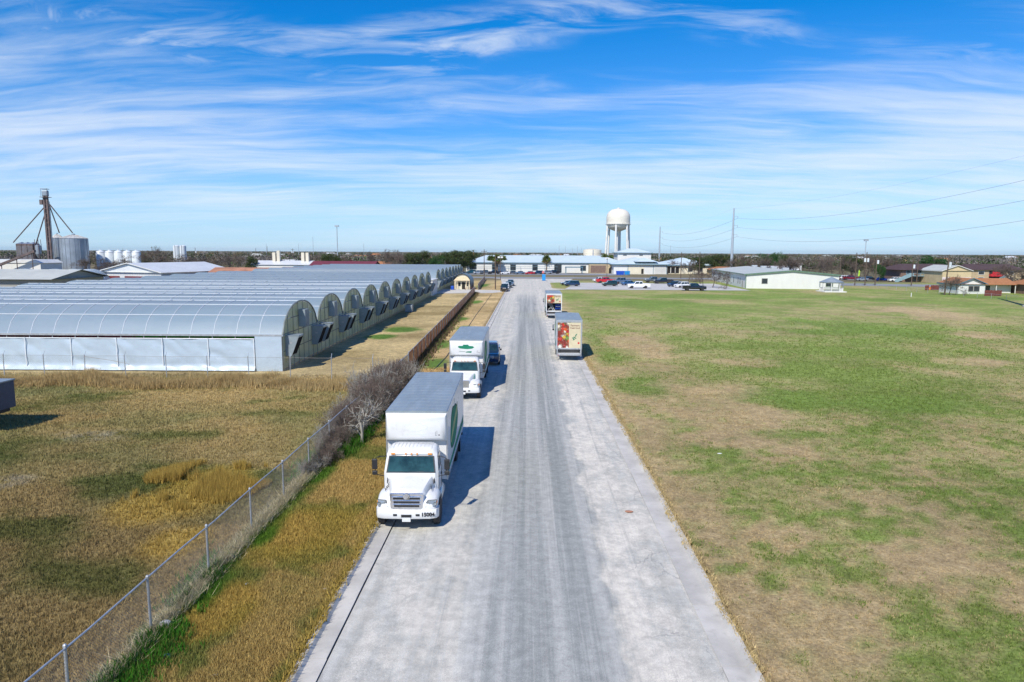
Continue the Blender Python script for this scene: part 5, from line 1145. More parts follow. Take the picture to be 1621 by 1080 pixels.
T, wl, rf = hip_house('apartment_house', 146.5, 156.5, 245, 259, 4.5, 6.4, 'tan_wall', 'pale_roof', 'white_wall', 'tan gabled apartment end with whitewashed lower storey', gable=True, over=0.4, inset=0)
box('lower_storey', 'pink_wall', wl, -0.02, 10.02, -0.08, -0.003, 0, 2.2)
T, wl, rf = hip_house('apartment_house', 164, 184, 258, 270, 4.6, 6.7, 'brick_tan', 'brown_roof', None, 'tan brick apartment house with bright red balcony', inset=2, over=0.8)
for x in (3.4, 14.2): windows_front(wl, 0, [(x, x + 2, 0.5, 1.8), (x, x + 2, 2.9, 4.0)], 'white_wall')
box('balcony_recess', 'dark_opening', wl, 7.3, 12.2, -0.06, -0.003, 0.3, 4.3); rb = box('red_balcony', 'red_paint', T, 7.3, 12.2, -1.2, -0.07, 2.2, 3.1); box('red_door', 'red_paint', wl, 8.5, 11.2, -0.09, -0.061, 3.2, 4.2)
MB().prism([(7.0, 0.0), (8.0, 0.0), (12.4, 2.2), (12.4, 2.9), (11.8, 2.9)], -2.2, -2.05).build('stair_rail', 'stair_blue', T)
T, wl, rf = hip_house('cottage', 113.0, 119.8, 181.5, 190, 2.55, 4.1, 'white_wall', 'orange_roof', 'blue_trim', 'white board cottage with orange shingle gable facing the field', gable=True, over=0.45, inset=0)
windows_front(wl, 0, [(2.6, 3.7, 0.7, 2.0), (3.95, 5.3, 0.7, 2.0)], 'grey_wall')
for k in range(8): box('siding_line', 'faint_print', wl, 0.02, 6.78, -0.015, -0.003, 0.3 + 0.28 * k, 0.32 + 0.28 * k)
T2 = thing('cottage_wing', (120.0, 184.2, LAND), 'white cottage wing with long orange shingle roof and shaded porch', 'building')
w2 = box('wall', 'white_wall', T2, 0, 9.5, 1.6, 7, 0, 2.4); MB().add([(-0.3, -0.2, 2.35), (10, -0.2, 2.35), (10.2, 4.3, 3.9), (-0.3, 4.3, 3.9), (-0.3, 8.0, 2.4), (10, 8.0, 2.4), (-0.3, -0.2, 2.28), (10, -0.2, 2.28)], [(0, 1, 2, 3), (3, 2, 5, 4), (0, 6, 7, 1), (1, 7, 5, 2), (6, 0, 3, 4), (6, 4, 5, 7)]).build('roof', 'orange_roof', T2)
windows_front(w2, 1.6, [(2.8, 3.9, 0.5, 2.0)], 'white_wall'); box('garage_door', 'white_wall', w2, 5.2, 9.0, 1.52, 1.597, 0.05, 2.0)
for x in (0.3, 4.6, 9.6): box('porch_post', 'white_wall', T2, x - 0.08, x + 0.08, 0.05, 0.2, 0, 2.28)
T, wl, rf = hip_house('cottage', 130.5, 143, 178, 189, 2.5, 4.5, 'brown_brick', 'orange_roof', None, 'brick cottage with orange hipped roof next to the field pole', inset=4, over=0.7)
windows_front(wl, 0, [(4.2, 6.0, 0.6, 2.0)], 'white_wall'); box('pale_wall', 'cream_wall', wl, 1.0, 3.6, -0.05, -0.003, 0, 2.3); box('awning', 'timber', T, 0.5, 3.0, -1.6, -0.06, 2.1, 2.2)
T, wl, rf = hip_house('brick_house', 86, 101, 318, 330, 2.6, 4.0, 'tan_wall', 'orange_roof', None, 'low orange roofed brick house behind the tall steel pole', inset=3)
# left hand yard: shed, barns, hoop houses, white store
T, wl, rf = hip_house('metal_shed', -95, -76.5, 108, 122, 5.6, 7.0, 'grey_wall', 'pale_roof', None, 'olive grey metal shed with pale tan roof behind the first greenhouse', gable=True, over=0.8, inset=0)
box('doorway', 'dark_opening', wl, 9, 14, -0.05, -0.003, 0, 2.7); box('wall_lamp', 'galvanised', wl, 16.2, 16.6, -0.3, -0.003, 3.0, 3.3)
T, wl, rf = hip_house('metal_barn', -113, -93, 178, 206, 4.6, 7.0, 'white_roof', 'white_roof', 'white_wall', 'white metal barn with maroon doors and low gable', gable=True, over=0.5, inset=0)
T.rotation_euler = (0, 0, R(-14))
box('barn_door', 'maroon', wl, 1.5, 7.0, -0.06, -0.003, 0, 3.6); box('barn_door', 'maroon', wl, 8.6, 15.2, -0.06, -0.003, 0, 3.6)
for k in range(26): box('panel_rib', 'white_roof', wl, 0.4 + 0.76 * k, 0.46 + 0.76 * k, -0.03, -0.003, 3.7, 4.5)
box('side_wall_band', 'hood_grey', wl, 20.003, 20.06, 0.5, 27.5, 0.1, 4.3)
def hoop(name, x, y, rz, w, L, h, mat, label, front='polycarb', door=True):
    T = thing(name, (x, y, LAND), label, 'hoop house', rz)
    pr = [(-w, 0)] + [(w * math.cos(a), 0.35 * h + 0.65 * h * math.sin(a)) for a in np.linspace(math.pi, 0, 19)] + [(w, 0)]
    MB().loft([[(p, yy, q) for p, q in pr] for yy in np.linspace(0, L, 5)], caps=False, closed=False).build('cover', mat, T, smooth=50)
    fr = MB().loft([[(p * 0.985, 0.1, q * 0.99) for p, q in pr], [(p * 0.985, 0.14, q * 0.99) for p, q in pr]]).build('front_wall', front, T)
    MB().path([(p, 0.0, q) for p, q in pr], 0.08, 6).build('arch_rim', 'white_tube', T)
    if door:
        box('doorway', 'window_dark', fr, -w * 0.35, w * 0.05, 0.03, 0.095, 0, h * 0.45); box('vent_panel', 'brown_brick', fr, w * 0.15, w * 0.45, 0.03, 0.095, 0.3, h * 0.5)
    for k in range(5):
        xx = -w * 0.8 + w * 0.4 * k; MB().tube((xx, 0.05, 0), (xx, 0.05, 0.35 * h + 0.65 * h * math.sqrt(max(0.02, 1 - (xx / w) ** 2))), 0.05).build('stud', 'frame_pale', fr)
    for k in range(1, 6): MB().path([(p, L * k / 6, q + 0.01) for p, q in pr], 0.04, 5).build('bow', 'white_tube', T)
    return T
for px, lb in ((4, 'plastic hoop house at the open end of the row beyond the tan shed'), (59, 'plastic hoop house second from the open end of the row'), (94, 'plastic hoop house third in the row below the silos'), (123, 'plastic hoop house beside the white pots')):
    p = AT(px, 435, 150); hoop('hoop_house', p[0], 150, R(28), 4.6 if px > 10 else 5.0, 30, 5.4, 'film', lb, 'film')
p = AT(191, 440, 137); hoop('hoop_house', p[0], 137, R(-62), 4.4, 22, 4.3, 'pale_roof', 'cream covered hoop house in front of the white barn', 'polycarb', False)
wsb = thing('grain_store', (-252, 300, LAND), 'long white grain store at the foot of the silos', 'building')
box('wall', 'white_wall', wsb, 0, 36, 0, 14, 0, 4.4); MB().loft([[(-0.5, y, 4.41), (36.5, y, 4.41), (34, y, 5.9), (4, y, 5.9)] for y in (-0.4, 14.4)]).build('roof', 'white_roof', wsb)
cv = thing('conveyor', (-228, 296, LAND), 'sloping rusty conveyor rising over the grain store roof', 'conveyor')
MB().loft([[(-6, 0, 2.2), (-6, 1.2, 2.2), (-6, 1.2, 3.2), (-6, 0, 3.2)], [(12.5, 0, 9.2), (12.5, 1.2, 9.2), (12.5, 1.2, 10.2), (12.5, 0, 10.2)]]).build('trough', 'rust_steel', cv)
for x, z in ((-3, 3.4), (4, 6.0), (11, 8.6)): MB().tube((x, 0.6, 0), (x, 0.6, z), 0.18).build('trestle', 'rust_steel', cv)
# open red-roofed shed and low roofs behind the greenhouse
T, wl, rf = hip_house('machine_shed', -88, -64, 186, 200, 3.6, 5.6, 'maroon', 'rust_roof', None, 'maroon walled machine shed with rust red roof', gable=True, over=0.6, inset=0); box('doorway', 'dark_opening', wl, 13, 19, -0.06, -0.003, 0, 3.2)
T, wl, rf = hip_house('flat_store', -79, -56, 178, 186, 3.5, 4.2, 'white_wall', 'white_roof', None, 'low white store with flat roof between red shed and greenhouse', inset=3)
T, wl, rf = hip_house('red_store', -93, -66, 292, 306, 4.0, 6.0, 'maroon', 'maroon', None, 'long maroon roofed store behind the far greenhouse', gable=True, over=0.6, inset=0)
T, wl, rf = hip_house('white_store', -122, -96, 300, 314, 4.2, 6.0, 'white_wall', 'white_roof', None, 'white store with stub chimneys among bare trees', gable=True, over=0.5, inset=0)
for k, x in enumerate((8, 10, 21, 23)): box('stack', 'tank_cream', wl, x, x + 1.3, 5, 6.3, 4.4, 9.6 if k != 1 else 10.4)
# stacked white pots beside the barn
for k in range(6):
    p = G(129 + 4.2 * k, 436.5 + (k % 2) * 1.2); po = thing('plant_pallet', (p[0], p[1], LAND), 'white wrapped pallet of pots beside the hoop houses', 'pallet', 0, 'wrapped pallets beside the hoop houses')
    MB().box(-0.55, 0.55, -0.5, 0.5, 0.14, 1.2 + 0.3 * (k % 3)).build('wrapped_load', 'white_paint', po, bevel=0.08); box('pallet_base', 'timber', po, -0.6, 0.6, -0.5, 0.5, 0.0, 0.139)
# ---------------------------------------------------------------- grain elevator and tanks
def silo(px0, px1, ytop, yeave, Y, label, roofm='silo_roof', rings=9):
    a, b_ = AT(px0, yeave, Y), AT(px1, yeave, Y); r = (b_[0] - a[0]) / 2; cx = (a[0] + b_[0]) / 2; ze = a[2]; zt = AT((px0 + px1) / 2, ytop, Y)[2]
    T = thing('grain_silo', (cx, Y, LAND), label, 'silo'); prof = []
    for k in range(rings * 4 + 1):
        z = (ze - LAND) * k / (rings * 4); prof.append((r + 0.05 * (k % 2), z))
    MB().lathe(prof, 40).build('shell', 'silo_steel', T, smooth=50)
    rf = MB().lathe([(r + 0.25, ze - LAND - 0.05), (r * 0.25, zt - LAND - 0.5), (r * 0.12, zt - LAND - 0.45)], 32).build('roof', roofm, T)
    MB().lathe([(r * 0.13, zt - LAND - 0.5), (r * 0.13, zt - LAND), (0.1, zt - LAND + 0.2)], 14).build('cap', 'silo_steel', rf)
    for k in range(20):
        an = 2 * math.pi * k / 20; MB().tube(((r + 0.2) * math.cos(an), (r + 0.2) * math.sin(an), ze - LAND), (r * 0.26 * math.cos(an), r * 0.26 * math.sin(an), zt - LAND - 0.47), 0.07, n=4).build('roof_rib', roofm, rf)
    for k in range(18):
        an = 2 * math.pi * k / 18 + 0.1; MB().box(-0.06, 0.06, -0.06, 0.06, 0, ze - LAND - 0.2).build('stiffener', 'silo_steel', T, loc=((r + 0.08) * math.cos(an), (r + 0.08) * math.sin(an), 0))
    return cx, ze, zt
EY = 330.0
s1 = silo(97.5, 135.5, 370.5, 377.3, EY, 'wide steel grain silo with pale roof under the elevator leg')
s2 = silo(83, 98.5, 369.5, 376.5, EY + 14, 'narrow steel grain silo with rusty yellow roof behind the wide one', 'silo_roof')
el = thing('elevator_leg', (AT(87.0, 420, EY)[0], EY - 3, LAND), 'tall rusty grain elevator leg with spreading spouts', 'grain elevator')
ztop = AT(73, 300, EY)[2]; bx0 = el.location.x
MB().box(-0.9, -0.1, -0.5, 0.5, 0, ztop - 2).build('up_leg', 'rust_steel', el); MB().box(0.5, 1.3, -0.5, 0.5, 0, ztop - 2).build('down_leg', 'rust_steel', el)
for k in range(16): MB().box(-0.099, 0.499, -0.4, 0.4, 2.2 * k + 1, 2.2 * k + 1.25).build('rung', 'rust_steel', el)
MB().box(1.7, 1.8, -0.3, 0.3, 0, ztop - 6).build('ladder', 'silo_steel', el)
MB().box(-1.2, 1.6, -0.8, 0.8, ztop - 3.5, ztop - 0.8).build('head', 'silo_steel', el, bevel=0.4)
MB().box(-1.8, 2.2, -1.4, 1.4, ztop - 4.1, ztop - 3.9).build('platform', 'rust_steel', el); MB().box(-2.6, -1.2, -0.6, 0.6, ztop - 7.5, ztop - 5.2).build('distributor', 'rust_steel', el)
MB().box(-1.3, 1.7, -1.0, 1.0, ztop - 0.3, ztop - 0.1).build('platform', 'rust_steel', el)
for x in (-1.3, 1.7): MB().tube((x, -1, ztop - 4), (x, -1, ztop), 0.06).build('head_post', 'rust_steel', el)
def spout(px0, py0, px1, py1):
    a, b_ = AT(px0, py0, EY - 3), AT(px1, py1, EY); MB().tube((a[0] - bx0, 0, a[2] - LAND), (b_[0] - bx0, 3, b_[2] - LAND), 0.26, n=8).build('spout', 'rust_steel', el)
for q in ((78, 323, 115, 369), (78, 325, 94, 369), (72, 326, 21, 384), (73, 333, 57, 386)): spout(*q)
hp = thing('hopper_bins', (AT(26, 404, EY)[0], EY, LAND), 'rusty row of overhead hopper bins on dark legs', 'bin'); w_ = AT(53, 404, EY)[0] - AT(26, 404, EY)[0]; z0_, z1_ = AT(26, 404, EY)[2] - LAND, AT(26, 386, EY)[2] - LAND
for k in range(3):
    bn = box('hopper', 'rust_steel', hp, w_ * k / 3 + 0.1, w_ * (k + 1) / 3 - 0.1, 0, 5, z0_ - 3, z1_); MB().add([(w_ * k / 3 + 0.1, 0, z1_), (w_ * (k + 1) / 3 - 0.1, 0, z1_), (w_ * (k + 1) / 3 - 0.1, 5, z1_), (w_ * k / 3 + 0.1, 5, z1_), (w_ * (k + 0.5) / 3, 2.5, z1_ + 0.9)], [(0, 1, 4), (1, 2, 4), (2, 3, 4), (3, 0, 4)]).build('lid', 'silo_steel', bn)
    for j in range(6): box('stave', 'silo_steel', bn, w_ * k / 3 + 0.25 + 0.42 * j, w_ * k / 3 + 0.35 + 0.42 * j, -0.06, -0.004, z0_ - 2.6, z1_ - 1.0)
for k in range(4): box('leg', 'chassis', hp, w_ * k / 3 - 0.2, w_ * k / 3 + 0.2, 0.2, 0.6, 0, z0_ - 3.001)
sb = thing('surge_bin', (AT(59, 404, EY)[0], EY + 1, LAND), 'small steel surge bin on a braced frame', 'bin'); zb0, zb1 = AT(59, 402, EY)[2] - LAND, AT(59, 389, EY)[2] - LAND
MB().lathe([(0.4, zb0 - 2), (1.3, zb0), (1.3, zb1), (0.4, zb1 + 0.6)], 16).build('hopper', 'silo_steel', sb)
for k in range(4):
    a = k * math.pi / 2 + 0.78; MB().tube((1.9 * math.cos(a), 1.9 * math.sin(a), 0), (1.2 * math.cos(a), 1.2 * math.sin(a), zb1 + 3), 0.12).build('leg', 'rust_steel', sb)
for k in range(5):
    p = AT(159.5 + 14.1 * k, 407, 345); T = thing('storage_tank', (p[0], 345, LAND), 'short white storage tank in the row beyond the bare trees', 'tank', 0, 'short white tanks in a row')
    zt = AT(159, 397.5, 345)[2]; MB().lathe([(2.05, 0), (2.05, zt - 0.5), (1.9, zt - 0.3), (0.2, zt + 0.35)], 24).build('shell', 'tank_white', T, smooth=40); MB().lathe([(0.3, zt + 0.3), (0.3, zt + 0.7), (0.05, zt + 0.75)], 10).build('hatch', 'tank_white', T); MB().lathe([(2.06, zt - 0.9), (2.1, zt - 0.8), (2.06, zt - 0.7)], 24, caps=False).build('top_ring', 'galvanised', T)
for k in range(2):
    p = AT(279.5 + 10.4 * k, 400, 420); T = thing('tall_tank', (p[0], 420, LAND), 'tall white twin tank above the bare trees', 'tank', 0, 'tall twin tanks'); zt = AT(279, 388.6, 420)[2]
    MB().lathe([(1.85, 0), (1.85, zt - 0.4), (1.5, zt - 0.1), (0.1, zt + 0.1)], 24).build('shell', 'tank_white', T, smooth=40); MB().box(-0.25, 0.25, -1.95, -1.88, 0.5, zt).build('ladder', 'galvanised', T)
# ---------------------------------------------------------------- poles, lamps, signs
PX_ = 95.5
def line_pole(x, y, h, label):
    T = thing('transmission_pole', (x, y, LAND), label, 'pole'); MB().tube((0, 0, -0.2), (0, 0, h), 0.72, 0.30, 14).build('shaft', 'steel_pole', T, smooth=60)
    MB().lathe([(1.3, -0.05), (1.3, 0.28), (1.0, 0.3)], 16).build('footing', 'concrete', T)
    for k in range(3):
        z = h - 8.3 + 4.1 * k - 3.5; ar = MB().tube((0, 0, z), (1.9, 0, z + 0.12), 0.10, 0.07, 6).build('arm', 'steel_pole', T); MB().tube((1.9, 0, z + 0.1), (1.95, 0, z - 0.75), 0.07, n=6).build('insulator', 'grey_wall', ar)
    return T
LP = [(99.6, 137.0, 30.3), (float(AT(1157.6, 424, 314)[0]), 314.0, 30.3), (94.0, 492.0, 28.6)]
for (x, y, h), lb in zip(LP, ('tall blue grey steel pole at the field edge by the cottages', 'tall steel transmission pole behind the white hall', 'tall steel transmission pole behind the blue roofed annex')): line_pole(x, y, h, lb)
def span(a, b_, sag, label, r=0.035):
    pts = [(a[0] + (b_[0] - a[0]) * f, a[1] + (b_[1] - a[1]) * f, a[2] + (b_[2] - a[2]) * f - sag * 4 * f * (1 - f)) for f in np.linspace(0, 1, 33)]
    o = MB().path(pts, r, 5).build('power_line', 'cable'); tag(o, label, 'power line')
prev = (104.5, -40.0, 30.3)
ordn = ('topmost', 'second', 'third', 'lowest')
for i, (A, B_) in enumerate(((prev, LP[0]), (LP[0], LP[1]), (LP[1], LP[2]))):
    nm = ('from the field edge pole toward the viewer side', 'between the field edge pole and the pole behind the hall', 'between the two farther steel poles')[i]
    for k in range(4):
        off = (0.0, 0.0) if k == 0 else (1.95, -8.3 - 3.5 + 4.1 * (3 - k) - 0.75)
        span((A[0] + off[0], A[1], A[2] + off[1]), (B_[0] + off[0], B_[1], B_[2] + off[1]), (2.4, 3.4, 3.4)[i] if k else 2.2, ordn[k] + ' power line ' + nm, 0.018 + 0.010 * i if k else 0.012)
def wood_pole(px, py, h, label, arm=True, can=False, lean=0.0, Y=None):
    p = G(px, py); T = thing('utility_pole', (p[0], p[1], LAND), label, 'utility pole', random.uniform(-0.3, 0.3))
    MB().tube((0, 0, -0.2), (lean * h, 0, h), 0.19, 0.12, 10).build('shaft', 'wood_pole', T, smooth=60)
    if arm:
        ar = MB().box(-1.2, 1.2, -0.2, -0.09, h - 0.9, h - 0.75).build('crossarm', 'wood_pole', T, loc=(lean * h, 0, 0))
        for x in (-1.1, -0.5, 0.5, 1.1): MB().lathe([(0.05, h - 0.749), (0.08, h - 0.65), (0.03, h - 0.52)], 8, x, -0.14).build('insulator', 'grey_wall', ar)
    if can:
        for sx_ in ((-0.45, 0.45) if can == 2 else (0.42,)): MB().lathe([(0.25, h - 3.2), (0.32, h - 3.15), (0.32, h - 2.05), (0.2, h - 1.95)], 14, sx_ + lean * h, -0.1).build('transformer', 'tank_white', T, smooth=40)
    return T
for q in ((766.5, 440, 11.3, 'utility pole in front of the forecourt cars by the brown fence', True, False), (784.2, 458, 9.2, 'utility pole beside the black pickup and brown fence', False, False),
          (1353, 452, 10.6, 'utility pole nearest the gazebo in the side street line', True, False), (1369, 452, 10.8, 'utility pole with twin white transformers', True, 2), (1385, 452, 10.2, 'utility pole with one white transformer by the royal blue sedan', True, 1),
          (1442.5, 452.5, 8.8, 'utility pole with one transformer beside the apartment stairs', True, 1), (1495, 467, 10.2, 'leaning utility pole beside the grey bush', True, 1, 0.05), (1451, 447, 8.5, 'plain pole against the tan gabled end', False, False), (1512, 448, 8.2, 'plain pole between the apartment houses', False, False), (1546, 446, 7.6, 'pole with transformer before the red balcony', True, 1),
          (1329, 446, 8.5, 'bare pole rising behind the gazebo', False, False), (1077.5, 441, 10.6, 'double pole with crossarm beside the bare lot tree', True, False), (1106.5, 441, 10.8, 'dark pole behind the bare trees at the lot end', False, False),
          (101.5, 424, 13.6, 'utility pole in front of the wide silo', True, 1), (242, 420, 13.0, 'utility pole behind the white barn', True, False), (196, 417, 11.5, 'utility pole among the short white tanks', False, False), (310.5, 424, 12.0, 'utility pole with transformer behind the machine shed', False, 1), (345, 422, 10.5, 'utility pole among bare trees behind the low white store', True, False),
          (406, 420, 12.2, 'utility pole beside the dark green bush behind the greenhouse', False, False), (424, 420, 13.5, 'tall plain pole beyond the white store', False, False), (464, 421, 12.0, 'utility pole with transformers above the white store stacks', True, 2)):
    wood_pole(*q)
def lamp(px, py, h, label):
    p = G(px, py); T = thing('lot_lamp', (p[0], p[1], LAND), label, 'street lamp'); MB().tube((0, 0, -0.1), (0, 0, h), 0.12, 0.09, 8).build('pole', 'rust_steel', T)
    for s in (-1, 1):
        MB().box(s * 0.55 - 0.42, s * 0.55 + 0.42, -0.4, 0.4, h - 0.35, h + 0.25).build('lamp_head', 'white_paint', T, bevel=0.05); MB().tube((0, 0, h - 0.5), (s * 0.5, 0, h - 0.2), 0.05).build('bracket', 'rust_steel', T)
lamp(792, 443.5, 8.4, 'twin headed lot lamp standing in front of the palms'); lamp(960.5, 442, 8.0, 'twin headed lot lamp between red pickup and blue dumpsters')
# far masts
def mast(px, y0, y1, Y, label, r=0.5, head=True):
    a, b_ = AT(px, y0, Y), AT(px, y1, Y); T = thing('mast', (a[0], Y, LAND), label, 'mast'); MB().tube((0, 0, 0), (0, 0, b_[2]), r, r * 0.7, 8).build('shaft', 'steel_pole', T)
    if head: MB().box(-r * 4, r * 4, -r * 2, r * 2, b_[2] - 1.2, b_[2] + 0.4).build('head_frame', 'steel_pole', T)
for px, y1, lb in ((534.5, 357.5, 'tall thin mast with flat head far beyond the greenhouses'), (1369.5, 380, 'thin mast with flat head far beyond the pole line')): mast(px, 405, y1, 700, lb)
for k, px in enumerate((885, 895, 906, 914, 920, 1061)): mast(px, 402, 389 + (k * 7) % 5, 900, 'thin far mast near the water tower', 0.3, False); list(COL.objects)[-2]['group'] = 'thin far masts'
for px in (422, 473, 576, 496): mast(px, 402, 386 if px != 496 else 375, 900, 'thin far mast beyond the greenhouses', 0.3, False); list(COL.objects)[-2]['group'] = 'thin far masts behind greenhouses'
# stop sign, toilet, dumpsters
p = G(859.7, 441.5); ss = thing('stop_sign', (p[0], p[1], LAND), 'red stop sign on a post at the end of the road', 'sign'); MB().tube((0, 0.03, -0.1), (0, 0.03, 2.2), 0.035).build('post', 'galvanised', ss)
oc = [(0.47 * math.cos(math.pi / 8 + k * math.pi / 4), 2.55 + 0.47 * math.sin(math.pi / 8 + k * math.pi / 4)) for k in range(8)]
fc = plate_xz([(x * 1.06, 2.55 + (z - 2.55) * 1.06) for x, z in oc], 0.0, 0.01).build('face', 'white_paint', ss); plate_xz(oc, -0.011, 0.006).build('red_field', 'red_paint', fc); link('lettering', text_mesh('STOP', 0.34, 'white_paint', 0.006), fc, (0, -0.022, 2.55), (R(90), 0, 0))
p = G(859.5, 444.6); pb = thing('portable_toilet', (p[0] + 0.3, p[1], Z1), 'light blue portable toilet beside the stop sign', 'toilet'); MB().box(-0.62, 0.62, -0.62, 0.62, 0.05, 2.05).build('cabin', 'bin_blue', pb, bevel=0.05); MB().loft([[(-0.66, -0.66, 2.06), (0.66, -0.66, 2.06), (0.66, 0.66, 2.06), (-0.66, 0.66, 2.06)], [(-0.45, -0.5, 2.28), (0.45, -0.5, 2.28), (0.45, 0.5, 2.28), (-0.45, 0.5, 2.28)]]).build('roof', 'bin_blue', pb); box('door', 'bin_blue', pb, -0.42, 0.42, -0.65, -0.625, 0.15, 1.95); box('skid', 'chassis', pb, -0.6, 0.6, -0.6, 0.6, 0, 0.049)
for px, m_, lb in ((981.5, 'dumpster_blue', 'deep blue dumpster in front of the plant building'), (992.5, 'bin_blue', 'light blue dumpster beside the deep blue one')):
    p = G(px, 435.6); T = thing('dumpster', (p[0], p[1], Z1), lb, 'dumpster'); w_ = 1.75 if m_ == 'dumpster_blue' else 1.25
    MB().loft([[(-w_ + 0.1, -0.8, 0.15), (w_ - 0.1, -0.8, 0.15), (w_ - 0.1, 0.9, 0.15), (-w_ + 0.1, 0.9, 0.15)], [(-w_, -1.0, 1.75), (w_, -1.0, 1.75), (w_, 1.0, 1.75), (-w_, 1.0, 1.75)]]).build('bin', m_, T); box('lid', m_, T, -w_, w_, -1.02, 1.0, 1.76, 1.84)
    for x in (-w_ * 0.6, 0, w_ * 0.6): box('rib', m_, T, x - 0.06, x + 0.06, -1.04, -0.9, 0.4, 1.74)
    for x in (-w_ + 0.3, w_ - 0.3): box('caster', 'rubber', T, x - 0.08, x + 0.08, -0.6, 0.6, 0, 0.149)
p = G(1060, 433); T = thing('transformer_cabinet', (p[0], p[1], LAND), 'green metal cabinet beside the annex porch', 'cabinet'); box('cabinet', 'green_trim', T, -1.3, 1.3, -0.6, 0.8, 0, 2.5, 0.05); box('door', 'green_trim', T, -1.1, -0.05, -0.63, -0.603, 0.2, 2.3); box('door', 'green_trim', T, 0.05, 1.1, -0.63, -0.603, 0.2, 2.3)
for x0, x1, py, lb in ((1464, 1470, 459.8, 'short maroon board screen beside the orange panel'), (1473, 1487.5, 459.5, 'long maroon board screen before the tan gabled end'), (1558, 1583.5, 468.8, 'maroon board fence before the cottage wing')):
    a, b_ = G(x0, py), G(x1, py); T = thing('board_screen', (a[0], a[1], LAND), lb, 'fence'); L_ = b_[0] - a[0]; n = max(3, int(L_ / 0.3))
    for k in range(n): box('board', 'maroon_wood', T, L_ * k / n + 0.012, L_ * (k + 1) / n - 0.012, -0.02, 0.02, 0.05 + 0.02 * (k % 2), 1.40 + 0.03 * (k % 3))
    box('rail', 'maroon_wood', T, 0, L_, 0.021, 0.08, 0.4, 0.5); box('rail', 'maroon_wood', T, 0, L_, 0.021, 0.08, 1.0, 1.1)
p = G(1470.5, 459.0); T = thing('warning_panel', (p[0], p[1] - 0.5, LAND), 'orange triangular panel leaning by the maroon screen', 'panel'); plate_xz([(-0.45, 0.1), (0.45, 0.1), (0.12, 0.85), (-0.12, 0.85)], 0, 0.03).build('panel', 'orange_plastic', T); MB().tube((0, 0.3, 0), (0, 0, 0.7), 0.03).build('stay', 'galvanised', T)
p = G(1358, 441); T = thing('feather_flag', (p[0], p[1], LAND), 'lime green feather flag behind the parked cars', 'flag'); MB().path([(0, 0, 0), (0.05, 0, 3.2), (0.4, 0, 3.7)], 0.03).build('pole', 'galvanised', T); plate_xz([(0.05, 0.9), (0.6, 1.1), (0.75, 2.8), (0.4, 3.65), (0.06, 3.1)], 0, 0.01).build('cloth', 'lime_fabric', T)
p = G(1442.3, 470); T = thing('marker_post', (p[0], p[1], LAND), 'short white marker post in the field', 'post'); MB().tube((0, 0, -0.1), (0, 0, 0.85), 0.09, n=8).build('tube', 'white_paint', T); MB().lathe([(0.1, 0.85), (0.1, 0.92), (0.02, 0.96)], 8).build('cap', 'white_paint', T)
# litter on the verge and road
def litter(name, px, py, mat, s, label, cat, z=LAND):
    p = G(px, py, z); rr = random.Random(px); ring = [[(s[0] * math.cos(a) * rr.uniform(0.7, 1) * f, s[1] * math.sin(a) * rr.uniform(0.7, 1) * f, h * s[2]) for a in np.linspace(0, 5.6, 9)] for h, f in ((0, 0.8), (0.45, 1), (0.85, 0.7), (1, 0.25))]
    o = MB().loft(ring).build(name, mat, None, (p[0], p[1], z)); tag(o, label, cat)
litter('stone', 263, 993, 'stone', (0.22, 0.16, 0.20), 'pale grey stone at the foot of a fence post', 'stone'); litter('plastic_scrap', 265, 1042, 'trailer_blue', (0.14, 0.10, 0.12), 'dark blue plastic scrap on the verge', 'litter')
litter('paper_scrap', 338, 1070, 'white_paint', (0.16, 0.08, 0.03), 'white paper scrap in the verge grass near the kerb', 'litter'); litter('paper_scrap', 391, 925, 'white_paint', (0.09, 0.06, 0.04), 'white paper scrap below the green fence strip', 'litter'); litter('paper_scrap', 515, 933, 'white_paint', (0.07, 0.06, 0.04), 'small white scrap close to the kerb', 'litter')
litter('paper_scrap', 1139, 718.5, 'white_paint', (0.16, 0.06, 0.04), 'white paper scrap out in the open field', 'litter'); litter('rag', 996, 810, 'rust_roof', (0.20, 0.13, 0.03), 'flattened brown rag lying on the road', 'litter', 0.034)

hp_ = [G(px, py) for px, py in ((640, 640), (655, 612), (672, 597), (690, 583), (706, 566), (725, 540), (741, 518), (755, 497), (768, 480), (778, 466))]
o = MB().path([(p[0], p[1], LAND + 0.05) for p in hp_], 0.03, 6).build('hose', 'black_plastic'); tag(o, 'black hose lying on the verge along the brown screened fence', 'hose')
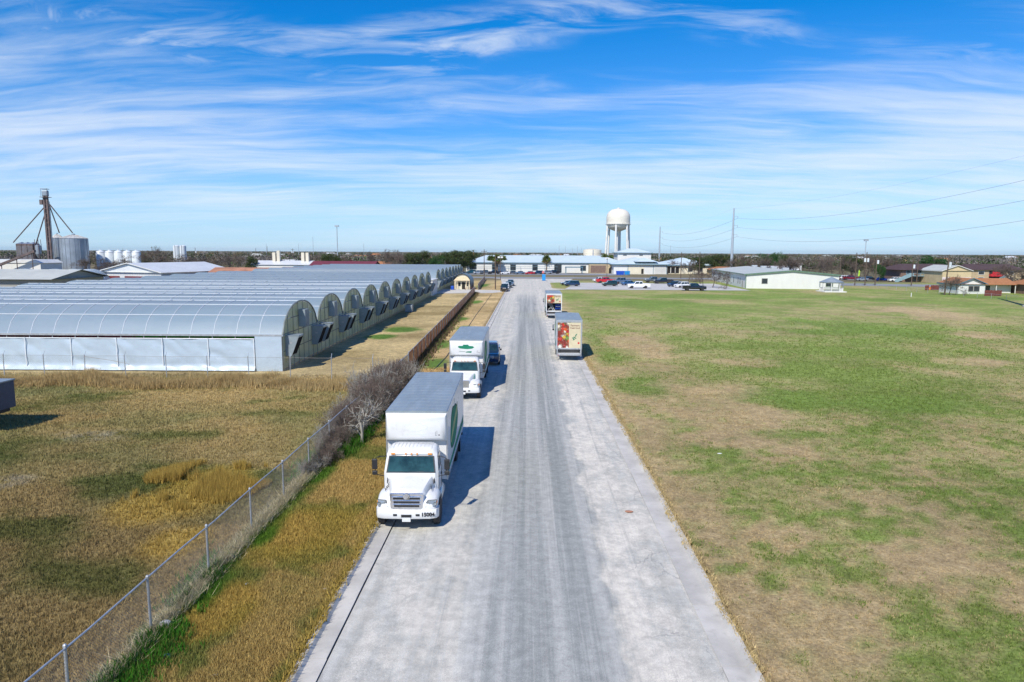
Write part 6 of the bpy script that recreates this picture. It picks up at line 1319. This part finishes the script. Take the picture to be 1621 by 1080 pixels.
# ================================================================ trees and shrubs
def branch_mesh(seed, h, spread, depth, r0, stems=1, n0=5, ratio=0.72, upb=0.35, droop=0.0, twig_r=0.008, lean=0.15, start=0.0):
    """fractal bare branches as thin three-sided tubes; returns verts, tris, tips"""
    rr = np.random.default_rng(seed); V = []; F = []; tips = []
    def seg(p, q, ra, rb):
        d = q - p; L = np.linalg.norm(d)
        if L < 1e-6: return
        d = d / L; a = np.array((0, 0, 1.0)) if abs(d[2]) < 0.9 else np.array((1.0, 0, 0)); u = np.cross(d, a); u /= np.linalg.norm(u); w = np.cross(d, u); k = len(V)
        for c, r in ((p, ra), (q, rb)):
            for j in range(3): an = 2.094 * j; V.append(c + r * (math.cos(an) * u + math.sin(an) * w))
        for j in range(3): m_ = (j + 1) % 3; F.append((k + j, k + m_, k + 3 + m_)); F.append((k + j, k + 3 + m_, k + 3 + j))
    def rec(p, d, L, r, lv):
        q = p; rb = r
        for s_ in range(2):
            d = d + rr.normal(0, 0.13, 3); d[2] += 0.03; d /= np.linalg.norm(d); nq = q + d * L / 2; nr = max(twig_r, rb * 0.85); seg(q, nq, rb, nr); q, rb = nq, nr
        if lv == 0: tips.append(q); return
        for k in range(n0 if lv > 1 else n0 + 1):
            nd = d * (0.55 + upb * 0.6) + rr.normal(0, spread, 3); nd[2] += upb * 0.35 - droop; nd /= np.linalg.norm(nd)
            st = q if k < 2 else p + (q - p) * rr.uniform(0.45, 1.0)
            rec(st, nd, L * ratio * rr.uniform(0.75, 1.15), max(twig_r, r * 0.55), lv - 1)
    for s_ in range(stems):
        a = rr.uniform(0, 6.28); d = np.array((lean * math.cos(a), lean * math.sin(a), 1.0)); o = np.array((start * rr.normal(), start * rr.normal(), -0.05))
        rec(o, d / np.linalg.norm(d), h * rr.uniform(0.85, 1.1), r0, depth)
    return np.array(V), np.array(F), np.array(tips)
def scaled_to(V, h, w=None, d=None):
    V = V.copy(); V[:, 2] *= h / V[:, 2].max()
    if w: V[:, 0] *= w / max(1e-6, np.abs(V[:, 0]).max())
    if d or w: V[:, 1] *= (d or w) / max(1e-6, np.abs(V[:, 1]).max())
    return V
def leaf_cloud(seed, centres, radii, n, size, cols, squash=0.8):
    """leaf-sized triangles scattered in shells round clump centres, dark to light by kind of leaf"""
    rr = np.random.default_rng(seed); V = []; C_ = []
    k = rr.integers(0, len(centres), n); d = rr.normal(size=(n, 3)); d /= np.linalg.norm(d, axis=1)[:, None]
    rad = radii[k] * rr.uniform(0.45, 1.08, n) ** 0.6; pos = centres[k] + d * rad[:, None] * np.array((1, 1, squash))
    a = rr.normal(size=(n, 3)); a /= np.linalg.norm(a, axis=1)[:, None]; b_ = np.cross(a, d); b_ /= np.linalg.norm(b_, axis=1)[:, None] + 1e-9
    s = size * rr.uniform(0.6, 1.5, n)[:, None]
    V = np.stack([pos - a * s, pos + a * s * 0.3 + b_ * s, pos + a * s], 1).reshape(-1, 3)
    c = cols[rr.integers(0, len(cols), n)] * rr.uniform(0.75, 1.25, n)[:, None] * (0.9 + 0.25 * vnoise(pos[:, 0] * 0.8 + 50, pos[:, 2] * 0.8 + 50))[:, None]
    return V, np.arange(3 * n).reshape(-1, 3), np.repeat(c, 3, 0)
OAK = np.array(((0.035, 0.060, 0.016), (0.052, 0.082, 0.022), (0.075, 0.105, 0.03), (0.085, 0.085, 0.03)))
LUSH = np.array(((0.020, 0.070, 0.016), (0.03, 0.095, 0.02), (0.045, 0.12, 0.026)))
TREES = {}
def oak(key, seed, h, w, cols, n=5200):
    rr = np.random.default_rng(seed); m_ = 16
    ang = rr.uniform(0, 6.28, m_); r_ = w * 0.62 * np.sqrt(rr.uniform(0, 1, m_)); zz = h * rr.uniform(0.32, 0.80, m_); cen = np.stack([r_ * np.cos(ang), r_ * np.sin(ang), zz], 1); rad = w * rr.uniform(0.26, 0.42, m_)
    cen[0] = (0, 0, h * 0.78)
    V, F, C_ = leaf_cloud(seed, cen, rad, n, 0.20 * h / 10, cols)
    Vb, Fb, _ = branch_mesh(seed, h * 0.35, 0.45, 3, h * 0.028, 1, 3)
    TREES[key] = (raw_mesh('crown', V, F, 'foliage', C_), raw_mesh('trunk', scaled_to(Vb, h * 0.78, w * 0.6), Fb, 'bark'))
for i in range(3): oak('oak%d' % i, 11 + i, 10, 5.2, OAK)
oak('lush', 31, 8, 5.0, LUSH)
for i in range(4):
    V, F, tips = branch_mesh(41 + i, 2.6, 0.50, 5, 0.20, 1, 4, 0.74, 0.30, twig_r=0.016 if i < 3 else 0.02, lean=0.1)
    V = scaled_to(V, 10, 5.5); z = V[:, 2].copy(); rad_ = np.hypot(V[:, 0], V[:, 1])
    big = np.zeros(len(V), bool)
    nl = len(F); sz = np.linalg.norm(V[F[:, 0]] - V[F[:, 1]], axis=1); thick = sz > 0.085
    TREES['bare%d' % i] = (raw_mesh('crown', V, F[~thick], 'twig'), raw_mesh('trunk', V, F[thick], 'bark'))
def tree(kind, x, y, h, label, group=None, w=None, rz=None, name=None):
    base = {'oak': 10.0, 'lus': 8.0, 'bar': 10.0}[kind[:3]]; s = h / base; sw = s if w is None else w / 5.3
    T = thing(name or ('oak_tree' if kind[:3] != 'bar' else 'bare_tree'), (x, y, LAND), label, 'tree', random.uniform(0, 6.28) if rz is None else rz, group); T.scale = (sw, sw, s)
    link('crown', TREES[kind][0], T); link('trunk', TREES[kind][1], T); return T
def tree_px(kind, px, Y, ytop, label, group=None, wpx=None):
    p = AT(px, ytop, Y); w = None if wpx is None else wpx * Y / FPX
    return tree(kind, p[0], Y, max(2.5, p[2] - LAND), label, group, w)
GOAK = 'evergreen oaks behind the far greenhouse'; GBR = 'bare trees behind the white hall'; GBL = 'bare trees behind the greenhouses'; GRO = 'evergreen trees beyond the white hall'
for i, (px, Y, yt, wp) in enumerate(((655, 322, 396, 16), (672, 330, 394, 17), (704, 335, 395.5, 18), (722, 325, 392.5, 20), (741, 330, 393, 17), (648, 345, 398, 14), (733, 345, 394, 20))): tree_px('oak%d' % (i % 3), px, Y, yt, 'dark evergreen oak in the clump behind the far greenhouse', GOAK, wp)
tree_px('lush', 690, 318, 402.5, 'round bright green bush in front of the oak clump', None, 17)
for i, (px, Y, yt, wp) in enumerate(((585, 330, 396, 15), (607, 320, 393, 21), (622, 335, 394, 20), (632, 330, 397, 14), (490, 320, 397, 18), (502, 330, 399, 16), (190, 250, 403, 24), (165, 255, 408, 22), (222, 300, 396, 16), (243, 305, 388, 22), (262, 300, 397, 18), (340, 300, 399, 18), (362, 300, 400, 16), (378, 290, 398, 20), (300, 310, 401, 18), (325, 305, 402, 16), (440, 320, 402, 16), (545, 330, 402, 14), (133, 290, 404, 20))):
    tree_px('bare%d' % (i % 4), px, Y, yt, 'grey bare tree standing behind the greenhouses and yard roofs', GBL, wp)
for px, Y, yt, wp in ((398, 300, 403.5, 12), (516, 325, 398, 14), (535, 330, 402, 8)): tree_px('oak1', px, Y, yt, 'small evergreen among the bare trees behind the greenhouses', 'small evergreens behind the greenhouses', wp)
for i, (px, Y, yt, wp) in enumerate(((1106, 330, 404, 18), (1122, 345, 402, 20), (1140, 335, 399, 20), (1152, 350, 400, 16), (1092, 350, 406, 14), (1213, 330, 400, 17), (1226, 320, 397.5, 17), (1240, 330, 401, 14))): tree_px('oak%d' % (i % 3) if i not in (5, 6) else 'lush', px, Y, yt, 'dense green tree beyond the white hall roof', GRO, wp)
rr_ = random.Random(5)
for i in range(20):
    px = 1165 + i * 13.2 + rr_.uniform(-4, 4); tree_px('bare%d' % (i % 4), px, 292 + rr_.uniform(-16, 30), 402.5 + rr_.uniform(-2, 5), 'grey bare tree in the thicket behind the white hall', GBR, rr_.uniform(14, 20))
tree_px('oak2', 1351, 300, 401.5, 'brown green oak above the gazebo pole', None, 22); tree_px('lush', 1394, 262, 417, 'small dark green tree beside the apartment stairs', None, 11); tree_px('lush', 1455, 262, 424, 'dark green bush against the tan gabled end', None, 10)
tree_px('lush', 1478, 330, 403, 'broad green tree behind the tan gabled end', None, 26)
tree_px('bare0', 1596, 215, 416, 'large pale bare tree above the brick cottage roof', None, 42); tree_px('bare2', 1612, 205, 424, 'pale bare tree at the brick cottage corner', None, 24)
for px, py, yt, wp, lb, k_ in ((1089, 446.5, 408.5, 20, 'bare tree with forked dark trunk in the parking lot verge', 'bare1'), (1128, 455.5, 423, 24, 'bare spreading tree at the hall corner of the lot', 'bare3'), (1070, 433.5, 409, 16, 'bare tree against the pale blue annex roof', 'bare2'), (1113, 453, 426, 12, 'small bare tree between the lot and the hall', 'bare0'), (1149, 458, 433, 12, 'small bare bush against the hall side wall', 'bare1'), (940, 428, 407, 12, 'bare tree before the brick entrance', 'bare2'), (912, 428, 409, 10, 'bare tree beside the blue canopy', 'bare0')):
    p = G(px, py); q = AT(px, yt, p[1]); tree(k_, p[0], p[1], q[2] - LAND, lb, None, wp * p[1] / FPX)
p = G(1513, 467.5); tree('bare1', p[0], p[1], 5.4, 'dense grey leafless bush beside the leaning pole', None, 2.6, name='bare_bush'); tree('bare3', p[0] - 1.2, p[1] + 0.8, 4.8, 'grey leafless bush behind the leaning pole', None, 2.4, name='bare_bush')
# palms
def palm_mesh(seed):
    rr = np.random.default_rng(seed); V = []; F = []; C_ = []
    def spike(an, el, L, col, w):
        d = np.array((math.cos(an) * math.cos(el), math.sin(an) * math.cos(el), math.sin(el))); side = np.cross(d, rr.normal(size=3)); side /= np.linalg.norm(side); k = len(V)
        tip = d * L; tip[2] -= 0.18 * L * math.cos(el); V.extend([d * L * 0.25 - side * w * 0.3, d * L * 0.25 + side * w * 0.3, d * L * 0.65 + side * w, tip, d * L * 0.65 - side * w])
        F.extend([(k, k + 1, k + 2), (k, k + 2, k + 4), (k + 4, k + 2, k + 3)]); C_.extend([col * rr.uniform(0.7, 1.35)] * 5)
    for i in range(300): spike(rr.uniform(0, 6.28), math.asin(rr.uniform(-0.35, 1)), rr.uniform(1.1, 1.8), np.array((0.085, 0.135, 0.028)) if rr.random() < 0.72 else np.array((0.19, 0.18, 0.045)), 0.11)
    for i in range(170): spike(rr.uniform(0, 6.28), math.asin(rr.uniform(-0.98, -0.3)), rr.uniform(1.0, 1.8), np.array((0.26, 0.185, 0.09)), 0.10)
    return raw_mesh('crown', np.array(V), np.array(F), 'foliage', np.array(C_))
PALM = [palm_mesh(3), palm_mesh(4)]
PT = MB().lathe([(0.34, -0.1), (0.27, 0.3), (0.22, 2.0), (0.20, 3.6), (0.24, 4.7)], 10).mesh('trunk', 'palm_trunk', 50)
for i, (px, py, yc, s, lb) in enumerate(((777.5, 431, 411, 1.35, 'fan palm on the greenhouse side of the palm trio'), (787, 432, 410.5, 1.4, 'middle fan palm of the trio before the long white building'), (796, 431, 411.5, 1.3, 'fan palm of the trio next to the white sedan'), (865, 432, 411, 1.35, 'single fan palm before the long white building'), (922, 430, 410, 1.2, 'fan palm beside the brick entrance'), (957, 431, 408.5, 1.3, 'fan palm between entrance and plant building'), (965.5, 430, 410.5, 1.25, 'fan palm leaning on the plant building corner'))):
    p = G(px, py); q = AT(px, yc, p[1]); T = thing('palm_tree', (p[0], p[1], LAND), lb, 'palm tree', i * 1.3); h_ = q[2] - LAND
    o = link('crown', PALM[i % 2], T, (0, 0, h_)); o.scale = (s * 1.25, s * 1.25, s * 1.35); o = link('trunk', PT, T); o.scale = (1.7, 1.7, h_ / 4.7)
# leafless brush on the fence
BR = []
for i in range(4):
    V, F, tips = branch_mesh(71 + i, 0.75, 0.62, 3, 0.022, 15, 4, 0.78, 0.22, twig_r=0.0075, lean=0.75, start=0.55); V = scaled_to(V, 2.0, 1.55, 1.9); BR.append(raw_mesh('branches', V, F, 'twig' if i != 2 else 'pale_twig'))
rr_ = random.Random(9); y = 30.6; i = 0
names_ = []
while y < 57:
    f = (y - 30.5) / 26; s = 0.46 + 0.95 * math.sin(min(1, f * 1.25) * math.pi * 0.62) ** 1.3
    s *= 1.0 if y < 50 else 1.0 - 0.07 * (y - 50)
    T = thing('bare_shrub', (FX + rr_.uniform(-0.3, 0.5), y, LAND - 0.02), 'leafless grey brown shrub grown through the wire fence', 'shrub', rr_.uniform(0, 6.28), 'leafless shrubs along the wire fence'); T.scale = (s * 0.85, s * 0.95, s * rr_.uniform(0.80, 1.1))
    link('branches', BR[i % 2] if i % 5 else BR[2], T); o = link('inner_branches', BR[3 - (i % 2)] if i % 4 else BR[1], T, None, (0, 0, 2.1)); o.scale = (0.85, 0.85, 0.9); i += 1; y += 0.95
sp_ = thing('dead_sapling', (FX + 1.35, 35.6, LAND - 0.02), 'pale dead sapling with thick stem leaning out of the shrubs', 'tree')
V, F, _ = branch_mesh(91, 0.8, 0.55, 3, 0.065, 1, 4, 0.75, 0.2, twig_r=0.012); link('branches', raw_mesh('branches', scaled_to(V, 2.5, 1.3), F, 'pale_twig'), sp_)
MB().path([(0, 0, -0.1), (0.03, 0.0, 0.6), (-0.05, 0.05, 1.2)], [0.075, 0.06, 0.045], 7).build('stem', 'pale_twig', sp_)
# ================================================================ grasses
def blades(name, x, y, h, w, col, label, lean=0.5, per=3, z0=LAND, mat='blades', cat_kind='stuff'):
    n = len(x); rr = np.random.default_rng(n); an = rr.uniform(0, 6.28, (n, per)); ln = rr.uniform(0.15, 1.0, (n, per)) * lean; H_ = h[:, None] * rr.uniform(0.55, 1.15, (n, per)); W_ = w[:, None] * rr.uniform(0.7, 1.3, (n, per))
    bx_ = x[:, None] + rr.normal(0, 1, (n, per)) * w[:, None] * 2.2; by_ = y[:, None] + rr.normal(0, 1, (n, per)) * w[:, None] * 2.2
    ca, sa = np.cos(an), np.sin(an); a2 = rr.uniform(0, 6.28, (n, per)); ux, uy = np.cos(a2), np.sin(a2)
    P0 = np.stack([bx_ - ux * W_, by_ - uy * W_, np.full_like(bx_, z0 - 0.02)], -1); P1 = np.stack([bx_ + ux * W_, by_ + uy * W_, np.full_like(bx_, z0 - 0.02)], -1); P2 = np.stack([bx_ + ca * ln * H_, by_ + sa * ln * H_, z0 + H_], -1)
    V = np.stack([P0, P1, P2], 2).reshape(-1, 3); c = np.repeat(np.clip(col * rr.uniform(0.72, 1.30, (n, 1)), 0, 1), per * 3, 0); c = c.reshape(n, per, 3, 3) * rr.uniform(0.8, 1.2, (n, per, 1, 1)); c = c.reshape(-1, 3)
    o = link(name, raw_mesh(name, V, np.arange(n * per * 3).reshape(-1, 3), mat, np.clip(c, 0, 1))); return tag(o, label, kind='stuff')
def scatter(n, x0, x1, y0, y1, power=1.6):
    u = RNG.random(n); y = (y0 ** (1 - power) + u * (y1 ** (1 - power) - y0 ** (1 - power))) ** (1 / (1 - power)); x = RNG.uniform(x0, x1, n)
    return x, y
def inview(x, y): return (np.abs(x + 0.022 * y) < 0.80 * y + 2) & (y > 12)
x, y = scatter(240000, 6.05, 90, 13, 125); k = inview(x, y) & (RNG.random(len(x)) > sstep(y, 45, 122)); x, y = x[k], y[k]; c, g = turf(x, y)
grn = (c[:, 1] > c[:, 0]); pick = (RNG.random(len(x)) * 0.55 + 0.45 * (1 - fbm(x * 3.1, y * 3.1, 2)) * 1.25) < g * 0.95 + 0.08
C_ = np.where(pick[:, None], C_GREEN * 0.72, (C_TAN * 0.5 + C_BROWN * 0.5) * 0.90); C_ = 0.72 * C_ + 0.28 * c
blades('field_grass', x, y, np.where(pick, 0.065, 0.04) * (1 + 0.015 * y), 0.008 + 0.00045 * y, C_, 'short green and brown grass of the open field', 0.9)
x, y = scatter(80000, -9.9, -5.85, 13, 60); k = inview(x, y); x, y = x[k], y[k]; c, g = turf(x, y); blades('verge_grass', x, y, 0.07 + 0.09 * RNG.random(len(x)), 0.006 + 0.0004 * y, c * 1.05, 'dry golden verge grass between fence and kerb', 0.9)
x, y = scatter(190000, -46, -10.35, 13, 56); k = inview(x, y); x, y = x[k], y[k]; c, g = turf(x, y); blades('yard_grass', x, y, 0.07 + 0.10 * RNG.random(len(x)), 0.006 + 0.0004 * y, c * 1.05, 'dry olive grass of the fenced yard', 0.9)
# grass hanging over the kerb edges
y = RNG.uniform(13, 90, 14000); x = np.where(RNG.random(14000) < 0.5, ROAD_L + 0.04 - np.abs(RNG.normal(0, 0.15, 14000)) + 0.14 * (fbm(y * 0.9, y * 0 + 3, 3) - 0.5), ROAD_R - 0.04 + np.abs(RNG.normal(0, 0.13, 14000)) - 0.20 * (fbm(y * 0.8, y * 0 + 9, 3) - 0.45)); c, g = turf(x, y); blades('kerb_grass', x, y, np.where(x < 0, 0.20, 0.10), 0.012 + 0.0004 * y, np.where((x < 0)[:, None], C_GOLD * 0.7 + C_OLIVE * 0.3, C_TAN), 'dry grass overhanging the kerb edges', 1.3)
# rank green weeds at the fence foot
n = 26000; y = RNG.uniform(13.5, 50, n); x = -9.75 + RNG.normal(0, 0.42, n); k = (fbm(x * 0.55 + 3, y * 0.33, 3) > 0.56) | (y > 33) & (RNG.random(n) < 0.4); x, y = x[k], y[k]; blades('green_weeds', x, y, np.where(y > 31, 0.42, 0.22) * (0.5 + RNG.random(len(x))), np.full(len(x), 0.022), np.where(RNG.random(len(x))[:, None] < 0.5, C_DEEP * 1.1, np.array((0.085, 0.15, 0.028))), 'rank green weeds along the fence foot', 0.8)
# pale straw caught in the wire
n = 3500; y = RNG.uniform(13.5, 36, n); x = -10.05 + RNG.normal(0, 0.16, n); blades('straw_litter', x, y, 0.18 + 0.2 * RNG.random(n), np.full(n, 0.010), np.tile(np.array((0.55, 0.47, 0.29)), (n, 1)), 'pale straw caught at the fence foot', 1.6)
# tall golden stand in the yard
c0 = G(325, 770); n = 15000; a = RNG.uniform(0, 6.28, n); r_ = np.sqrt(RNG.random(n)); x = c0[0] - 0.3 + 3.1 * r_ * np.cos(a); y = c0[1] + 0.3 + 3.3 * r_ * np.sin(a); k = fbm(x * 0.6, y * 0.6 + 5, 3) > 0.36 + 0.2 * r_ ** 2; x, y, r_ = x[k], y[k], r_[k]
blades('golden_weeds', x, y, (0.80 - 0.5 * r_), np.full(len(x), 0.010), np.tile(C_GOLD * 0.9 + C_TAN * 0.08, (len(x), 1)), 'tall golden dry weeds in the fenced yard', 0.35)
# tall dry band along the sagging fence
n = 34000; x = RNG.uniform(-41, -12.2, n); y = 51.6 + RNG.normal(0, 0.75, n) + 0.5 * np.sin(x * 0.5); hgt = 0.12 + 1.5 * np.clip(fbm(x * 0.6, y * 0.6, 3) - 0.15, 0, 1) ** 1.3; cm = fbm(x * 0.4 + 8, y * 0.7, 3)[:, None]
blades('tall_dry_grass', x, y, hgt, np.full(n, 0.020), (1 - cm) * np.array((0.56, 0.43, 0.21)) + cm * np.array((0.40, 0.28, 0.12)), 'tall straw coloured grass along the sagging fence', 0.45)
# dead vines and leaf litter under the brown screen
n = 9000; y = RNG.uniform(57, 172, n); x = -10.2 - (y - 58) * 0.0259 + np.abs(RNG.normal(0, 0.45, n)); blades('vine_litter', x, y, 0.12 + 0.35 * RNG.random(n), np.full(n, 0.05), np.where(RNG.random(n)[:, None] < 0.75, np.array((0.17, 0.12, 0.075)), np.array((0.09, 0.14, 0.03))), 'dead vines and weeds at the foot of the brown screen', 1.2)
# crop hanging under the gutter inside the first greenhouse
n = 9000; x = RNG.uniform(-67, -23.5, n); y = 58.6 + RNG.uniform(0, 0.9, n); sel = (vnoise(x * 0.16 + 3, y * 0) > 0.35)[:, None]; blades('greenhouse_crop', x, y, np.full(n, 0.55), np.full(n, 0.09), np.where(sel, np.array((0.02, 0.20, 0.012)), np.array((0.14, 0.05, 0.06))), 'rows of green crop seen under the greenhouse gutter', 1.0, 3, 2.5)
# ================================================================ far woods
rr = np.random.default_rng(77); N = 10000
Yf = (400 ** -1.0 + rr.random(N) * (5200 ** -1.0 - 400 ** -1.0)) ** -1.0; Xf = (rr.random(N) * 2 - 1) * 0.86 * Yf - 0.022 * Yf
clear = (np.abs(Xf - 20) < 95) & (Yf < 445); clear |= (Xf < -60) & (Yf < 345)
wood = fbm(Xf * 0.0045 + 9, Yf * 0.003, 3) + 0.25 * rr.random(N); keep = ~clear & (wood > 0.36); Xf, Yf = Xf[keep], Yf[keep]; N = len(Xf)
hf = rr.uniform(4.5, 8.6, N) * np.where(Yf > 900, 1.15, 1.0); ever = fbm(Xf * 0.011 + 40, Yf * 0.006, 3) + rr.normal(0, 0.09, N) > 0.50
per = 56; cen = np.stack([Xf, Yf, hf * 0.55], 1); d = rr.normal(size=(N, per, 3)); d /= np.linalg.norm(d, axis=2)[..., None]; rad = (hf * 0.52)[:, None, None] * rr.uniform(0.4, 1.05, (N, per, 1)); pos = cen[:, None] + d * rad * np.array((1.25, 1.25, 0.85)); pos[..., 2] = np.maximum(pos[..., 2], 0.2)
a = rr.normal(size=(N, per, 3)); a /= np.linalg.norm(a, axis=2)[..., None]; b_ = np.cross(a, d); s = (hf * np.where(ever, 0.105, 0.08))[:, None, None] * rr.uniform(0.6, 1.5, (N, per, 1))
Vw = np.stack([pos - a * s, pos + b_ * s, pos + a * s], 2).reshape(-1, 3)
cw = np.where(ever[:, None], np.array((0.058, 0.080, 0.034)), np.array((0.185, 0.165, 0.150))) * rr.uniform(0.75, 1.25, (N, 1)); tanm = rr.random(N) < 0.08; cw[tanm] = (0.20, 0.15, 0.085); cw = np.repeat(cw, per, 0) * rr.uniform(0.88, 1.12, (N * per, 1))
o = link('far_woods', raw_mesh('far_woods', Vw, np.arange(N * per * 3).reshape(-1, 3), 'far_wood', np.repeat(cw, 3, 0))); tag(o, 'far grey and green woods reaching the horizon', 'woods', kind='stuff'); del o['category']
# scattered far houses
FH = ((749, 404, 620, 'church_hall', 'tank_cream', 'orange_roof', 'cream hall with small red spire far behind the oaks'), (800, 402, 900, 'far_house', 'white_wall', 'white_roof', 'tiny pale house in the woods left of the palms trio'), (1262, 415, 330, 'well_house', 'tank_white', 'white_roof', 'small white round topped well house in the bare thicket'),
      (1405, 401.5, 1500, 'far_house', 'tan_wall', 'white_roof', 'long cream far building on the right horizon'), (1430, 402, 1400, 'far_house', 'tan_wall', 'orange_roof', 'cream and orange far building on the right horizon'), (1237, 421, 290, 'far_house', 'white_wall', 'white_roof', 'white trailer home half hidden behind the hall trees'), (455, 413, 420, 'far_house', 'white_wall', 'white_roof', 'long white far shed beyond the white store'), (545, 412, 430, 'far_house', 'red_paint', 'maroon', 'red walled far store beyond the greenhouses'), (570, 411, 470, 'far_house', 'white_wall', 'maroon', 'white far store with maroon roof beyond the greenhouses'), (600, 416, 360, 'far_house', 'tan_wall', 'orange_roof', 'low tan far house below the bare trees'))
for px, py, Y, nm, wm, rm, lb in FH:
    p = AT(px, py, Y); w_ = 7 if nm != 'well_house' else 2.2; T, wl_, rf_ = hip_house(nm, p[0] - w_, p[0] + w_, Y, Y + 9, 3.4 if nm != 'well_house' else 5.2, 5.0 if nm != 'well_house' else 6.0, wm, rm, None, lb, inset=2)
    windows_front(wl_, 0, [(w_ * 0.4, w_ * 0.4 + 1.2, 1.2, 2.6), (w_ * 1.3, w_ * 1.3 + 1.2, 1.2, 2.6)], 'white_wall')
    if nm == 'church_hall': MB().lathe([(0.9, 4.6), (0.9, 7.2), (0.08, 11.0)], 8, w_, 4.5).build('spire', 'rust_roof', T)

rr_ = random.Random(21)
for i in range(26):
    px = rr_.choice((rr_.uniform(330, 640), rr_.uniform(1180, 1620), rr_.uniform(1130, 1620), rr_.uniform(800, 930))); Y = rr_.uniform(520, 1500); q = AT(px, 405, Y); w_ = rr_.uniform(5, 12)
    T = thing('far_house', (q[0], Y, LAND), 'tiny pale house among the far woods', 'house', rr_.uniform(-0.5, 0.5), 'tiny houses scattered in the far woods'); h_ = rr_.uniform(4.5, 6.0)
    box('wall', rr_.choice(('white_wall', 'cream_wall', 'tan_wall')), T, -w_, w_, 0, 9, 0, h_)
    MB().add([(-w_ - 0.5, -0.5, h_ + 0.003), (w_ + 0.5, -0.5, h_ + 0.003), (w_ + 0.5, 9.5, h_ + 0.003), (-w_ - 0.5, 9.5, h_ + 0.003), (-w_ + 3, 4.5, h_ + 2), (w_ - 3, 4.5, h_ + 2)], [(0, 1, 5, 4), (1, 2, 5), (2, 3, 4, 5), (3, 0, 4), (0, 3, 2, 1)]).build('roof', rr_.choice(('white_roof', 'pale_roof', 'brown_roof', 'orange_roof')), T)
# ================================================================ thin winter haze over the whole place
m = bpy.data.materials.new('haze_air'); m.use_nodes = True; t = NT(m.node_tree); t.n.clear()
pv = t.new('ShaderNodeVolumePrincipled', inp={'Color': (0.80, 0.89, 1.0, 1), 'Density': HAZE, 'Anisotropy': 0.3}); oo = t.new('ShaderNodeOutputMaterial'); t.l.new(pv.outputs[0], oo.inputs['Volume'])
MATS['haze_air'] = m
hz = MB().box(-9500, 9500, -200, 12600, -1.5, 46).build('haze', 'haze_air'); tag(hz, 'thin pale haze over the land', kind='stuff')
# ================================================================ done
